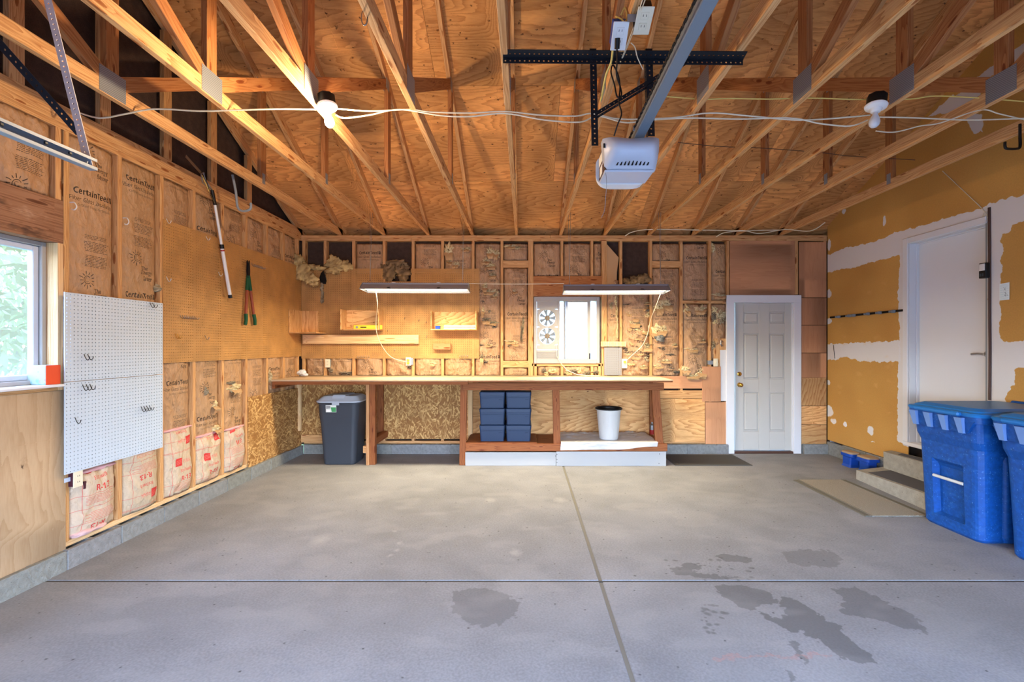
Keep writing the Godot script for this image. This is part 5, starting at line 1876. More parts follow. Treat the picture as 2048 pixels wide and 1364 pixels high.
func make_shelves() -> void:
	var pf := DB - 0.014
	var ply: Material = M.fir_ply
	# box shelves on the back pegboard
	for e: Array in [[694.0, 765.0, 620.5, 661.0, "holding the yellow level"], [869.0, 954.0, 624.0, 661.0, "holding magazines"]]:
		var x0 := bx(e[0], pf)
		var x1 := bx(e[1], pf)
		var y0 := by(e[3], pf) + 0.0
		var y1 := by(e[2], pf)
		var r := thing("box_shelf", "small open plywood shelf on the back pegboard %s" % e[4], "shelf", Vector3((x0 + x1) / 2, y0, -pf))
		box_part("shelf_board", Vector3(x0 - 0.012, y0, -pf + 0.20), Vector3(x1 + 0.012, y0 + 0.012, -pf), ply, r, 0, 0.001, Color(1.05, 1.05, 1.05))
		box_part("side_panel", Vector3(x0 - 0.012, y0 + 0.012, -pf + 0.20), Vector3(x0, y1, -pf), ply, r, 1, 0.001, Color(1.1, 1.1, 1.05))
		box_part("side_panel", Vector3(x1, y0 + 0.012, -pf + 0.20), Vector3(x1 + 0.012, y1, -pf), ply, r, 1, 0.001, Color(1.1, 1.1, 1.05))
		box_part("back_panel", Vector3(x0, y0 + 0.012, -pf + 0.008), Vector3(x1, y1, -pf), ply, r, 0, 0.001)
	# corner shelf
	var c := thing("corner_shelf", "small plywood shelf in the corner where the pegboards meet", "shelf", Vector3(-2.95, by(667), -6.1))
	var yb := by(667, 6.1)
	box_part("shelf_board", Vector3(XL + 0.012, yb, -5.92), Vector3(bx(638, 6.0), yb + 0.014, -pf), ply, c, 0, 0.001)
	box_part("side_panel", Vector3(XL + 0.012, yb + 0.014, -5.92), Vector3(XL + 0.024, by(622), -pf), ply, c, 1, 0.001, Color(1.08, 1.08, 1.05))
	box_part("back_panel", Vector3(XL + 0.024, yb + 0.014, -pf + 0.008), Vector3(bx(638), by(622), -pf), ply, c, 1, 0.001)
	# ledge board
	var mb := MB.new()
	mb.slab(Vector3(XL + 0.05, by(687.5), -pf + 0.045), Vector3(bx(839), by(670), -pf), 0, 0.002)
	solo("ledge_board", mb, M.pine_pale, "long pine board fixed across the back pegboard", "board")
	var hb := thing("wood_holder", "small weathered wood holder low on the back pegboard", "holder", at(886, 700, pf))
	box_part("front_panel", at(868, 699, pf) + Vector3(0, 0, 0.06), at(902, 686.5, pf) + Vector3(0, 0, 0.05), M.pine, hb, 0, 0.001, Color(0.72, 0.72, 0.75))
	box_part("bottom_panel", at(868, 699.5, pf) + Vector3(0, 0, 0.06), at(902, 698, pf), M.pine, hb, 0, 0.001, Color(0.85, 0.8, 0.8))
	for q: float in [868.0, 901.0]:
		box_part("side_panel", at(q, 699, pf) + Vector3(0, 0, 0.05), at(q + 1.5, 687, pf), M.pine, hb, 1, 0.0, Color(0.75, 0.74, 0.74))
	# level
	var sy := by(661, pf) + 0.012
	var lv := thing("spirit_level", "yellow spirit level lying on the small open shelf", "level", Vector3(bx(736, 6.1), sy, -6.14))
	box_part("beam", Vector3(bx(706, 6.1), sy, -6.115), Vector3(bx(763, 6.1), sy + 0.056, -6.14), M.yellow_paint, lv, 0, 0.003)
	for q: float in [713.0, 757.0]:
		var vial := MB.new()
		vial.lathe(Transform3D(Basis(Vector3.RIGHT, Vector3(0, 0, 1), Vector3(0, -1, 0)), Vector3(bx(q, 6.1), sy + 0.028, -6.116)), [Vector2(0.017, 0), Vector2(0.017, 0.003), Vector2(0.0, 0.003)], 16)
		part("vial", vial, M.duct, lv)
	box_part("lettering_strip", Vector3(bx(720, 6.1), sy + 0.02, -6.1146), Vector3(bx(732, 6.1), sy + 0.034, -6.115), M.black_plastic, lv, 0)
	# magazines and a small box
	var my := by(661, pf) + 0.012
	for i in 5:
		var g := MB.new()
		g.col = [Color(0.8, 0.75, 0.6), Color(0.95, 0.93, 0.85), Color(0.5, 0.45, 0.35), Color(0.95, 0.9, 0.8), Color(0.9, 0.88, 0.8)][i]
		var sx := rr(-0.01, 0.01)
		g.slab(Vector3(bx(888, 6.1) + sx, my + i * 0.0105, -6.06 + rr(-0.01, 0.01)), Vector3(bx(951, 6.1) + sx, my + i * 0.0105 + 0.0098, -6.24), 0, 0.001)
		solo("magazine", g, M.paper, "magazine in the stack on the second small shelf, %s from the bottom" % ORD[i], "magazine", "magazines on the shelf")
	var bb := MB.new()
	bb.slab(Vector3(bx(871, 6.1), my, -6.08), Vector3(bx(880.5, 6.1), my + 0.045, -6.12), 0, 0.002)
	solo("small_carton", bb, M.blue_box, "tiny blue carton beside the magazines", "carton")
	# black and furry hanging object
	var hz := thing("hanging_dust_brush", "dark pointed scoop with a frayed rope tail hanging on the back pegboard", "tool", at(646, 603, pf))
	var sc := MB.new()
	var p := at(648, 560, pf) + Vector3(0, 0, 0.02)
	sc.prism(Transform3D(Basis(), p), PackedVector2Array([Vector2(-0.03, 0.09), Vector2(0.0, 0.125), Vector2(0.045, 0.0), Vector2(0.03, -0.06), Vector2(-0.035, -0.05), Vector2(-0.05, 0.03)]), 0.02)
	part("scoop", sc, M.black_plastic, hz)
	tube_part("hanging_wire", [p + Vector3(0, 0.125, 0), p + Vector3(0.012, 0.155, 0), p + Vector3(0.05, -0.01, 0.012)], 0.003, M.steel, hz)
	var rp := MB.new()
	for k in 5:
		rp.blob(p + Vector3(-0.012 - 0.006 * (k % 2), -0.08 - 0.052 * k, 0), Vector3(0.024, 0.036, 0.02), fnoise(640 + k, 1.0, 2), 0.7, 14, 9, lin(Color(0.72, 0.66, 0.54)), lin(Color(0.30, 0.27, 0.22)))
	part("rope_tail", rp, M.fluff, hz)

func make_wall_tools() -> void:
	# loppers
	var x := XL + 0.04
	var lp := thing("loppers", "loppers with brown handles and green grips hanging on brown pegboard", "loppers", sw(498, 655, x))
	var top := sw(494.5, 527, x)
	var piv := sw(496.5, 551, x)
	for e: Array in [[490.5, 650, -1.0], [510, 650, 1.0]]:
		var lo := sw(e[0], e[1], x)
		var hi := piv + Vector3(0.004 * e[2], 0, 0)
		var mid := hi.lerp(lo, 0.30)
		var mid2 := hi.lerp(lo, 0.78)
		var g1 := MB.new()
		g1.tube(PackedVector3Array([hi, mid]), 0.016, 8, 0.018)
		part("ferrule", g1, M.green_rubber, lp)
		var g2 := MB.new()
		g2.col = lin(Color(0.62, 0.32, 0.20))
		g2.tube(PackedVector3Array([mid, mid2]), 0.016, 8, 0.0165)
		part("handle", g2, mat("handle_wood", Color(0.92, 0.86, 0.84), 0.5), lp)
		var g3 := MB.new()
		g3.tube(smooth_path([mid2, mid2.lerp(lo, 0.5) + Vector3(0.006, 0, 0), lo]), 0.02, 10, 0.017)
		part("grip", g3, M.green_rubber, lp)
		for k in 5:
			var c := mid2.lerp(lo, 0.25 + 0.16 * k)
			var r := MB.new()
			r.blob(c + Vector3(0.0, 0, -0.014), Vector3(0.014, 0.009, 0.012), fnoise(5, 1.0, 1), 0.0, 8, 6)
			part("grip_ridge", r, M.green_rubber, lp)
	for sg: float in [-1.0, 1.0]:
		var bl := MB.new()
		var xf := Transform3D(Basis(Vector3(0, 0, -1), Vector3.UP, Vector3(1, 0, 0)), piv + Vector3(0.006 * sg, 0, 0))
		bl.prism(xf, PackedVector2Array([Vector2(-0.016, -0.03), Vector2(0.016, -0.03), Vector2(0.022, 0.04), Vector2(0.006 + 0.008 * sg, 0.17), Vector2(-0.008 + 0.008 * sg, 0.16), Vector2(-0.022, 0.05)]), 0.006)
		part("blade", bl, M.dark_steel, lp)
	# pole saw
	var px := XL + 0.06
	var ps := thing("pole_saw", "long white pole saw with a pruner head hanging over the pegboard", "pole saw", sw(461, 596, px))
	var foot := sw(460.5, 594, px)
	var mid := sw(443.5, 492, px)
	var head := sw(430, 410, px)
	var tube := MB.new()
	tube.tube(PackedVector3Array([foot, mid]), 0.0165, 12)
	part("lower_pole", tube, M.white_plastic, ps)
	tube = MB.new()
	tube.tube(PackedVector3Array([mid, head]), 0.0125, 12)
	part("upper_pole", tube, M.white_plastic, ps)
	tube_part("foot_cap", [foot.lerp(mid, -0.02), foot.lerp(mid, 0.045)], 0.019, M.black_plastic, ps, 12)
	tube_part("clamp", [mid.lerp(foot, -0.03), mid.lerp(foot, 0.05)], 0.020, M.black_plastic, ps, 12)
	tube_part("red_band", [mid.lerp(foot, 0.075), mid.lerp(foot, 0.10)], 0.018, M.red_paint, ps, 12)
	var neck := sw(424, 380, px)
	var tip := sw(407, 345, px)
	tube_part("head_bracket", [head, neck], 0.016, M.black_plastic, ps, 8)
	tube_part("pruner_arm", [neck, sw(412, 362, px), tip], 0.008, M.steel, ps)
	tube_part("pruner_arm", [neck, sw(405, 365, px + 0.02), sw(402, 348, px + 0.02), tip], 0.006, M.steel, ps)
	tube_part("pull_cord", [head, sw(417, 380, px + 0.03), sw(404, 350, px + 0.03)], 0.0035, M.cable_yellow, ps)
	tube_part("pull_cord", [head, sw(421, 390, px + 0.03), sw(409, 347, px + 0.03)], 0.003, M.black_plastic, ps)
	var a := sw(402, 346, px)
	var b := sw(371.5, 312, px)
	var bl := MB.new()
	bl.bar(a, b, 0.028, 0.002, Vector3(1, 0, 0))
	part("saw_blade", bl, M.steel, ps)

const BENCH := Color(0.68, 0.54, 0.46)

func make_bench() -> void:
	var f := 5.47
	var tt := 1.078
	var l := thing("workbench", "plain board workbench along the back pegboard with the trash can below", "workbench", Vector3(-1.9, 0, -5.85))
	var xs := bx(936, f)
	box_part("bench_top", Vector3(XL + 0.03, tt - 0.018, -f), Vector3(xs, tt, -6.265), M.bench_ply, l, 0, 0.002)
	box_part("edge_board", Vector3(XL + 0.04, tt - 0.058, -f - 0.012), Vector3(xs, tt - 0.019, -f - 0.05), M.pine_dark, l, 0, 0.002, BENCH)
	box_part("rear_cleat", Vector3(XL + 0.03, tt - 0.058, -6.22), Vector3(xs, tt - 0.019, -6.258), M.pine_dark, l, 0, 0.002, BENCH)
	box_part("side_cleat", Vector3(XL + 0.014, tt - 0.11, -f - 0.05), Vector3(XL + 0.052, tt - 0.06, -6.2), M.pine_dark, l, 2, 0.002, BENCH)
	for e: Array in [[733, 739, 1.1, 5.64], [739, 750, 0.78, 5.66]]:
		box_part("leg", Vector3(bx(e[0], 5.66), 0, -e[3]), Vector3(bx(e[1], 5.66), tt - 0.058, -e[3] - 0.07), M.pine_pale if e[2] > 1.0 else M.pine_dark, l, 1, 0.002, BENCH)
	box_part("foot_block", Vector3(bx(727, 5.68), 0.15, -5.66), Vector3(bx(733, 5.66), 0.235, -5.74), M.pine, l, 0, 0.002)
	box_part("cross_member", Vector3(bx(738, 5.66), 0.235, -5.74), Vector3(bx(748, 5.66), 0.32, -6.24), M.pine_dark, l, 2, 0.002, BENCH)
	box_part("rear_post", Vector3(bx(596, 6.2), 0.33, -6.16), Vector3(bx(604, 6.2), tt - 0.06, -6.2), M.pine_pale, l, 1, 0.002)
	box_part("rear_post", Vector3(bx(754, 6.2), 0.24, -6.2), Vector3(bx(766, 6.2), tt - 0.06, -6.24), M.pine_dark, l, 1, 0.002, BENCH)
	# second bench with the shelf
	var r := thing("workbench", "wooden workbench with lower shelf and white kick boards under the window", "workbench", Vector3(0.5, 0, -5.85))
	var mb := MB.new()
	mb.slab(Vector3(xs + 0.004, tt - 0.014, -f), Vector3(1.807, tt, -6.265), 0, 0.002, ruv())
	part("bench_top", mb, M.bench_ply, r)
	box_part("edge_strip", Vector3(xs + 0.004, tt - 0.03, -f - 0.004), Vector3(1.80, tt - 0.0145, -f - 0.03), M.pine_dark, r, 0, 0.001, BENCH)
	var g := 5.6
	box_part("apron", Vector3(bx(926, g), by(780.5, g), -g), Vector3(bx(1328, g), by(766, g), -g - 0.038), M.pine_dark, r, 0, 0.002, BENCH)
	# legs, the last one raked
	var leg := func(p0: float, p1: float, q0: float, q1: float, y0: float, y1: float, d: float, tn: Color) -> void:
		var m := MB.new()
		m.col = tn
		var a := Vector3((bx(q0, d) + bx(q1, d)) / 2, y0, -d - 0.02)
		var b := Vector3((bx(p0, d) + bx(p1, d)) / 2, y1, -d - 0.02)
		m.bar(a, b, bx(p1, d) - bx(p0, d), 0.04, Vector3(0, 0, 1), 0.002, ruv())
		part("leg", m, M.pine_dark, r)
	leg.call(921, 934, 919, 931, 0.0, tt - 0.03, 5.64, BENCH)
	leg.call(1105, 1119, 1107, 1121, 0.27, by(780.5, g), 5.62, BENCH)
	leg.call(1303, 1319, 1311, 1327, 0.27, by(775, g), 5.64, BENCH)
	var rear := 6.16
	box_part("rear_leg", Vector3(bx(936, rear), 0.2, -rear), Vector3(bx(945, rear), tt - 0.02, -rear - 0.04), M.pine_pale, r, 1, 0.002)
	box_part("rear_leg", Vector3(bx(1300, rear), 0.2, -rear), Vector3(bx(1306, rear), tt - 0.02, -rear - 0.04), M.pine_dark, r, 1, 0.002, BENCH)
	box_part("brace", Vector3(bx(924, 5.7), by(796, 5.66), -5.66), Vector3(bx(934, 5.7), by(781, 5.66), -5.7), M.pine_dark, r, 0, 0.002, BENCH)
	box_part("shelf_rail", Vector3(bx(931, g), by(902.5, g), -g + 0.0), Vector3(bx(1335, g), by(888, g), -g - 0.038), M.pine_dark, r, 0, 0.002, BENCH)
	box_part("shelf_board", Vector3(bx(931, g), by(888, g), -g - 0.01), Vector3(bx(1074, g), by(888, g) + 0.012, -6.2), M.pine_dark, r, 0, 0.001, BENCH)
	box_part("shelf_board", Vector3(bx(1075, g), by(888, g) - 0.012, -g - 0.038), Vector3(bx(1332, g), by(888, g), -6.2), M.pine_dark, r, 0, 0.001, BENCH)
	box_part("kick_board", Vector3(bx(930.5, 5.62), 0.0, -5.62), Vector3(bx(1112, 5.62), by(904.5, 5.62), -5.638), M.kick_paint, r, 0, 0.002)
	box_part("kick_board", Vector3(bx(1112.5, 5.615), 0.0, -5.61), Vector3(bx(1332, 5.615), by(903, 5.615), -5.628), M.kick_paint, r, 0, 0.002)
	for e: Array in [[1114, 909], [1114, 919], [1114, 925], [1319, 908], [1318, 927], [1111, 912]]:
		var s := MB.new()
		s.lathe(Transform3D(Basis(Vector3.RIGHT, Vector3(0, 0, 1), Vector3(0, -1, 0)), at(e[0], e[1], 5.6095)), [Vector2(0.005, 0), Vector2(0.004, 0.0015), Vector2(0, 0.002)], 8)
		part("screw", s, M.dark_steel, r)

func make_under_bench() -> void:
	# grey can
	var d := 5.83
	var c := Vector3(bx(688, d), 0, -d)
	var can := thing("trash_can", "tall dark grey plastic trash can with pale lid under the bench", "trash can", c)
	var mb := MB.new()
	mb.loft(Transform3D(Basis(), c), [[0.0, 0.19, 0.155, 0.05], [0.012, 0.20, 0.165, 0.055], [0.52, 0.235, 0.20, 0.07], [0.60, 0.247, 0.208, 0.075], [0.76, 0.258, 0.215, 0.08], [0.765, 0.268, 0.225, 0.085], [0.785, 0.268, 0.225, 0.085]], 5)
	part("body", mb, M.grey_plastic, can)
	mb = MB.new()
	mb.loft(Transform3D(Basis(), c), [[0.785, 0.278, 0.235, 0.09], [0.803, 0.281, 0.238, 0.09], [0.808, 0.268, 0.225, 0.085], [0.858, 0.215, 0.165, 0.07], [0.862, 0.205, 0.155, 0.07]], 5)
	part("lid", mb, M.lid_grey, can)
	mb = MB.new()
	mb.loft(Transform3D(Basis(), c + Vector3(0.0, 0, 0)), [[0.80, 0.10, 0.23, 0.02], [0.866, 0.085, 0.16, 0.02], [0.876, 0.08, 0.14, 0.02]], 3)
	part("lid_flap", mb, M.lid_grey, can)
	box_part("lid_tab", c + Vector3(-0.055, 0.755, 0.236), c + Vector3(0.035, 0.79, 0.242), M.lid_grey, can, 0, 0.002)
	var st := Tex.new(64, 64, Color(0.86, 0.88, 0.84))
	st.poly(PackedVector2Array([Vector2(30, 20), Vector2(62, 20), Vector2(62, 62), Vector2(36, 62)]), Color(0.20, 0.55, 0.30), 0.9)
	st.poly(PackedVector2Array([Vector2(2, 2), Vector2(28, 6), Vector2(28, 30), Vector2(2, 34)]), Color(0.5, 0.5, 0.5), 0.8)
	st.poly(PackedVector2Array([Vector2(4, 42), Vector2(26, 42), Vector2(26, 60), Vector2(4, 60)]), Color(0.95, 0.95, 0.93), 1.0)
	var lm := MB.new()
	lm.quad(c + Vector3(-0.14, 0.755, 0.2185), c + Vector3(-0.01, 0.755, 0.2185), c + Vector3(-0.01, 0.665, 0.2135), c + Vector3(-0.14, 0.665, 0.2135), Vector3(0, 0, 1))
	part("sticker", lm, mat("sticker", Color.WHITE, 0.5, st.out()), can)
	# six stacked totes
	var sy := by(888, 5.6) + 0.012
	var h := 0.2095
	var proto: Node3D
	for col in 2:
		for row in 3:
			var p := Vector3(bx(984.2 + 52.8 * col, 5.68), sy + row * h, -5.90)
			var lab: String = "dark blue storage tote, %s of the stack %s" % [["bottom", "middle", "top"][row], ["next to the raw bench leg", "next to the open shelf"][col]]
			var o: Node3D
			if proto == null:
				o = thing("storage_tote", lab, "tote", p, "dark blue storage totes")
				proto = o
				mb = MB.new()
				mb.loft(Transform3D(Basis(), p), [[0.0, 0.146, 0.20, 0.02], [0.004, 0.149, 0.203, 0.02], [0.158, 0.158, 0.214, 0.022], [0.16, 0.161, 0.219, 0.022], [0.183, 0.161, 0.219, 0.022]], 4)
				part("tub", mb, M.tote_blue, o)
				mb = MB.new()
				mb.loft(Transform3D(Basis(), p), [[0.183, 0.1625, 0.221, 0.023], [0.197, 0.1625, 0.221, 0.023], [0.201, 0.158, 0.216, 0.022], [0.207, 0.148, 0.205, 0.02]], 4)
				part("lid", mb, M.tote_blue, o)
				box_part("rib", p + Vector3(-0.13, 0.128, 0.206), p + Vector3(0.13, 0.136, 0.2165), M.tote_blue, o, 0, 0.002)
				box_part("side_latch", p + Vector3(0.085, 0.10, 0.206), p + Vector3(0.12, 0.112, 0.213), M.tote_blue, o, 0, 0.002)
			else:
				o = proto.duplicate()
				o.name = numbered("storage_tote")
				add_child(o)
				o.position = p
				o.set_meta("label", lab)
	# white basket on the sheet
	var y0 := by(888, 5.6) + 0.022
	var q := Vector3(bx(1218, 5.77), y0 + 0.008, -5.79)
	var wb := thing("waste_basket", "white plastic waste basket with a black liner on the covered shelf", "basket", q)
	mb = MB.new()
	mb.lathe(Transform3D(Basis(), q), [Vector2(0.0, 0.0), Vector2(0.112, 0.0), Vector2(0.118, 0.006), Vector2(0.152, 0.365), Vector2(0.168, 0.372), Vector2(0.17, 0.385), Vector2(0.162, 0.388), Vector2(0.150, 0.375), Vector2(0.118, 0.03), Vector2(0, 0.03)], 36)
	part("body", mb, M.milk_plastic, wb)
	mb = MB.new()
	mb.lathe(Transform3D(Basis(), q), [Vector2(0.171, 0.378), Vector2(0.172, 0.391), Vector2(0.162, 0.398), Vector2(0.146, 0.386), Vector2(0.13, 0.30), Vector2(0.0, 0.28)], 36)
	part("liner", mb, M.black_plastic, wb)
	for k in 14:
		var a := TAU * k / 14
		var o := Vector3(cos(a), 0, sin(a))
		var rb := MB.new()
		rb.bar(q + o * 0.1185 + Vector3(0, 0.02, 0), q + o * 0.146 + Vector3(0, 0.31, 0), 0.008, 0.004, o, 0.001)
		part("flute", rb, M.milk_plastic, wb)
	# the sheet draped over the shelf
	var rows := []
	var uvs := []
	var nn := fnoise(55, 1.0, 3)
	var x0 := bx(1122, 5.58)
	var x1 := bx(1316, 5.58)
	for j in 32:
		var row := PackedVector3Array()
		var ur := PackedVector2Array()
		for i in 50:
			var s := i / 49.0
			var x := lerpf(x0, x1, s)
			var yy := 0.0
			var dd := 0.0
			var drop: float = lerpf(0.098, 0.092, minf(s * 1.5, 1.0)) - 0.035 * smoothstep(0.6, 0.9, s)
			if j < 10:
				yy = y0 + 0.008 - drop * (1.0 - j / 9.0)
				dd = 5.572 - 0.008 * sin(s * 9.0 + 1.0) * (1.0 - j / 9.0) - 0.006 * nn.get_noise_2d(x * 9.0, yy * 20.0)
			else:
				var v := (j - 9) / 22.0
				dd = 5.575 + 0.60 * v
				yy = y0 + 0.006 + 0.035 * absf(nn.get_noise_2d(x * 3.0, dd * 4.0)) * v + 0.02 * absf(nn.get_noise_2d(x * 11.0 + 5.0, dd * 9.0)) * minf(1.0, v * 2.0)
				var qd := Vector2(x - q.x, dd - 5.79).length()
				if qd < 0.16:
					yy = minf(yy, y0 + 0.006)
			row.append(Vector3(x - 0.01 * (0.0 if j > 9 else 1.0 - j / 9.0), yy, -dd))
			ur.append(Vector2(s, j / 31.0))
		rows.append(row)
		uvs.append(ur)
	mb = MB.new()
	mb.grid(rows, uvs, Vector3(0, 1, 1))
	solo("cover_sheet", mb, M.sheet, "white wrinkled sheet draped over the bench shelf under the waste basket", "sheet")
	# small canister
	var cp := Vector3(bx(1304, 6.05), y0 + 0.012, -6.05)
	var cn := thing("spray_can", "small silver and red can tucked behind the raked bench leg", "can", cp)
	mb = MB.new()
	mb.lathe(Transform3D(Basis(), cp), [Vector2(0, 0), Vector2(0.03, 0), Vector2(0.03, 0.05), Vector2(0.03, 0.06)], 18)
	part("red_base", mb, M.red_paint, cn)
	mb = MB.new()
	mb.lathe(Transform3D(Basis(), cp), [Vector2(0.03, 0.06), Vector2(0.03, 0.12), Vector2(0.02, 0.135), Vector2(0.012, 0.14), Vector2(0.012, 0.16), Vector2(0, 0.162)], 18)
	part("silver_top", mb, M.steel, cn)

func make_bench_top_things() -> void:
	# crumpled bag
	var mb := MB.new()
	var nn := fnoise(88, 1.0, 3, FastNoiseLite.TYPE_CELLULAR)
	var c := at(604, 744, 5.95)
	c.y = 1.078 + 0.055
	mb.blob(c, Vector3(0.10, 0.075, 0.09), nn, 0.55, 40, 26)
	mb.blob(c + Vector3(0.06, -0.02, 0.03), Vector3(0.06, 0.035, 0.05), nn, 0.5, 24, 14)
	var b := mb.bounds()
	for i in mb.p.size():
		mb.p[i].y = maxf(mb.p[i].y, 1.079)
	solo("plastic_bag", mb, M.silver_bag, "crumpled silvery plastic bag on the bench in the corner", "bag")

func outlet(label: String, c: Vector3, out: Vector3, w: float, h: float, plugs: int, boxm: Material, box_off := 0.0, m: Material = null) -> Node3D:
	var r := thing("wall_outlet", label, "outlet", c - Vector3(0, h / 2, 0))
	var up := Vector3.UP
	var side := up.cross(out).normalized()
	var bs := Basis(side, up, out)
	var mb := MB.new()
	mb.box(Transform3D(bs, c + out * 0.003), Vector3(w, h, 0.006), 0.002)
	part("cover_plate", mb, m if m else M.ivory, r)
	mb = MB.new()
	mb.box(Transform3D(bs, c - out * 0.03 + side * box_off), Vector3(w * 0.86, h * 0.86, 0.058), 0.002)
	part("junction_box", mb, boxm, r)
	for k in 2:
		var q := c + up * h * (0.18 if k == 0 else -0.18) + out * 0.006
		mb = MB.new()
		mb.box(Transform3D(bs, q), Vector3(w * 0.46, h * 0.25, 0.004), 0.0015)
		var rec := part("receptacle", mb, m if m else M.ivory, r)
		mb = MB.new()
		for sx: float in [-1.0, 1.0]:
			mb.box(Transform3D(bs, q + side * sx * w * 0.09 + out * 0.0022), Vector3(0.003, h * 0.085, 0.001))
		part("slot", mb, M.black_matte, rec)
		if k < plugs:
			mb = MB.new()
			mb.box(Transform3D(bs, q + out * 0.018), Vector3(w * 0.42, h * 0.22, 0.034), 0.005)
			part("plug", mb, M.yellow_paint, r)
	return r

func make_outlets() -> void:
	var b := Vector3(0, 0, 1)
	var o := DB - 0.02
	outlet("ivory outlet below the pegboard near the plastic bag", at(655.5, 726.5, o), b, 0.07, 0.115, 0, M.galv)
	outlet("outlet with yellow plugs below the pegboard under the hanging cord", at(817, 723, o), b, 0.075, 0.115, 2, M.galv, 0.03)
	outlet("outlet with a yellow plug beside the small grey pegboard", at(1249, 727, o), b, 0.073, 0.13, 1, M.galv)
	var sw1 := thing("light_switch", "ivory light switch beside the back door casing", "switch", at(1431.5, 733, o))
	box_part("cover_plate", at(1427, 733, o - 0.012), at(1436, 717, o - 0.012) + Vector3(0, 0, -0.008), M.ivory, sw1, 1, 0.002)
	box_part("toggle", at(1431, 726.5, o - 0.012) + Vector3(0, 0, 0.012), at(1432.3, 724, o - 0.012), M.ivory, sw1, 1, 0.001)
	box_part("junction_box", at(1416.5, 729, o), at(1427, 721, o) + Vector3(0, 0, -0.05), M.galv, sw1, 1, 0.002)
	# chrome hook by the door
	var hk := MB.new()
	var p := at(1441.5, 688, o - 0.01)
	hk.lathe(Transform3D(Basis(Vector3.RIGHT, Vector3(0, 0, 1), Vector3(0, -1, 0)), p), [Vector2(0.014, 0), Vector2(0.014, 0.004), Vector2(0.006, 0.006)], 12)
	hk.tube(smooth_path([p + Vector3(0, 0.05, 0.005), p + Vector3(0, 0, 0.012), p + Vector3(0, -0.03, 0.03), p + Vector3(0, -0.015, 0.045)], 4), 0.007, 8)
	solo("coat_hook", hk, M.steel, "chrome coat hook on the board beside the back door casing", "hook")
	# low outlet on the window wall
	var l := Vector3(1, 0, 0)
	var lo := outlet("tilted ivory outlet on a bracket below the white pegboard", sw(155, 957.5, XL + 0.035), l, 0.066, 0.112, 0, M.maroon)
	box_part("bracket", sw(128, 966, XL + 0.012), sw(141, 954, XL + 0.015), M.vinyl, lo, 1)
	box_part("box_body", sw(163, 978, XL + 0.01), sw(173, 962, XL + 0.03), M.maroon, lo, 1)

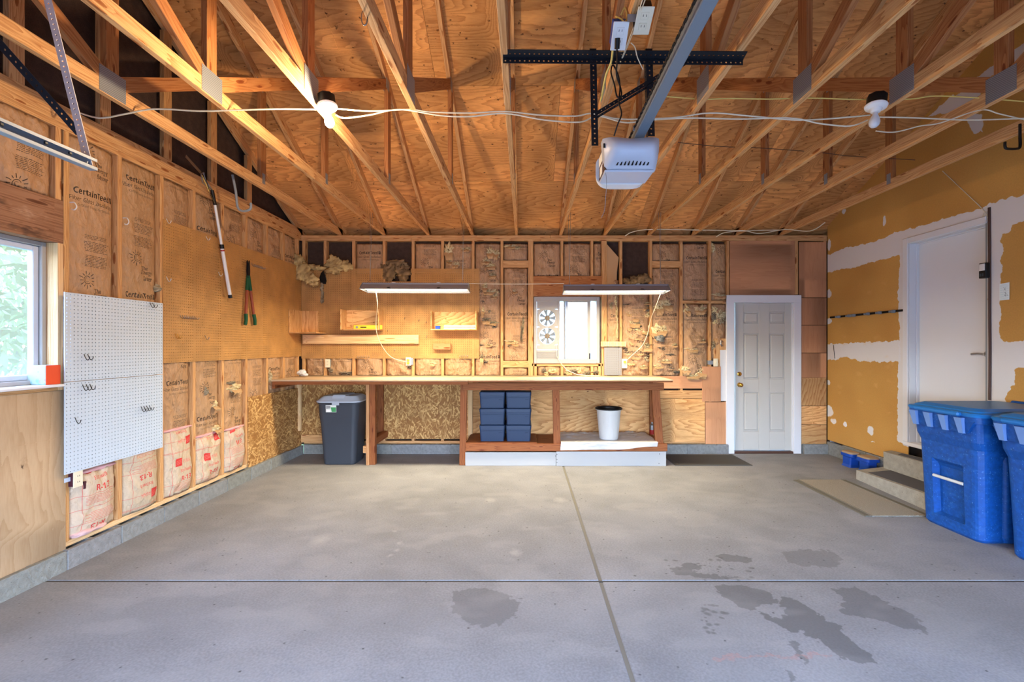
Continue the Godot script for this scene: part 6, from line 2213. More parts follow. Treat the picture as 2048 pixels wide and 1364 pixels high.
func shop_light(label: String, c: Vector3, ln: float, yaw: float, tilt: float, cord: Array, cord_label: String) -> void:
	var r := thing("shop_light", label, "light", c, "hanging shop lights")
	var bs := Basis(Vector3.UP, yaw) * Basis(Vector3.RIGHT, tilt)
	var xf := Transform3D(bs, c)
	var mb := MB.new()
	mb.box(xf * Transform3D(Basis(), Vector3(0, 0.062, 0)), Vector3(ln, 0.03, 0.10), 0.003)
	part("ballast_housing", mb, M.hood, r)
	for sg: float in [-1.0, 1.0]:
		mb = MB.new()
		mb.quad(xf * Vector3(-ln / 2, 0.058, sg * 0.05), xf * Vector3(ln / 2, 0.058, sg * 0.05), xf * Vector3(ln / 2, -0.008, sg * 0.155), xf * Vector3(-ln / 2, -0.008, sg * 0.155), xf.basis * Vector3(0, 0.8, sg * 0.6))
		mb.box(xf * Transform3D(Basis(), Vector3(0, -0.011, sg * 0.155)), Vector3(ln, 0.006, 0.004))
		part("hood_wing", mb, M.hood, r)
		mb = MB.new()
		mb.quad(xf * Vector3(-ln / 2, 0.056, sg * 0.049), xf * Vector3(ln / 2, 0.056, sg * 0.049), xf * Vector3(ln / 2, -0.010, sg * 0.153), xf * Vector3(-ln / 2, -0.010, sg * 0.153), xf.basis * Vector3(0, -0.8, -sg * 0.6))
		part("reflector_wing", mb, M.hood_white, r)
		mb = MB.new()
		var e := ln / 2 * sg
		mb.prism(xf * Transform3D(Basis(Vector3(0, 0, 1), Vector3.UP, Vector3(-1, 0, 0)), Vector3(e, 0, 0)), PackedVector2Array([Vector2(-0.05, 0.077), Vector2(0.05, 0.077), Vector2(0.156, -0.012), Vector2(-0.156, -0.012)]), 0.004)
		part("end_cap", mb, M.galv, r)
		mb = MB.new()
		mb.tube(PackedVector3Array([xf * Vector3(-ln / 2 + 0.03, 0.012, sg * 0.05), xf * Vector3(ln / 2 - 0.03, 0.012, sg * 0.05)]), 0.0155, 12)
		part("fluorescent_tube", mb, M.tube_lit, r)
		for q: float in [-0.28, 0.28]:
			box_part("clip", xf * Vector3(q - 0.016, -0.004, 0.158), xf * Vector3(q + 0.016, 0.006, 0.162), M.white_plastic, r)
	mb = MB.new()
	mb.box(xf * Transform3D(Basis(), Vector3(0, 0.046, 0)), Vector3(ln - 0.01, 0.003, 0.1))
	part("reflector_top", mb, M.hood_white, r)
	for q: float in [-0.26, 0.26]:
		mb = MB.new()
		mb.lathe(xf * Transform3D(Basis(), Vector3(q, 0.077, 0.02)), [Vector2(0.025, 0), Vector2(0.025, 0.006), Vector2(0, 0.008)], 12)
		part("knockout_cap", mb, M.white_plastic, r)
	# hanging wires
	for e: float in [-1.0, 1.0]:
		var top := Vector3(c.x + e * ln * 0.44, 3.05, c.z - 0.03)
		var v := xf * Vector3(e * ln * 0.44, 0.12, 0)
		tube_part("hanging_wire", [xf * Vector3(e * ln * 0.44 - 0.02, 0.075, 0.04), v], 0.002, M.steel, r, 4)
		tube_part("hanging_wire", [xf * Vector3(e * ln * 0.44 + 0.02, 0.075, -0.04), v], 0.002, M.steel, r, 4)
		tube_part("hanging_wire", [v, top + Vector3(-0.012, 0, 0)], 0.0022, M.steel, r, 4)
		tube_part("hanging_wire", [v, top + Vector3(0.014, 0, 0)], 0.0022, M.steel, r, 4)
	var al := AreaLight3D.new()
	al.name = "tube_light"
	r.add_child(al)
	al.transform = Transform3D(bs * Basis(Vector3.RIGHT, -PI / 2), bs * Vector3(0, -0.008, 0))
	al.area_size = Vector2(ln - 0.1, 0.14)
	al.light_color = Color(1.0, 0.93, 0.79)
	al.light_energy = SHOP_ENERGY
	al.area_range = 12.0
	al.area_attenuation = 2.0
	al.shadow_enabled = true
	var cd := tube_part("power_cord", Array(smooth_path(cord)), 0.0045, M.cable_white, r)
	cd.set_meta("label", cord_label)

func make_lights() -> void:
	var a := at(833, 580, 5.27)
	shop_light("shop light hanging over the bench in front of the back pegboard", a, 1.22, 0.03, -0.035,
		[at(752, 584, 5.2), at(755, 610, 5.4), at(752, 640, 5.88), at(754, 668, 5.98), at(766, 695, 6.12), at(784, 715, 6.22), at(812, 724, 6.22)], "white cord from the first shop light down to the plugged outlet")
	var b := at(1230, 583, 5.27)
	shop_light("shop light hanging in front of the sliding window", b, 1.20, -0.03, -0.035,
		[at(1321, 588, 5.2), at(1312, 612, 5.6), at(1301, 640, 6.0), at(1296, 665, 6.1), at(1285, 690, 6.15), at(1268, 707, 6.18), at(1250, 724, 6.22)], "cord from the second shop light down to the outlet by grey pegboard")
	cable("link_cord", [at(937, 567, 5.25), at(1000, 568, 5.25), at(1060, 568, 5.25), at(1128, 567, 5.25)], 0.004, M.cable_white, "taut pale cord linking the two shop lights", "cord")
	# bulbs on the trusses
	for e: Array in [[655, 2.85, true], [1752, 2.83, false]]:
		var d: float = e[1]
		var lit: bool = e[2]
		var c := at(e[0], 214, d)
		var r := thing("bulb_socket", "lit bare bulb in a porcelain socket under a truss" if lit else "unlit bulb in a porcelain socket under a truss near the drywall", "light", Vector3(c.x, by(262, d), c.z))
		var yaw := 0.15 if lit else -0.15
		var xf := Transform3D(Basis(Vector3(0, 0, 1), yaw) * Basis(Vector3.RIGHT, -0.06), c)
		var mb := MB.new()
		mb.lathe(xf, [Vector2(0, 0.075), Vector2(0.052, 0.075), Vector2(0.054, 0.07), Vector2(0.054, 0.012), Vector2(0.0, 0.012)], 8)
		part("ceiling_box", mb, M.black_plastic, r)
		mb = MB.new()
		mb.lathe(xf, [Vector2(0.058, 0.012), Vector2(0.062, 0.006), Vector2(0.058, -0.004), Vector2(0.034, -0.014), Vector2(0.028, -0.03), Vector2(0.022, -0.036), Vector2(0.0, -0.036)], 24)
		part("porcelain_socket", mb, M.white_plastic, r)
		mb = MB.new()
		var prof := [Vector2(0.013, -0.034), Vector2(0.014, -0.05), Vector2(0.02, -0.065), Vector2(0.028, -0.085), Vector2(0.03, -0.1), Vector2(0.027, -0.117), Vector2(0.018, -0.129), Vector2(0.0, -0.134)]
		prof.reverse()
		mb.lathe(xf, prof, 20, true)
		part("bulb", mb, M.bulb_lit if lit else M.bulb_off, r)
		if lit:
			var l := OmniLight3D.new()
			l.name = "bulb_light"
			r.add_child(l)
			l.position = xf * Vector3(0, -0.095, 0) - r.position
			l.light_color = Color(1.0, 0.86, 0.68)
			l.light_energy = BULB_ENERGY
			l.light_size = 0.03
			l.omni_range = 20.0
			l.omni_attenuation = 2.0
			l.shadow_enabled = true

func perf(mb: MB, a: Vector3, b: Vector3, w: Vector3, r := 0.0042, pitch := 0.025, th := 0.003) -> void:
	var n := maxi(1, int(a.distance_to(b) / pitch))
	mb.holes(a, b - a, w, n, 1, r, th)

func make_opener() -> void:
	var r := thing("door_opener", "grey garage door opener motor hanging from perforated angle irons", "opener", Vector3(0.545, 2.37, -2.4))
	# cross bar under two trusses
	var bd := 2.39
	var mb := MB.new()
	var a := at(1006, 126, bd)
	var b := at(1486, 130, bd)
	perf(mb, a, b, Vector3(0, 0.026, 0), 0.0045)
	perf(mb, a + Vector3(0, 0.026, 0), b + Vector3(0, 0.026, 0), Vector3(0, 0.012, 0.05), 0.0045)
	mb.bar(a + Vector3(0, 0.027, 0.002), b + Vector3(0, 0.027, 0.002), 0.006, 0.006)
	part("cross_angle", mb, M.dark_steel, r)
	for e: Array in [[1186, 97, 1190, 291], [1298, 97, 1303, 272]]:
		mb = MB.new()
		var p0 := at(e[2], e[3], bd + 0.02)
		var p1 := at(e[0], e[1], bd + 0.02)
		perf(mb, p0 + Vector3(0.018, 0, 0), p1 + Vector3(0.018, 0, 0), Vector3(-0.036, 0, 0), 0.0045)
		if e[0] > 1200:
			perf(mb, p0 + Vector3(-0.018, 0, 0), p1 + Vector3(-0.018, 0, 0), Vector3(-0.002, 0, -0.03), 0.004)
		part("hanger_strap", mb, M.dark_steel, r)
	mb = MB.new()
	var s0 := at(1192, 233, bd + 0.01)
	var s1 := at(1376, 122, bd + 0.01)
	perf(mb, s0 + Vector3(0, 0.004, 0), s1 + Vector3(0, 0.004, 0), Vector3(-0.008, 0.018, 0), 0.003)
	perf(mb, s0, s1, Vector3(0.004, 0.002, -0.026), 0.003)
	part("brace_angle", mb, M.dark_steel, r)
	# motor
	box_part("chassis", Vector3(0.41, 2.395, -2.32), Vector3(0.668, 2.535, -2.48), M.brown_metal, r, 1, 0.006)
	box_part("bottom_cover", Vector3(0.412, 2.385, -2.31), Vector3(0.664, 2.396, -2.48), M.opener_grey, r, 0, 0.003)
	for e: Array in [[2.515, 0.05, 0.03], [2.45, 0.035, 0.02]]:
		box_part("side_label", Vector3(0.4085, e[0] - 0.05, -2.37), Vector3(0.4098, e[0], -2.37 - e[1] * 2), M.paper, r, 1)
	var rows := []
	var uvs := []
	for j in 15:
		var row := PackedVector3Array()
		var ur := PackedVector2Array()
		var t := j / 14.0
		for i in 21:
			var s := i / 10.0 - 1.0
			var bul := sin(PI * clampf(t * 0.86 + 0.06, 0, 1))
			var hw := 0.144 - 0.012 * t
			var round_ := 1.0 - pow(absf(s), 5.0)
			row.append(Vector3(0.545 + s * hw, 2.548 - 0.153 * t - 0.012 * (1.0 - absf(s)) * (1.0 - t) + 0.004 * s * s, -(2.33 - (0.045 + 0.075 * bul) * (0.35 + 0.65 * round_) + 0.03 * t * t)))
			ur.append(Vector2(s, t))
		rows.append(row)
		uvs.append(ur)
	mb = MB.new()
	mb.grid(rows, uvs, Vector3(0, 0, 1))
	# returns to the chassis
	var edge := func(list: Array, n: Vector3) -> void:
		for k in list.size() - 1:
			var p0: Vector3 = list[k]
			var p1: Vector3 = list[k + 1]
			mb.quad(p0, p1, Vector3(p1.x, p1.y, -2.36), Vector3(p0.x, p0.y, -2.36), n)
	var lft := []
	var rgt := []
	for row: PackedVector3Array in rows:
		lft.append(row[0])
		rgt.append(row[-1])
	edge.call(lft, Vector3(-1, 0, 0))
	edge.call(rgt, Vector3(1, 0, 0))
	edge.call(Array(rows[0]), Vector3(0, 1, 0))
	edge.call(Array(rows[-1]), Vector3(0, -1, 0))
	part("front_lens", mb, M.opener_grey, r)
	for k in 9:
		var q := at(1234.0 + k * 7.6, 330.5 - absf(k - 4.0) * 0.0, 2.222)
		var hh := 0.017 - 0.0016 * absf(k - 4.0)
		mb = MB.new()
		mb.prism(Transform3D(Basis(Vector3.RIGHT, Vector3(0, 0.95, 0.3).normalized(), Vector3(0, -0.3, 0.95).normalized()), q + Vector3(0, 0.004, 0)), PackedVector2Array([Vector2(-0.005, -0.004), Vector2(0.003, -0.004), Vector2(0.007, hh), Vector2(0.004, hh)]), 0.012)
		part("vent_slot", mb, M.black_matte, r)
	mb = MB.new()
	mb.loft(Transform3D(Basis(Vector3.RIGHT, Vector3(0, 0, -1), Vector3.UP), Vector3(0.535, 2.458, -2.48)), [[0.0, 0.142, 0.078, 0.05], [0.04, 0.135, 0.088, 0.06], [0.075, 0.11, 0.08, 0.06], [0.09, 0.07, 0.05, 0.03]], 5)
	part("rear_lens", mb, M.white_plastic, r)
	# key-shaped slot and mounting
	box_part("release_slot", at(1206.5, 296, 2.285), at(1210, 287, 2.285) + Vector3(0, 0, 0.004), M.black_matte, r, 1, 0.001)
	# rail with the chain
	var rl := thing("opener_rail", "steel opener rail with chain running from the motor to the garage doorway", "rail", Vector3(0.56, 2.6, -1.0))
	mb = MB.new()
	mb.bar(Vector3(0.585, 2.572, -2.36), Vector3(0.585, 2.66, 0.55), 0.052, 0.045, Vector3.UP, 0.003)
	part("rail_beam", mb, M.rail_steel, rl)
	mb = MB.new()
	var n := 150
	for k in n:
		var t := float(k) / n
		var p := Vector3(0.543, lerpf(2.565, 2.652, t), lerpf(-2.36, 0.5, t))
		mb.box(Transform3D(Basis(), p), Vector3(0.010 if k % 2 == 0 else 0.004, 0.004 if k % 2 == 0 else 0.012, 0.02))
	part("chain", mb, M.black_plastic, rl)
	box_part("bolt", at(1266, 261, 2.22), at(1270, 251, 2.22) + Vector3(0, 0, -0.01), M.steel, rl, 1, 0.001)
	# pull string
	cable("pull_string", [Vector3(0.42, 2.39, -2.33), at(1213, 362, 2.28), at(1212, 385, 2.3), at(1209, 420, 2.3), at(1202, 436, 2.3)], 0.0012, M.duct, "thin string dangling below the opener motor", "string")
	# outlets above
	var bx1 := thing("outlet_box", "blue junction box with white outlet and black plug hung on truss", "outlet", at(1238, 85, 2.17))
	var bs := Basis(Vector3.RIGHT, Vector3(0, 0.62, 0.78).normalized(), Vector3(0, -0.78, 0.62).normalized())
	var c := at(1239, 72, 2.13)
	mb = MB.new()
	mb.box(Transform3D(bs, c + bs.z * -0.035), Vector3(0.066, 0.10, 0.07), 0.003)
	part("junction_box", mb, M.blue_box, bx1)
	mb = MB.new()
	mb.box(Transform3D(bs, c + bs.z * 0.003), Vector3(0.072, 0.118, 0.005), 0.002)
	part("cover_plate", mb, M.white_plastic, bx1)
	for k in 2:
		mb = MB.new()
		mb.box(Transform3D(bs, c + bs.z * 0.006 + bs.y * (0.022 - 0.044 * k)), Vector3(0.034, 0.03, 0.004), 0.002)
		part("receptacle", mb, M.white_plastic, bx1)
		mb = MB.new()
		for sx: float in [-0.007, 0.007]:
			mb.box(Transform3D(bs, c + bs.z * 0.0085 + bs.y * (0.024 - 0.044 * k) + bs.x * sx), Vector3(0.002, 0.009, 0.001))
		part("slot", mb, M.black_matte, bx1)
	var bx2 := thing("outlet_box", "black junction box with ivory outlet cover beside the opener rail", "outlet", at(1288, 58, 2.1))
	c = at(1287, 41, 2.06)
	bs = Basis(Vector3.RIGHT, Vector3(0, 0.45, 0.89).normalized(), Vector3(0, -0.89, 0.45).normalized())
	mb = MB.new()
	mb.box(Transform3D(bs, c + bs.z * -0.035), Vector3(0.062, 0.10, 0.07), 0.003)
	part("junction_box", mb, M.black_plastic, bx2)
	mb = MB.new()
	mb.box(Transform3D(bs, c + bs.z * 0.003), Vector3(0.074, 0.118, 0.005), 0.002)
	part("cover_plate", mb, M.ivory, bx2)
	for k in 2:
		mb = MB.new()
		mb.box(Transform3D(bs, c + bs.z * 0.006 + bs.y * (0.022 - 0.044 * k)), Vector3(0.034, 0.03, 0.004), 0.002)
		part("receptacle", mb, M.ivory, bx2)
		mb = MB.new()
		for sx: float in [-0.007, 0.007]:
			mb.box(Transform3D(bs, c + bs.z * 0.0085 + bs.y * (0.024 - 0.044 * k) + bs.x * sx), Vector3(0.002, 0.009, 0.001))
		part("slot", mb, M.black_matte, bx2)
	box_part("bracket", at(1255, 43, 2.06), at(1279, 28, 2.06) + Vector3(0, 0, -0.003), M.galv, bx2)
	# cords round the opener
	tube_part("power_cord", Array(smooth_path([at(1234, 78, 2.09), at(1234, 98, 2.1), at(1234, 125, 2.2), at(1233, 150, 2.25), at(1240, 172, 2.27), at(1243, 190, 2.27), at(1234, 193, 2.27), at(1229, 170, 2.27), at(1222, 145, 2.27), at(1226, 130, 2.27), at(1236, 150, 2.27), at(1240, 175, 2.27), at(1238, 205, 2.27), at(1243, 228, 2.27), at(1235, 250, 2.28), at(1228, 272, 2.3)])), 0.004, M.black_plastic, r)
	tube_part("plug", [at(1235, 76, 2.08), at(1234, 98, 2.1)], 0.012, M.black_plastic, bx1, 8)
	cable("yellow_cable", [at(1232, 33, 2.15), at(1242, 38, 2.1), at(1249, 44, 2.09), at(1254, 36, 2.12), at(1250, 15, 2.15), at(1242, 30, 2.16)], 0.004, M.cable_yellow, "loop of yellow cable above the blue outlet box", "cable")
	cable("yellow_cable", [at(1226, 95, 2.18), at(1222, 125, 2.25), at(1212, 150, 2.3), at(1204, 190, 2.4), at(1201, 202, 2.45)], 0.005, M.cable_yellow, "yellow cable stapled along the truss below the blue outlet box", "cable")
	cable("pale_wire", [at(1262, 86, 2.2), at(1270, 95, 2.25), at(1275, 115, 2.3), at(1286, 139, 2.36)], 0.0026, M.cable_white, "thin pale wire curving past the cross angle", "wire")
	for k in 2:
		cable("pale_wire", [at(1285 + 5 * k, 0, 1.95), at(1265 + 3 * k, 60, 2.17), at(1248 + 2 * k, 105, 2.34), at(1240 + k, 124, 2.42)], 0.0025, M.cable_white, "thin pale wire stapled under the truss beside the outlet boxes", "wire", "twin wires under the truss")

func make_track() -> void:
	var r := thing("door_track", "end of the galvanised garage door track hung from perforated straps", "track", Vector3(-2.0, 2.33, -1.4))
	var mb := MB.new()
	var a := Vector3(-1.996, 2.335, -2.1)
	var b := Vector3(-1.996, 2.335, 0.5)
	for e: Array in [[-0.012, 0.0, 0.003, 0.052], [0.0, 0.025, 0.028, 0.003], [0.0, -0.025, 0.034, 0.003], [0.016, -0.019, 0.003, 0.012], [0.014, 0.019, 0.003, 0.012]]:
		mb.bar(a + Vector3(e[0], e[1], 0), b + Vector3(e[0], e[1], 0), e[2], e[3])
	part("track_channel", mb, M.track, r)
	mb = MB.new()
	mb.bar(a + Vector3(-0.03, 0.032, 0.0), b + Vector3(-0.03, 0.032, 0), 0.034, 0.003)
	mb.bar(a + Vector3(-0.014, 0.02, 0.0), b + Vector3(-0.014, 0.02, 0), 0.003, 0.026)
	part("track_angle", mb, M.track, r)
	for z: float in [1.98, 1.88, 1.72]:
		box_part("bolt", Vector3(-1.983, 2.33, -z), Vector3(-1.975, 2.342, -z + 0.014), M.dark_steel, r, 1, 0.002)
	mb = MB.new()
	var p0 := at(177, 330, 2.09)
	var p1 := at(90, -20, 2.13)
	perf(mb, p0 + Vector3(0.018, 0, 0), p1 + Vector3(0.018, 0, 0), Vector3(-0.036, 0, 0).rotated(Vector3(0, 0, 1), 0.1), 0.0045, 0.026)
	# the leg of the angle turned away from the viewer; holes() faces by its two directions
	part("hanger_strap", mb, M.strap_pale, r)
	mb = MB.new()
	var q0 := at(152, 262, 2.12)
	var q1 := Vector3(-2.42, 3.07, -1.8)
	perf(mb, q1 + Vector3(0.0, -0.02, 0), q0 + Vector3(0, -0.02, 0), Vector3(0.022, 0.026, 0), 0.0042)
	part("hanger_strap", mb, M.dark_steel, r)

func make_cables() -> void:
	var d := 2.93
	var w: Material = M.cable_white
	# main white runs below the trusses
	cable("white_cable", [at(160, 226, 2.98), at(200, 236, 2.95), at(250, 228, 2.93), at(310, 218, d), at(400, 222, d), at(480, 220, d), at(560, 218, d), at(632, 219, d)], 0.0055, w, "white cable strung from the window wall to the lit bulb", "cable")
	cable("white_cable", [at(672, 217, d), at(740, 222, d), at(820, 219, d), at(860, 224, d), at(940, 226, d), at(1010, 223, d), at(1080, 230, d), at(1150, 232, d), at(1185, 227, d), at(1240, 238, d), at(1340, 236, d), at(1420, 226, d), at(1500, 232, d), at(1600, 240, d), at(1700, 234, d), at(1740, 230, d)], 0.0048, w, "upper white cable between the two bulb sockets", "cable")
	cable("white_cable", [at(672, 230, d), at(690, 236, d), at(740, 230, d), at(800, 219, d), at(880, 231, d), at(940, 233, d), at(1010, 227, d), at(1090, 240, d), at(1160, 244, d), at(1195, 232, d), at(1250, 245, d), at(1300, 240, d), at(1380, 236, d), at(1480, 238, d), at(1580, 236, d), at(1640, 247, d), at(1700, 252, d), at(1735, 240, d)], 0.0048, w, "lower white cable between the two bulb sockets", "cable")
	cable("white_cable", [at(1760, 234, d), at(1840, 236, d), at(1940, 240, d), at(2060, 236, d)], 0.0045, w, "white cable running from the unlit bulb on to the drywall", "cable")
	cable("white_cable", [at(1752, 262, 2.86), at(1790, 264, d), at(1840, 252, d), at(1880, 246, d), at(1960, 220, d), at(2000, 228, d), at(2060, 242, d)], 0.004, w, "slack white cable sagging below the unlit bulb", "cable")
	cable("yellow_cable", [at(1300, 190, 2.92), at(1400, 198, 2.92), at(1460, 197, 2.92), at(1540, 198, 2.92), at(1620, 196, 2.92), at(1720, 199, 2.92), at(1820, 198, 2.92), at(1870, 192, 2.92), at(1960, 196, 2.92), at(2060, 204, 2.92)], 0.004, M.cable_yellow, "long yellow cable crossing the trusses beside the gusset plates", "cable")
	# along the back plate
	cable("white_cable", [at(1250, 472, 6.15), at(1265, 464, 6.1), at(1300, 459, 6.0), at(1400, 460, 6.0), at(1480, 461, 6.0), at(1560, 460, 6.0)], 0.006, w, "white cable lying along the truss heels above the back door", "cable")
	cable("white_cable", [at(1432, 474, 6.2), at(1450, 465, 6.1), at(1490, 462, 6.0), at(1520, 467, 6.0), at(1570, 459, 6.0), at(1620, 462, 5.8), at(1650, 445, 5.6)], 0.006, w, "second white cable curling over the back door panels", "cable")
	cable("thin_wire", [at(1356, 285, 4.2), at(1440, 293, 4.2), at(1520, 296, 4.2), at(1640, 305, 4.2), at(1700, 312, 4.2), at(1830, 320, 4.2)], 0.003, M.brown_metal, "thin brown wire strung across the truss webs", "wire")
	# wire down the gable drywall to the door button
	var x := XR - 0.006
	cable("thin_wire", [sw(1885, 342, x), sw(1920, 375, x), sw(1962, 415, x), sw(1976, 432, x)], 0.003, M.cable_white, "pale wire slanting down the drywall to the side door", "wire")
	cable("dark_cable", [sw(1978.5, 415, x), sw(1979, 470, x), sw(1979.5, 530, x), sw(1979.5, 640, x), sw(1980, 700, x), sw(1979.5, 800, x)], 0.011, M.brown_metal, "dark cable bundle beside the side door jamb", "cable")
	var mb := MB.new()
	var c := sw(1972, 430, x)
	for k in 2:
		var pts := PackedVector3Array()
		for i in 17:
			var a := TAU * i / 16.0
			pts.append(c + Vector3(-0.004 - 0.006 * k, 0.03 * sin(a) - 0.03 * k, 0.024 * cos(a)))
		mb.tube(pts, 0.002, 5)
	solo("wire_coil", mb, w, "small coil of pale wire at the top of the side door jamb", "wire")
	# bike hooks
	mb = MB.new()
	var p := at(465, 350, 4.2)
	mb.tube(smooth_path([p, p + Vector3(0.03, -0.15, 0), p + Vector3(0.05, -0.30, 0), p + Vector3(0.10, -0.335, 0), p + Vector3(0.165, -0.315, 0), p + Vector3(0.17, -0.26, 0)], 5), 0.011, 8)
	solo("storage_hook", mb, M.duct, "big grey storage hook hanging from a truss above the brown pegboard", "hook")
	mb = MB.new()
	var t0 := at(2040, 248, 3.02)
	mb.tube(smooth_path([t0, t0 + Vector3(0, -0.08, 0), t0 + Vector3(0, -0.15, 0), t0 + Vector3(-0.02, -0.165, 0), t0 + Vector3(-0.085, -0.165, 0), t0 + Vector3(-0.1, -0.15, 0), t0 + Vector3(-0.1, -0.12, 0)], 5), 0.008, 8)
	solo("storage_hook", mb, M.black_plastic, "black rubber-coated hook hanging from the truss next to the drywall", "hook")
	# snap hook at the centre truss
	mb = MB.new()
	var s := at(729, 2, 2.1)
	mb.tube(PackedVector3Array([s, s + Vector3(0, -0.045, 0)]), 0.003, 6)
	var pts2 := PackedVector3Array()
	for i in 15:
		var a := TAU * i / 16.0
		pts2.append(s + Vector3(0.014 * cos(a + 1.5), -0.078 + 0.035 * sin(a + 1.5), 0))
	mb.tube(pts2, 0.003, 6)
	solo("snap_hook", mb, M.steel, "steel snap hook dangling from a truss between bulb and opener", "hook")

func make_right_side() -> void:
	# rail with clips on the drywall
	var x := XR - 0.012
	var r := thing("tool_rail", "dark tool holder rail with spring clips on the drywall", "rail", sw(1735, 628, x))
	var mb := MB.new()
	mb.bar(sw(1661, 635, x), sw(1807, 620.5, x), 0.022, 0.024, Vector3.UP, 0.002)
	part("rail_strip", mb, M.black_plastic, r)
	for px: float in [1678, 1699, 1708, 1736, 1760, 1787]:
		var c := sw(px, lerpf(635, 620.5, (px - 1661) / 146.0) + 0.5, x - 0.02)
		box_part("clip", c + Vector3(-0.02, -0.016, 0.02), c + Vector3(0.01, 0.018, -0.02), M.duct, r, 1, 0.004)
		for sg: float in [-1.0, 1.0]:
			box_part("clip_jaw", c + Vector3(-0.04, -0.012, sg * 0.018 - 0.005), c + Vector3(-0.015, 0.012, sg * 0.018 + 0.005), M.duct, r, 1, 0.002)
	# door button
	var bt := thing("door_button", "black garage door wall button with a white press plate", "button", sw(1970, 556, XR))
	var o := sw(1978, 541, XR)
	box_part("case", o + Vector3(-0.05, -0.068, 0.02), o + Vector3(0.0, 0.07, -0.045), M.black_plastic, bt, 1, 0.004)
	box_part("press_plate", o + Vector3(-0.053, 0.0, 0.012), o + Vector3(-0.049, 0.062, -0.038), M.white_plastic, bt, 1, 0.001)
	for k in 2:
		box_part("small_key", o + Vector3(-0.052, -0.05, 0.0 - 0.02 * k), o + Vector3(-0.049, -0.025, -0.014 - 0.02 * k), M.grey_plastic, bt, 1, 0.001)
	# notice card
	var ct := Tex.new(96, 128, Color(0.90, 0.93, 0.92))
	for i in 15:
		ct.seg(Vector2(6, 10 + i * 8), Vector2(90, 10 + i * 8), 1.2, Color(0.55, 0.70, 0.78), 0.7)
	var ink := Color(0.30, 0.36, 0.38)
	for e: Array in [[40, 30, 62, 58], [62, 34, 42, 60], [44, 70, 66, 74], [66, 74, 48, 94], [48, 94, 70, 98], [58, 66, 60, 104], [70, 84, 84, 100]]:
		ct.seg(Vector2(e[0], e[1]), Vector2(e[2], e[3]), 2.2, ink, 0.8)
	mb = MB.new()
	var c0 := sw(1999, 568, XR - 0.002)
	var c1 := sw(2019.5, 599, XR - 0.002)
	mb.quad(Vector3(c0.x, c0.y, c0.z), Vector3(c0.x - 0.003, c0.y + 0.004, c1.z), Vector3(c0.x - 0.004, c1.y, c1.z), Vector3(c0.x, c1.y - 0.0, c0.z), Vector3(-1, 0, 0))
	mb.quad(Vector3(c0.x + 0.001, c0.y, c0.z), Vector3(c0.x - 0.002, c0.y + 0.004, c1.z), Vector3(c0.x - 0.003, c1.y, c1.z), Vector3(c0.x + 0.001, c1.y, c0.z), Vector3(1, 0, 0))
	solo("note_card", mb, mat("note", Color.WHITE, 0.8, ct.out()), "pale ruled note card with handwriting pinned to the drywall", "card")
	# little chain on the mud band
	cable("thin_chain", [sw(1667, 690, XR - 0.004), sw(1668, 702, XR - 0.004), sw(1669.5, 717, XR - 0.006)], 0.003, M.dark_steel, "short dark string hanging on the white band by the back corner", "string")

func hexa(mb: MB, p: Array) -> void:
	# p: four corners of the bottom, then the four of the top above them
	var mid := Vector3.ZERO
	for q: Vector3 in p:
		mid += q / 8.0
	for f: Array in [[0, 1, 2, 3], [4, 5, 6, 7], [0, 1, 5, 4], [1, 2, 6, 5], [2, 3, 7, 6], [3, 0, 4, 7]]:
		var a: Vector3 = p[f[0]]
		var b: Vector3 = p[f[1]]
		var c: Vector3 = p[f[2]]
		var d: Vector3 = p[f[3]]
		var n := (c - a).cross(d - b).normalized()
		if n.dot((a + b + c + d) / 4.0 - mid) < 0.0:
			n = -n
		mb.quad(a, b, c, d, n)

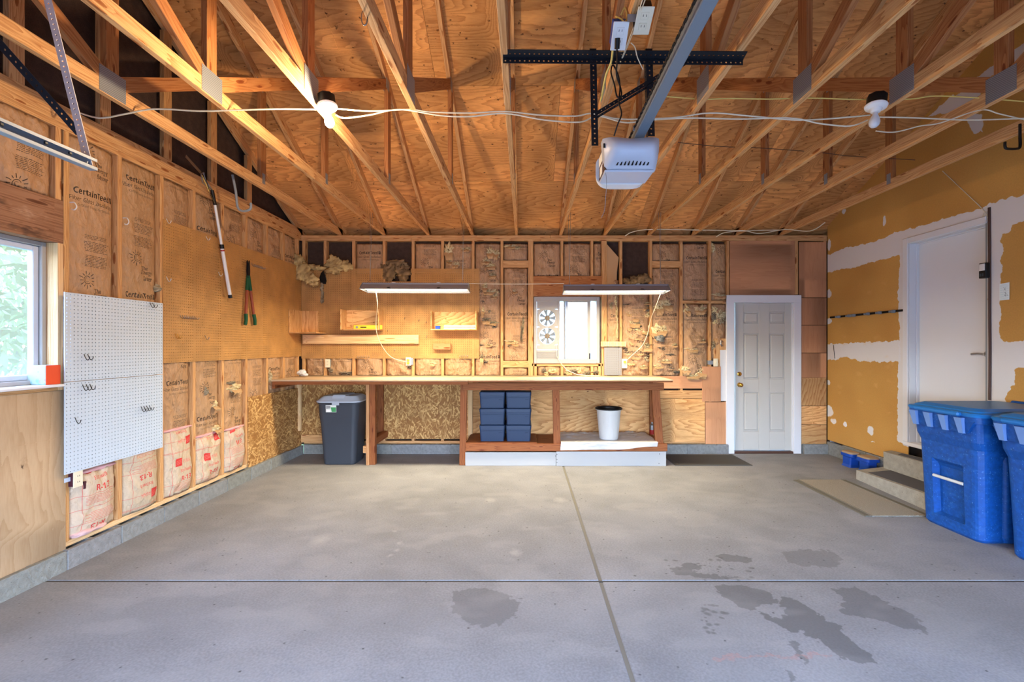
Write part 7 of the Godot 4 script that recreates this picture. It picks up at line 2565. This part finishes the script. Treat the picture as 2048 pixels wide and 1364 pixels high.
func make_steps() -> void:
	var r := thing("concrete_steps", "two cracked concrete steps with grey tread strips below the side door", "steps", Vector3(3.95, 0, -4.5))
	var lo := MB.new()
	hexa(lo, [Vector3(3.715, 0, -5.06), Vector3(XR - 0.04, 0, -5.20), Vector3(XR - 0.04, 0, -3.98), Vector3(3.64, 0, -3.98), Vector3(3.71, 0.105, -5.05), Vector3(XR - 0.04, 0.11, -5.18), Vector3(XR - 0.04, 0.16, -3.98), Vector3(3.65, 0.15, -3.98)])
	part("step", lo, M.step_concrete, r)
	var up := MB.new()
	hexa(up, [Vector3(4.07, 0.1, -5.12), Vector3(XR - 0.04, 0.1, -5.15), Vector3(XR - 0.04, 0.1, -3.98), Vector3(3.93, 0.1, -3.98), Vector3(4.05, 0.30, -5.10), Vector3(XR - 0.04, 0.305, -5.13), Vector3(XR - 0.04, 0.345, -3.98), Vector3(3.935, 0.345, -3.98)])
	part("step", up, M.step_concrete, r)
	var t1 := MB.new()
	hexa(t1, [Vector3(3.745, 0.107, -4.93), Vector3(4.05, 0.112, -5.0), Vector3(3.935, 0.154, -4.0), Vector3(3.685, 0.150, -4.0), Vector3(3.745, 0.112, -4.93), Vector3(4.05, 0.117, -5.0), Vector3(3.935, 0.159, -4.0), Vector3(3.685, 0.155, -4.0)])
	part("tread_strip", t1, M.tread, r)
	var t2 := MB.new()
	hexa(t2, [Vector3(4.07, 0.302, -4.93), Vector3(4.15, 0.305, -4.97), Vector3(4.15, 0.346, -4.0), Vector3(3.965, 0.346, -4.0), Vector3(4.07, 0.308, -4.93), Vector3(4.15, 0.31, -4.97), Vector3(4.15, 0.351, -4.0), Vector3(3.965, 0.351, -4.0)])
	part("tread_strip", t2, M.tread, r)
	# mats
	var m := thing("door_mat", "beige looped runner mat with dark edges at the foot of the steps", "mat", Vector3(3.27, 0, -4.48))
	box_part("field", Vector3(3.035, 0.0, -5.01), Vector3(3.505, 0.011, -3.95), M.mat_field, m, 2, 0.003)
	for e: Array in [[2.98, 3.035], [3.505, 3.56]]:
		box_part("edge_band", Vector3(e[0], 0.0, -5.01), Vector3(e[1], 0.009, -3.95), M.mat_border, m, 2, 0.003)
	for e: float in [3.03, 3.505]:
		box_part("welt", Vector3(e, 0.0, -5.01), Vector3(e + 0.012, 0.013, -3.95), M.mat_border, m, 2, 0.003)
	var d := thing("door_mat", "worn dark grey mat in front of the back door side of the bench", "mat", Vector3(2.36, 0, -5.9))
	box_part("field", Vector3(1.93, 0.0, -6.15), Vector3(2.79, 0.010, -5.64), M.mat_dark, d, 0, 0.003, Color(1.25, 1.25, 1.22))
	for e: Array in [[1.88, 1.93, 6.17, 5.62], [2.79, 2.84, 6.17, 5.62]]:
		box_part("edge_band", Vector3(e[0], 0.0, -e[2]), Vector3(e[1], 0.008, -e[3]), M.mat_dark, d, 2, 0.002)
	box_part("edge_band", Vector3(1.93, 0.0, -5.64), Vector3(2.79, 0.008, -5.62), M.mat_dark, d, 0, 0.002)
	# blue padded thing behind the steps
	var k := thing("knee_rest", "blue plastic rest with two tan pads behind the steps", "rest", Vector3(4.05, 0, -5.45))
	for e: Array in [[4.045, 5.60, 0.075], [4.075, 5.36, 0.085]]:
		var q := Vector3(e[0], 0, -e[1])
		var mb := MB.new()
		mb.loft(Transform3D(Basis(), q), [[0.0, 0.07, 0.08, 0.02], [0.03, 0.06, 0.07, 0.02], [0.12, 0.06, 0.07, 0.02], [0.13, e[2], 0.10, 0.04], [0.165, e[2], 0.10, 0.04]], 4)
		part("base", mb, M.blue_box, k)
		mb = MB.new()
		mb.loft(Transform3D(Basis(), q), [[0.165, e[2] - 0.004, 0.096, 0.04], [0.18, e[2] - 0.01, 0.09, 0.04], [0.186, e[2] - 0.03, 0.07, 0.03]], 4)
		part("pad", mb, M.tan_pad, k)
	box_part("link_bar", Vector3(4.03, 0.10, -5.36), Vector3(4.06, 0.13, -5.60), M.blue_box, k, 2, 0.004)

func bin(label: String, c: Vector3) -> void:
	# front faces -x; c is the middle of the base
	var r := thing("recycling_bin", label, "bin", c, "blue wheeled bins")
	var mb := MB.new()
	# rings with a recess in the front
	var lv := [[0.0, 0.30, 0.235, 0.0, 0.05], [0.02, 0.315, 0.25, 0.0, 0.06], [0.10, 0.318, 0.252, 0.0, 0.06], [0.115, 0.318, 0.252, 0.05, 0.06], [0.50, 0.333, 0.262, 0.05, 0.06], [0.53, 0.335, 0.263, 0.035, 0.06], [0.56, 0.336, 0.264, 0.0, 0.06], [0.70, 0.342, 0.268, 0.0, 0.06], [0.76, 0.362, 0.284, 0.0, 0.06], [0.92, 0.375, 0.292, 0.0, 0.06]]
	var rows := []
	var uvs := []
	for l: Array in lv:
		var row := PackedVector3Array()
		var ur := PackedVector2Array()
		var hx: float = l[1]
		var hz: float = l[2]
		var rd: float = l[4]
		var pts := []
		# start at the far front corner and go along the front to the near side
		for k in 6:
			var a := PI / 2 * k / 5.0
			pts.append(Vector2(-hx + rd - rd * sin(a), -hz + rd - rd * cos(a)))
		var fr := [[-0.135, 0.0], [-0.12, 1.0], [0.12, 1.0], [0.135, 0.0]]
		for e: Array in fr:
			pts.append(Vector2(-hx + l[3] * e[1], e[0]))
		for k in 6:
			var a := PI / 2 * k / 5.0
			pts.append(Vector2(-hx + rd - rd * cos(a), hz - rd + rd * sin(a)))
		for k in 6:
			var a := PI / 2 * k / 5.0
			pts.append(Vector2(hx - rd + rd * sin(a), hz - rd + rd * cos(a)))
		for k in 6:
			var a := PI / 2 * k / 5.0
			pts.append(Vector2(hx - rd + rd * cos(a), -hz + rd - rd * sin(a)))
		pts.append(pts[0])
		for i in pts.size():
			row.append(c + Vector3(pts[i].x, l[0], pts[i].y))
			ur.append(Vector2(i / 28.0, l[0]))
		rows.append(row)
		uvs.append(ur)
	# flat-shaded rows so that edges stay crisp
	for j in rows.size() - 1:
		for i in rows[0].size() - 1:
			var a: Vector3 = rows[j][i]
			var b: Vector3 = rows[j][i + 1]
			var e: Vector3 = rows[j + 1][i + 1]
			var f: Vector3 = rows[j + 1][i]
			var n := (e - a).cross(f - b)
			if n.length() < 1e-9:
				continue
			n = n.normalized()
			var cen := (a + b + e + f) / 4.0 - c
			var ref := Vector3(cen.x, 0, cen.z)
			if i >= 5 and i <= 9:
				ref = Vector3(-1, 0, 0)
			if n.dot(ref) < 0.0:
				n = -n
			mb.quad(a, b, e, f, n)
	part("body", mb, M.bin_blue, r)
	# bulged lower side panels
	for sg: float in [-1.0, 1.0]:
		mb = MB.new()
		mb.loft(Transform3D(Basis(), c + Vector3(0.06, 0, sg * 0.215)), [[0.01, 0.20, 0.045, 0.03], [0.05, 0.215, 0.06, 0.03], [0.62, 0.225, 0.075, 0.03], [0.655, 0.215, 0.06, 0.03], [0.66, 0.20, 0.04, 0.03]], 4)
		part("side_bulge", mb, M.bin_blue, r)
	# rim and skirt
	mb = MB.new()
	mb.loft(Transform3D(Basis(), c), [[0.905, 0.385, 0.302, 0.06], [0.91, 0.398, 0.315, 0.06], [0.96, 0.402, 0.318, 0.06], [0.962, 0.39, 0.306, 0.06]], 5)
	part("rim", mb, M.bin_blue, r)
	mb = MB.new()
	hexa(mb, [c + Vector3(-0.385, 0.83, -0.25), c + Vector3(-0.385, 0.83, 0.22), c + Vector3(-0.36, 0.83, 0.22), c + Vector3(-0.36, 0.83, -0.25), c + Vector3(-0.40, 0.925, -0.285), c + Vector3(-0.40, 0.925, 0.285), c + Vector3(-0.36, 0.925, 0.285), c + Vector3(-0.36, 0.925, -0.285)])
	part("skirt", mb, M.bin_blue, r)
	for k in 4:
		var z := -0.22 + 0.135 * k
		mb = MB.new()
		hexa(mb, [c + Vector3(-0.402, 0.825, z - 0.018), c + Vector3(-0.402, 0.825, z + 0.018), c + Vector3(-0.38, 0.825, z + 0.018), c + Vector3(-0.38, 0.825, z - 0.018), c + Vector3(-0.43, 0.945, z - 0.03), c + Vector3(-0.43, 0.945, z + 0.03), c + Vector3(-0.39, 0.945, z + 0.03), c + Vector3(-0.39, 0.945, z - 0.03)])
		part("skirt_rib", mb, M.bin_rib, r)
	# lid
	mb = MB.new()
	mb.loft(Transform3D(Basis(), c), [[0.958, 0.405, 0.322, 0.07], [0.975, 0.412, 0.328, 0.07], [0.985, 0.405, 0.32, 0.07], [0.99, 0.38, 0.295, 0.06], [1.0, 0.372, 0.287, 0.06], [1.018, 0.33, 0.25, 0.06], [1.022, 0.2, 0.14, 0.05]], 5)
	part("lid", mb, M.bin_lid, r)
	box_part("lid_lip", c + Vector3(-0.44, 0.955, -0.20), c + Vector3(-0.40, 0.99, 0.20), M.bin_lid, r, 2, 0.012)
	box_part("lid_hinge", c + Vector3(0.36, 0.965, -0.18), c + Vector3(0.40, 1.03, 0.18), M.bin_blue, r, 2, 0.015)
	tube_part("lift_bar", [c + Vector3(-0.325, 0.415, -0.128), c + Vector3(-0.325, 0.415, 0.128)], 0.0125, M.milk_plastic, r, 10)
	for sg: float in [-1.0, 1.0]:
		mb = MB.new()
		mb.lathe(Transform3D(Basis(Vector3.RIGHT, Vector3(0, 0, 1), Vector3(0, -1, 0)), c + Vector3(0.27, 0.11, sg * 0.275 - 0.02)), [Vector2(0, 0), Vector2(0.10, 0), Vector2(0.11, 0.01), Vector2(0.11, 0.03), Vector2(0.10, 0.04), Vector2(0, 0.04)], 24)
		part("wheel", mb, M.black_plastic, r)

func make_bins() -> void:
	bin("scuffed blue recycling bin standing next to the concrete steps", Vector3(3.75, 0, -3.655))
	bin("scuffed blue recycling bin standing on the garage doorway side of another", Vector3(3.785, 0, -2.985))

func make_outside() -> void:
	var g := thing("ground", "ground outside the garage", "ground", Vector3(0, -0.12, 0), "", "structure")
	var mb := MB.new()
	mb.slab(Vector3(-40, -0.3, 0.9), Vector3(40, -0.02, 40), 0)
	part("driveway", mb, M.asphalt, g)
	mb = MB.new()
	mb.slab(Vector3(-40, -0.3, -6.5), Vector3(40, -0.06, -40), 0)
	part("yard", mb, M.lawn, g)
	mb = MB.new()
	mb.slab(Vector3(-40, -0.3, 0.9), Vector3(-3.3, -0.06, -6.5), 0)
	part("yard", mb, M.lawn, g)
	var n := thing("neighbour_house", "white siding of a house outside the sliding window", "house", Vector3(1, -0.06, -12.5))
	for k in 26:
		var m2 := MB.new()
		m2.bar(Vector3(-5, 0.1 + 0.2 * k, -12.5 + 0.01), Vector3(8, 0.1 + 0.2 * k, -12.5 + 0.01), 0.02, 0.205, Vector3(0, 1, 0.08))
		part("siding_board", m2, M.siding, n)
	# shrubs beyond the side window
	var leaf := MB.new()
	leaf.quad(Vector3(0, 0, 0), Vector3(0.022, 0.05, 0.008), Vector3(0, 0.11, 0), Vector3(-0.022, 0.05, 0.008), Vector3(0, 0, 1))
	var lm := leaf.mesh()
	lm.surface_set_material(0, M.leaf)
	var i := 0
	for e: Array in [[-5.2, -4.3, 1.2], [-6.4, -6.2, 1.5], [-5.0, -2.6, 1.1], [-7.2, -4.6, 1.7]]:
		var s := thing("shrub", "leafy green shrub seen through the bright side window, %s row" % ["front", "back", "sunny near", "tallest back"][i], "shrub", Vector3(e[0], -0.06, e[1]), "shrubs outside the side window")
		var mm := MultiMesh.new()
		mm.transform_format = MultiMesh.TRANSFORM_3D
		mm.mesh = lm
		mm.instance_count = 2600
		for k in 2600:
			var o := Vector3(rng.randfn(), rng.randfn(), rng.randfn()).normalized() * pow(rng.randf(), 0.4)
			var bs := Basis(Vector3(rng.randfn(), rng.randfn(), rng.randfn()).normalized(), rng.randf() * TAU).scaled(Vector3.ONE * rr(0.9, 1.7))
			mm.set_instance_transform(k, Transform3D(bs, Vector3(o.x * e[2] * 0.75, 1.75 + o.y * 1.6, o.z * e[2])))
		var mi := MultiMeshInstance3D.new()
		mi.name = "foliage"
		mi.multimesh = mm
		mi.set_meta("kind", "stuff")
		s.add_child(mi)
		tube_part("stem", [s.position, s.position + Vector3(0.05, 1.0, 0), s.position + Vector3(0, 2.0, 0.05)], 0.04, M.bark, s, 8)
		i += 1
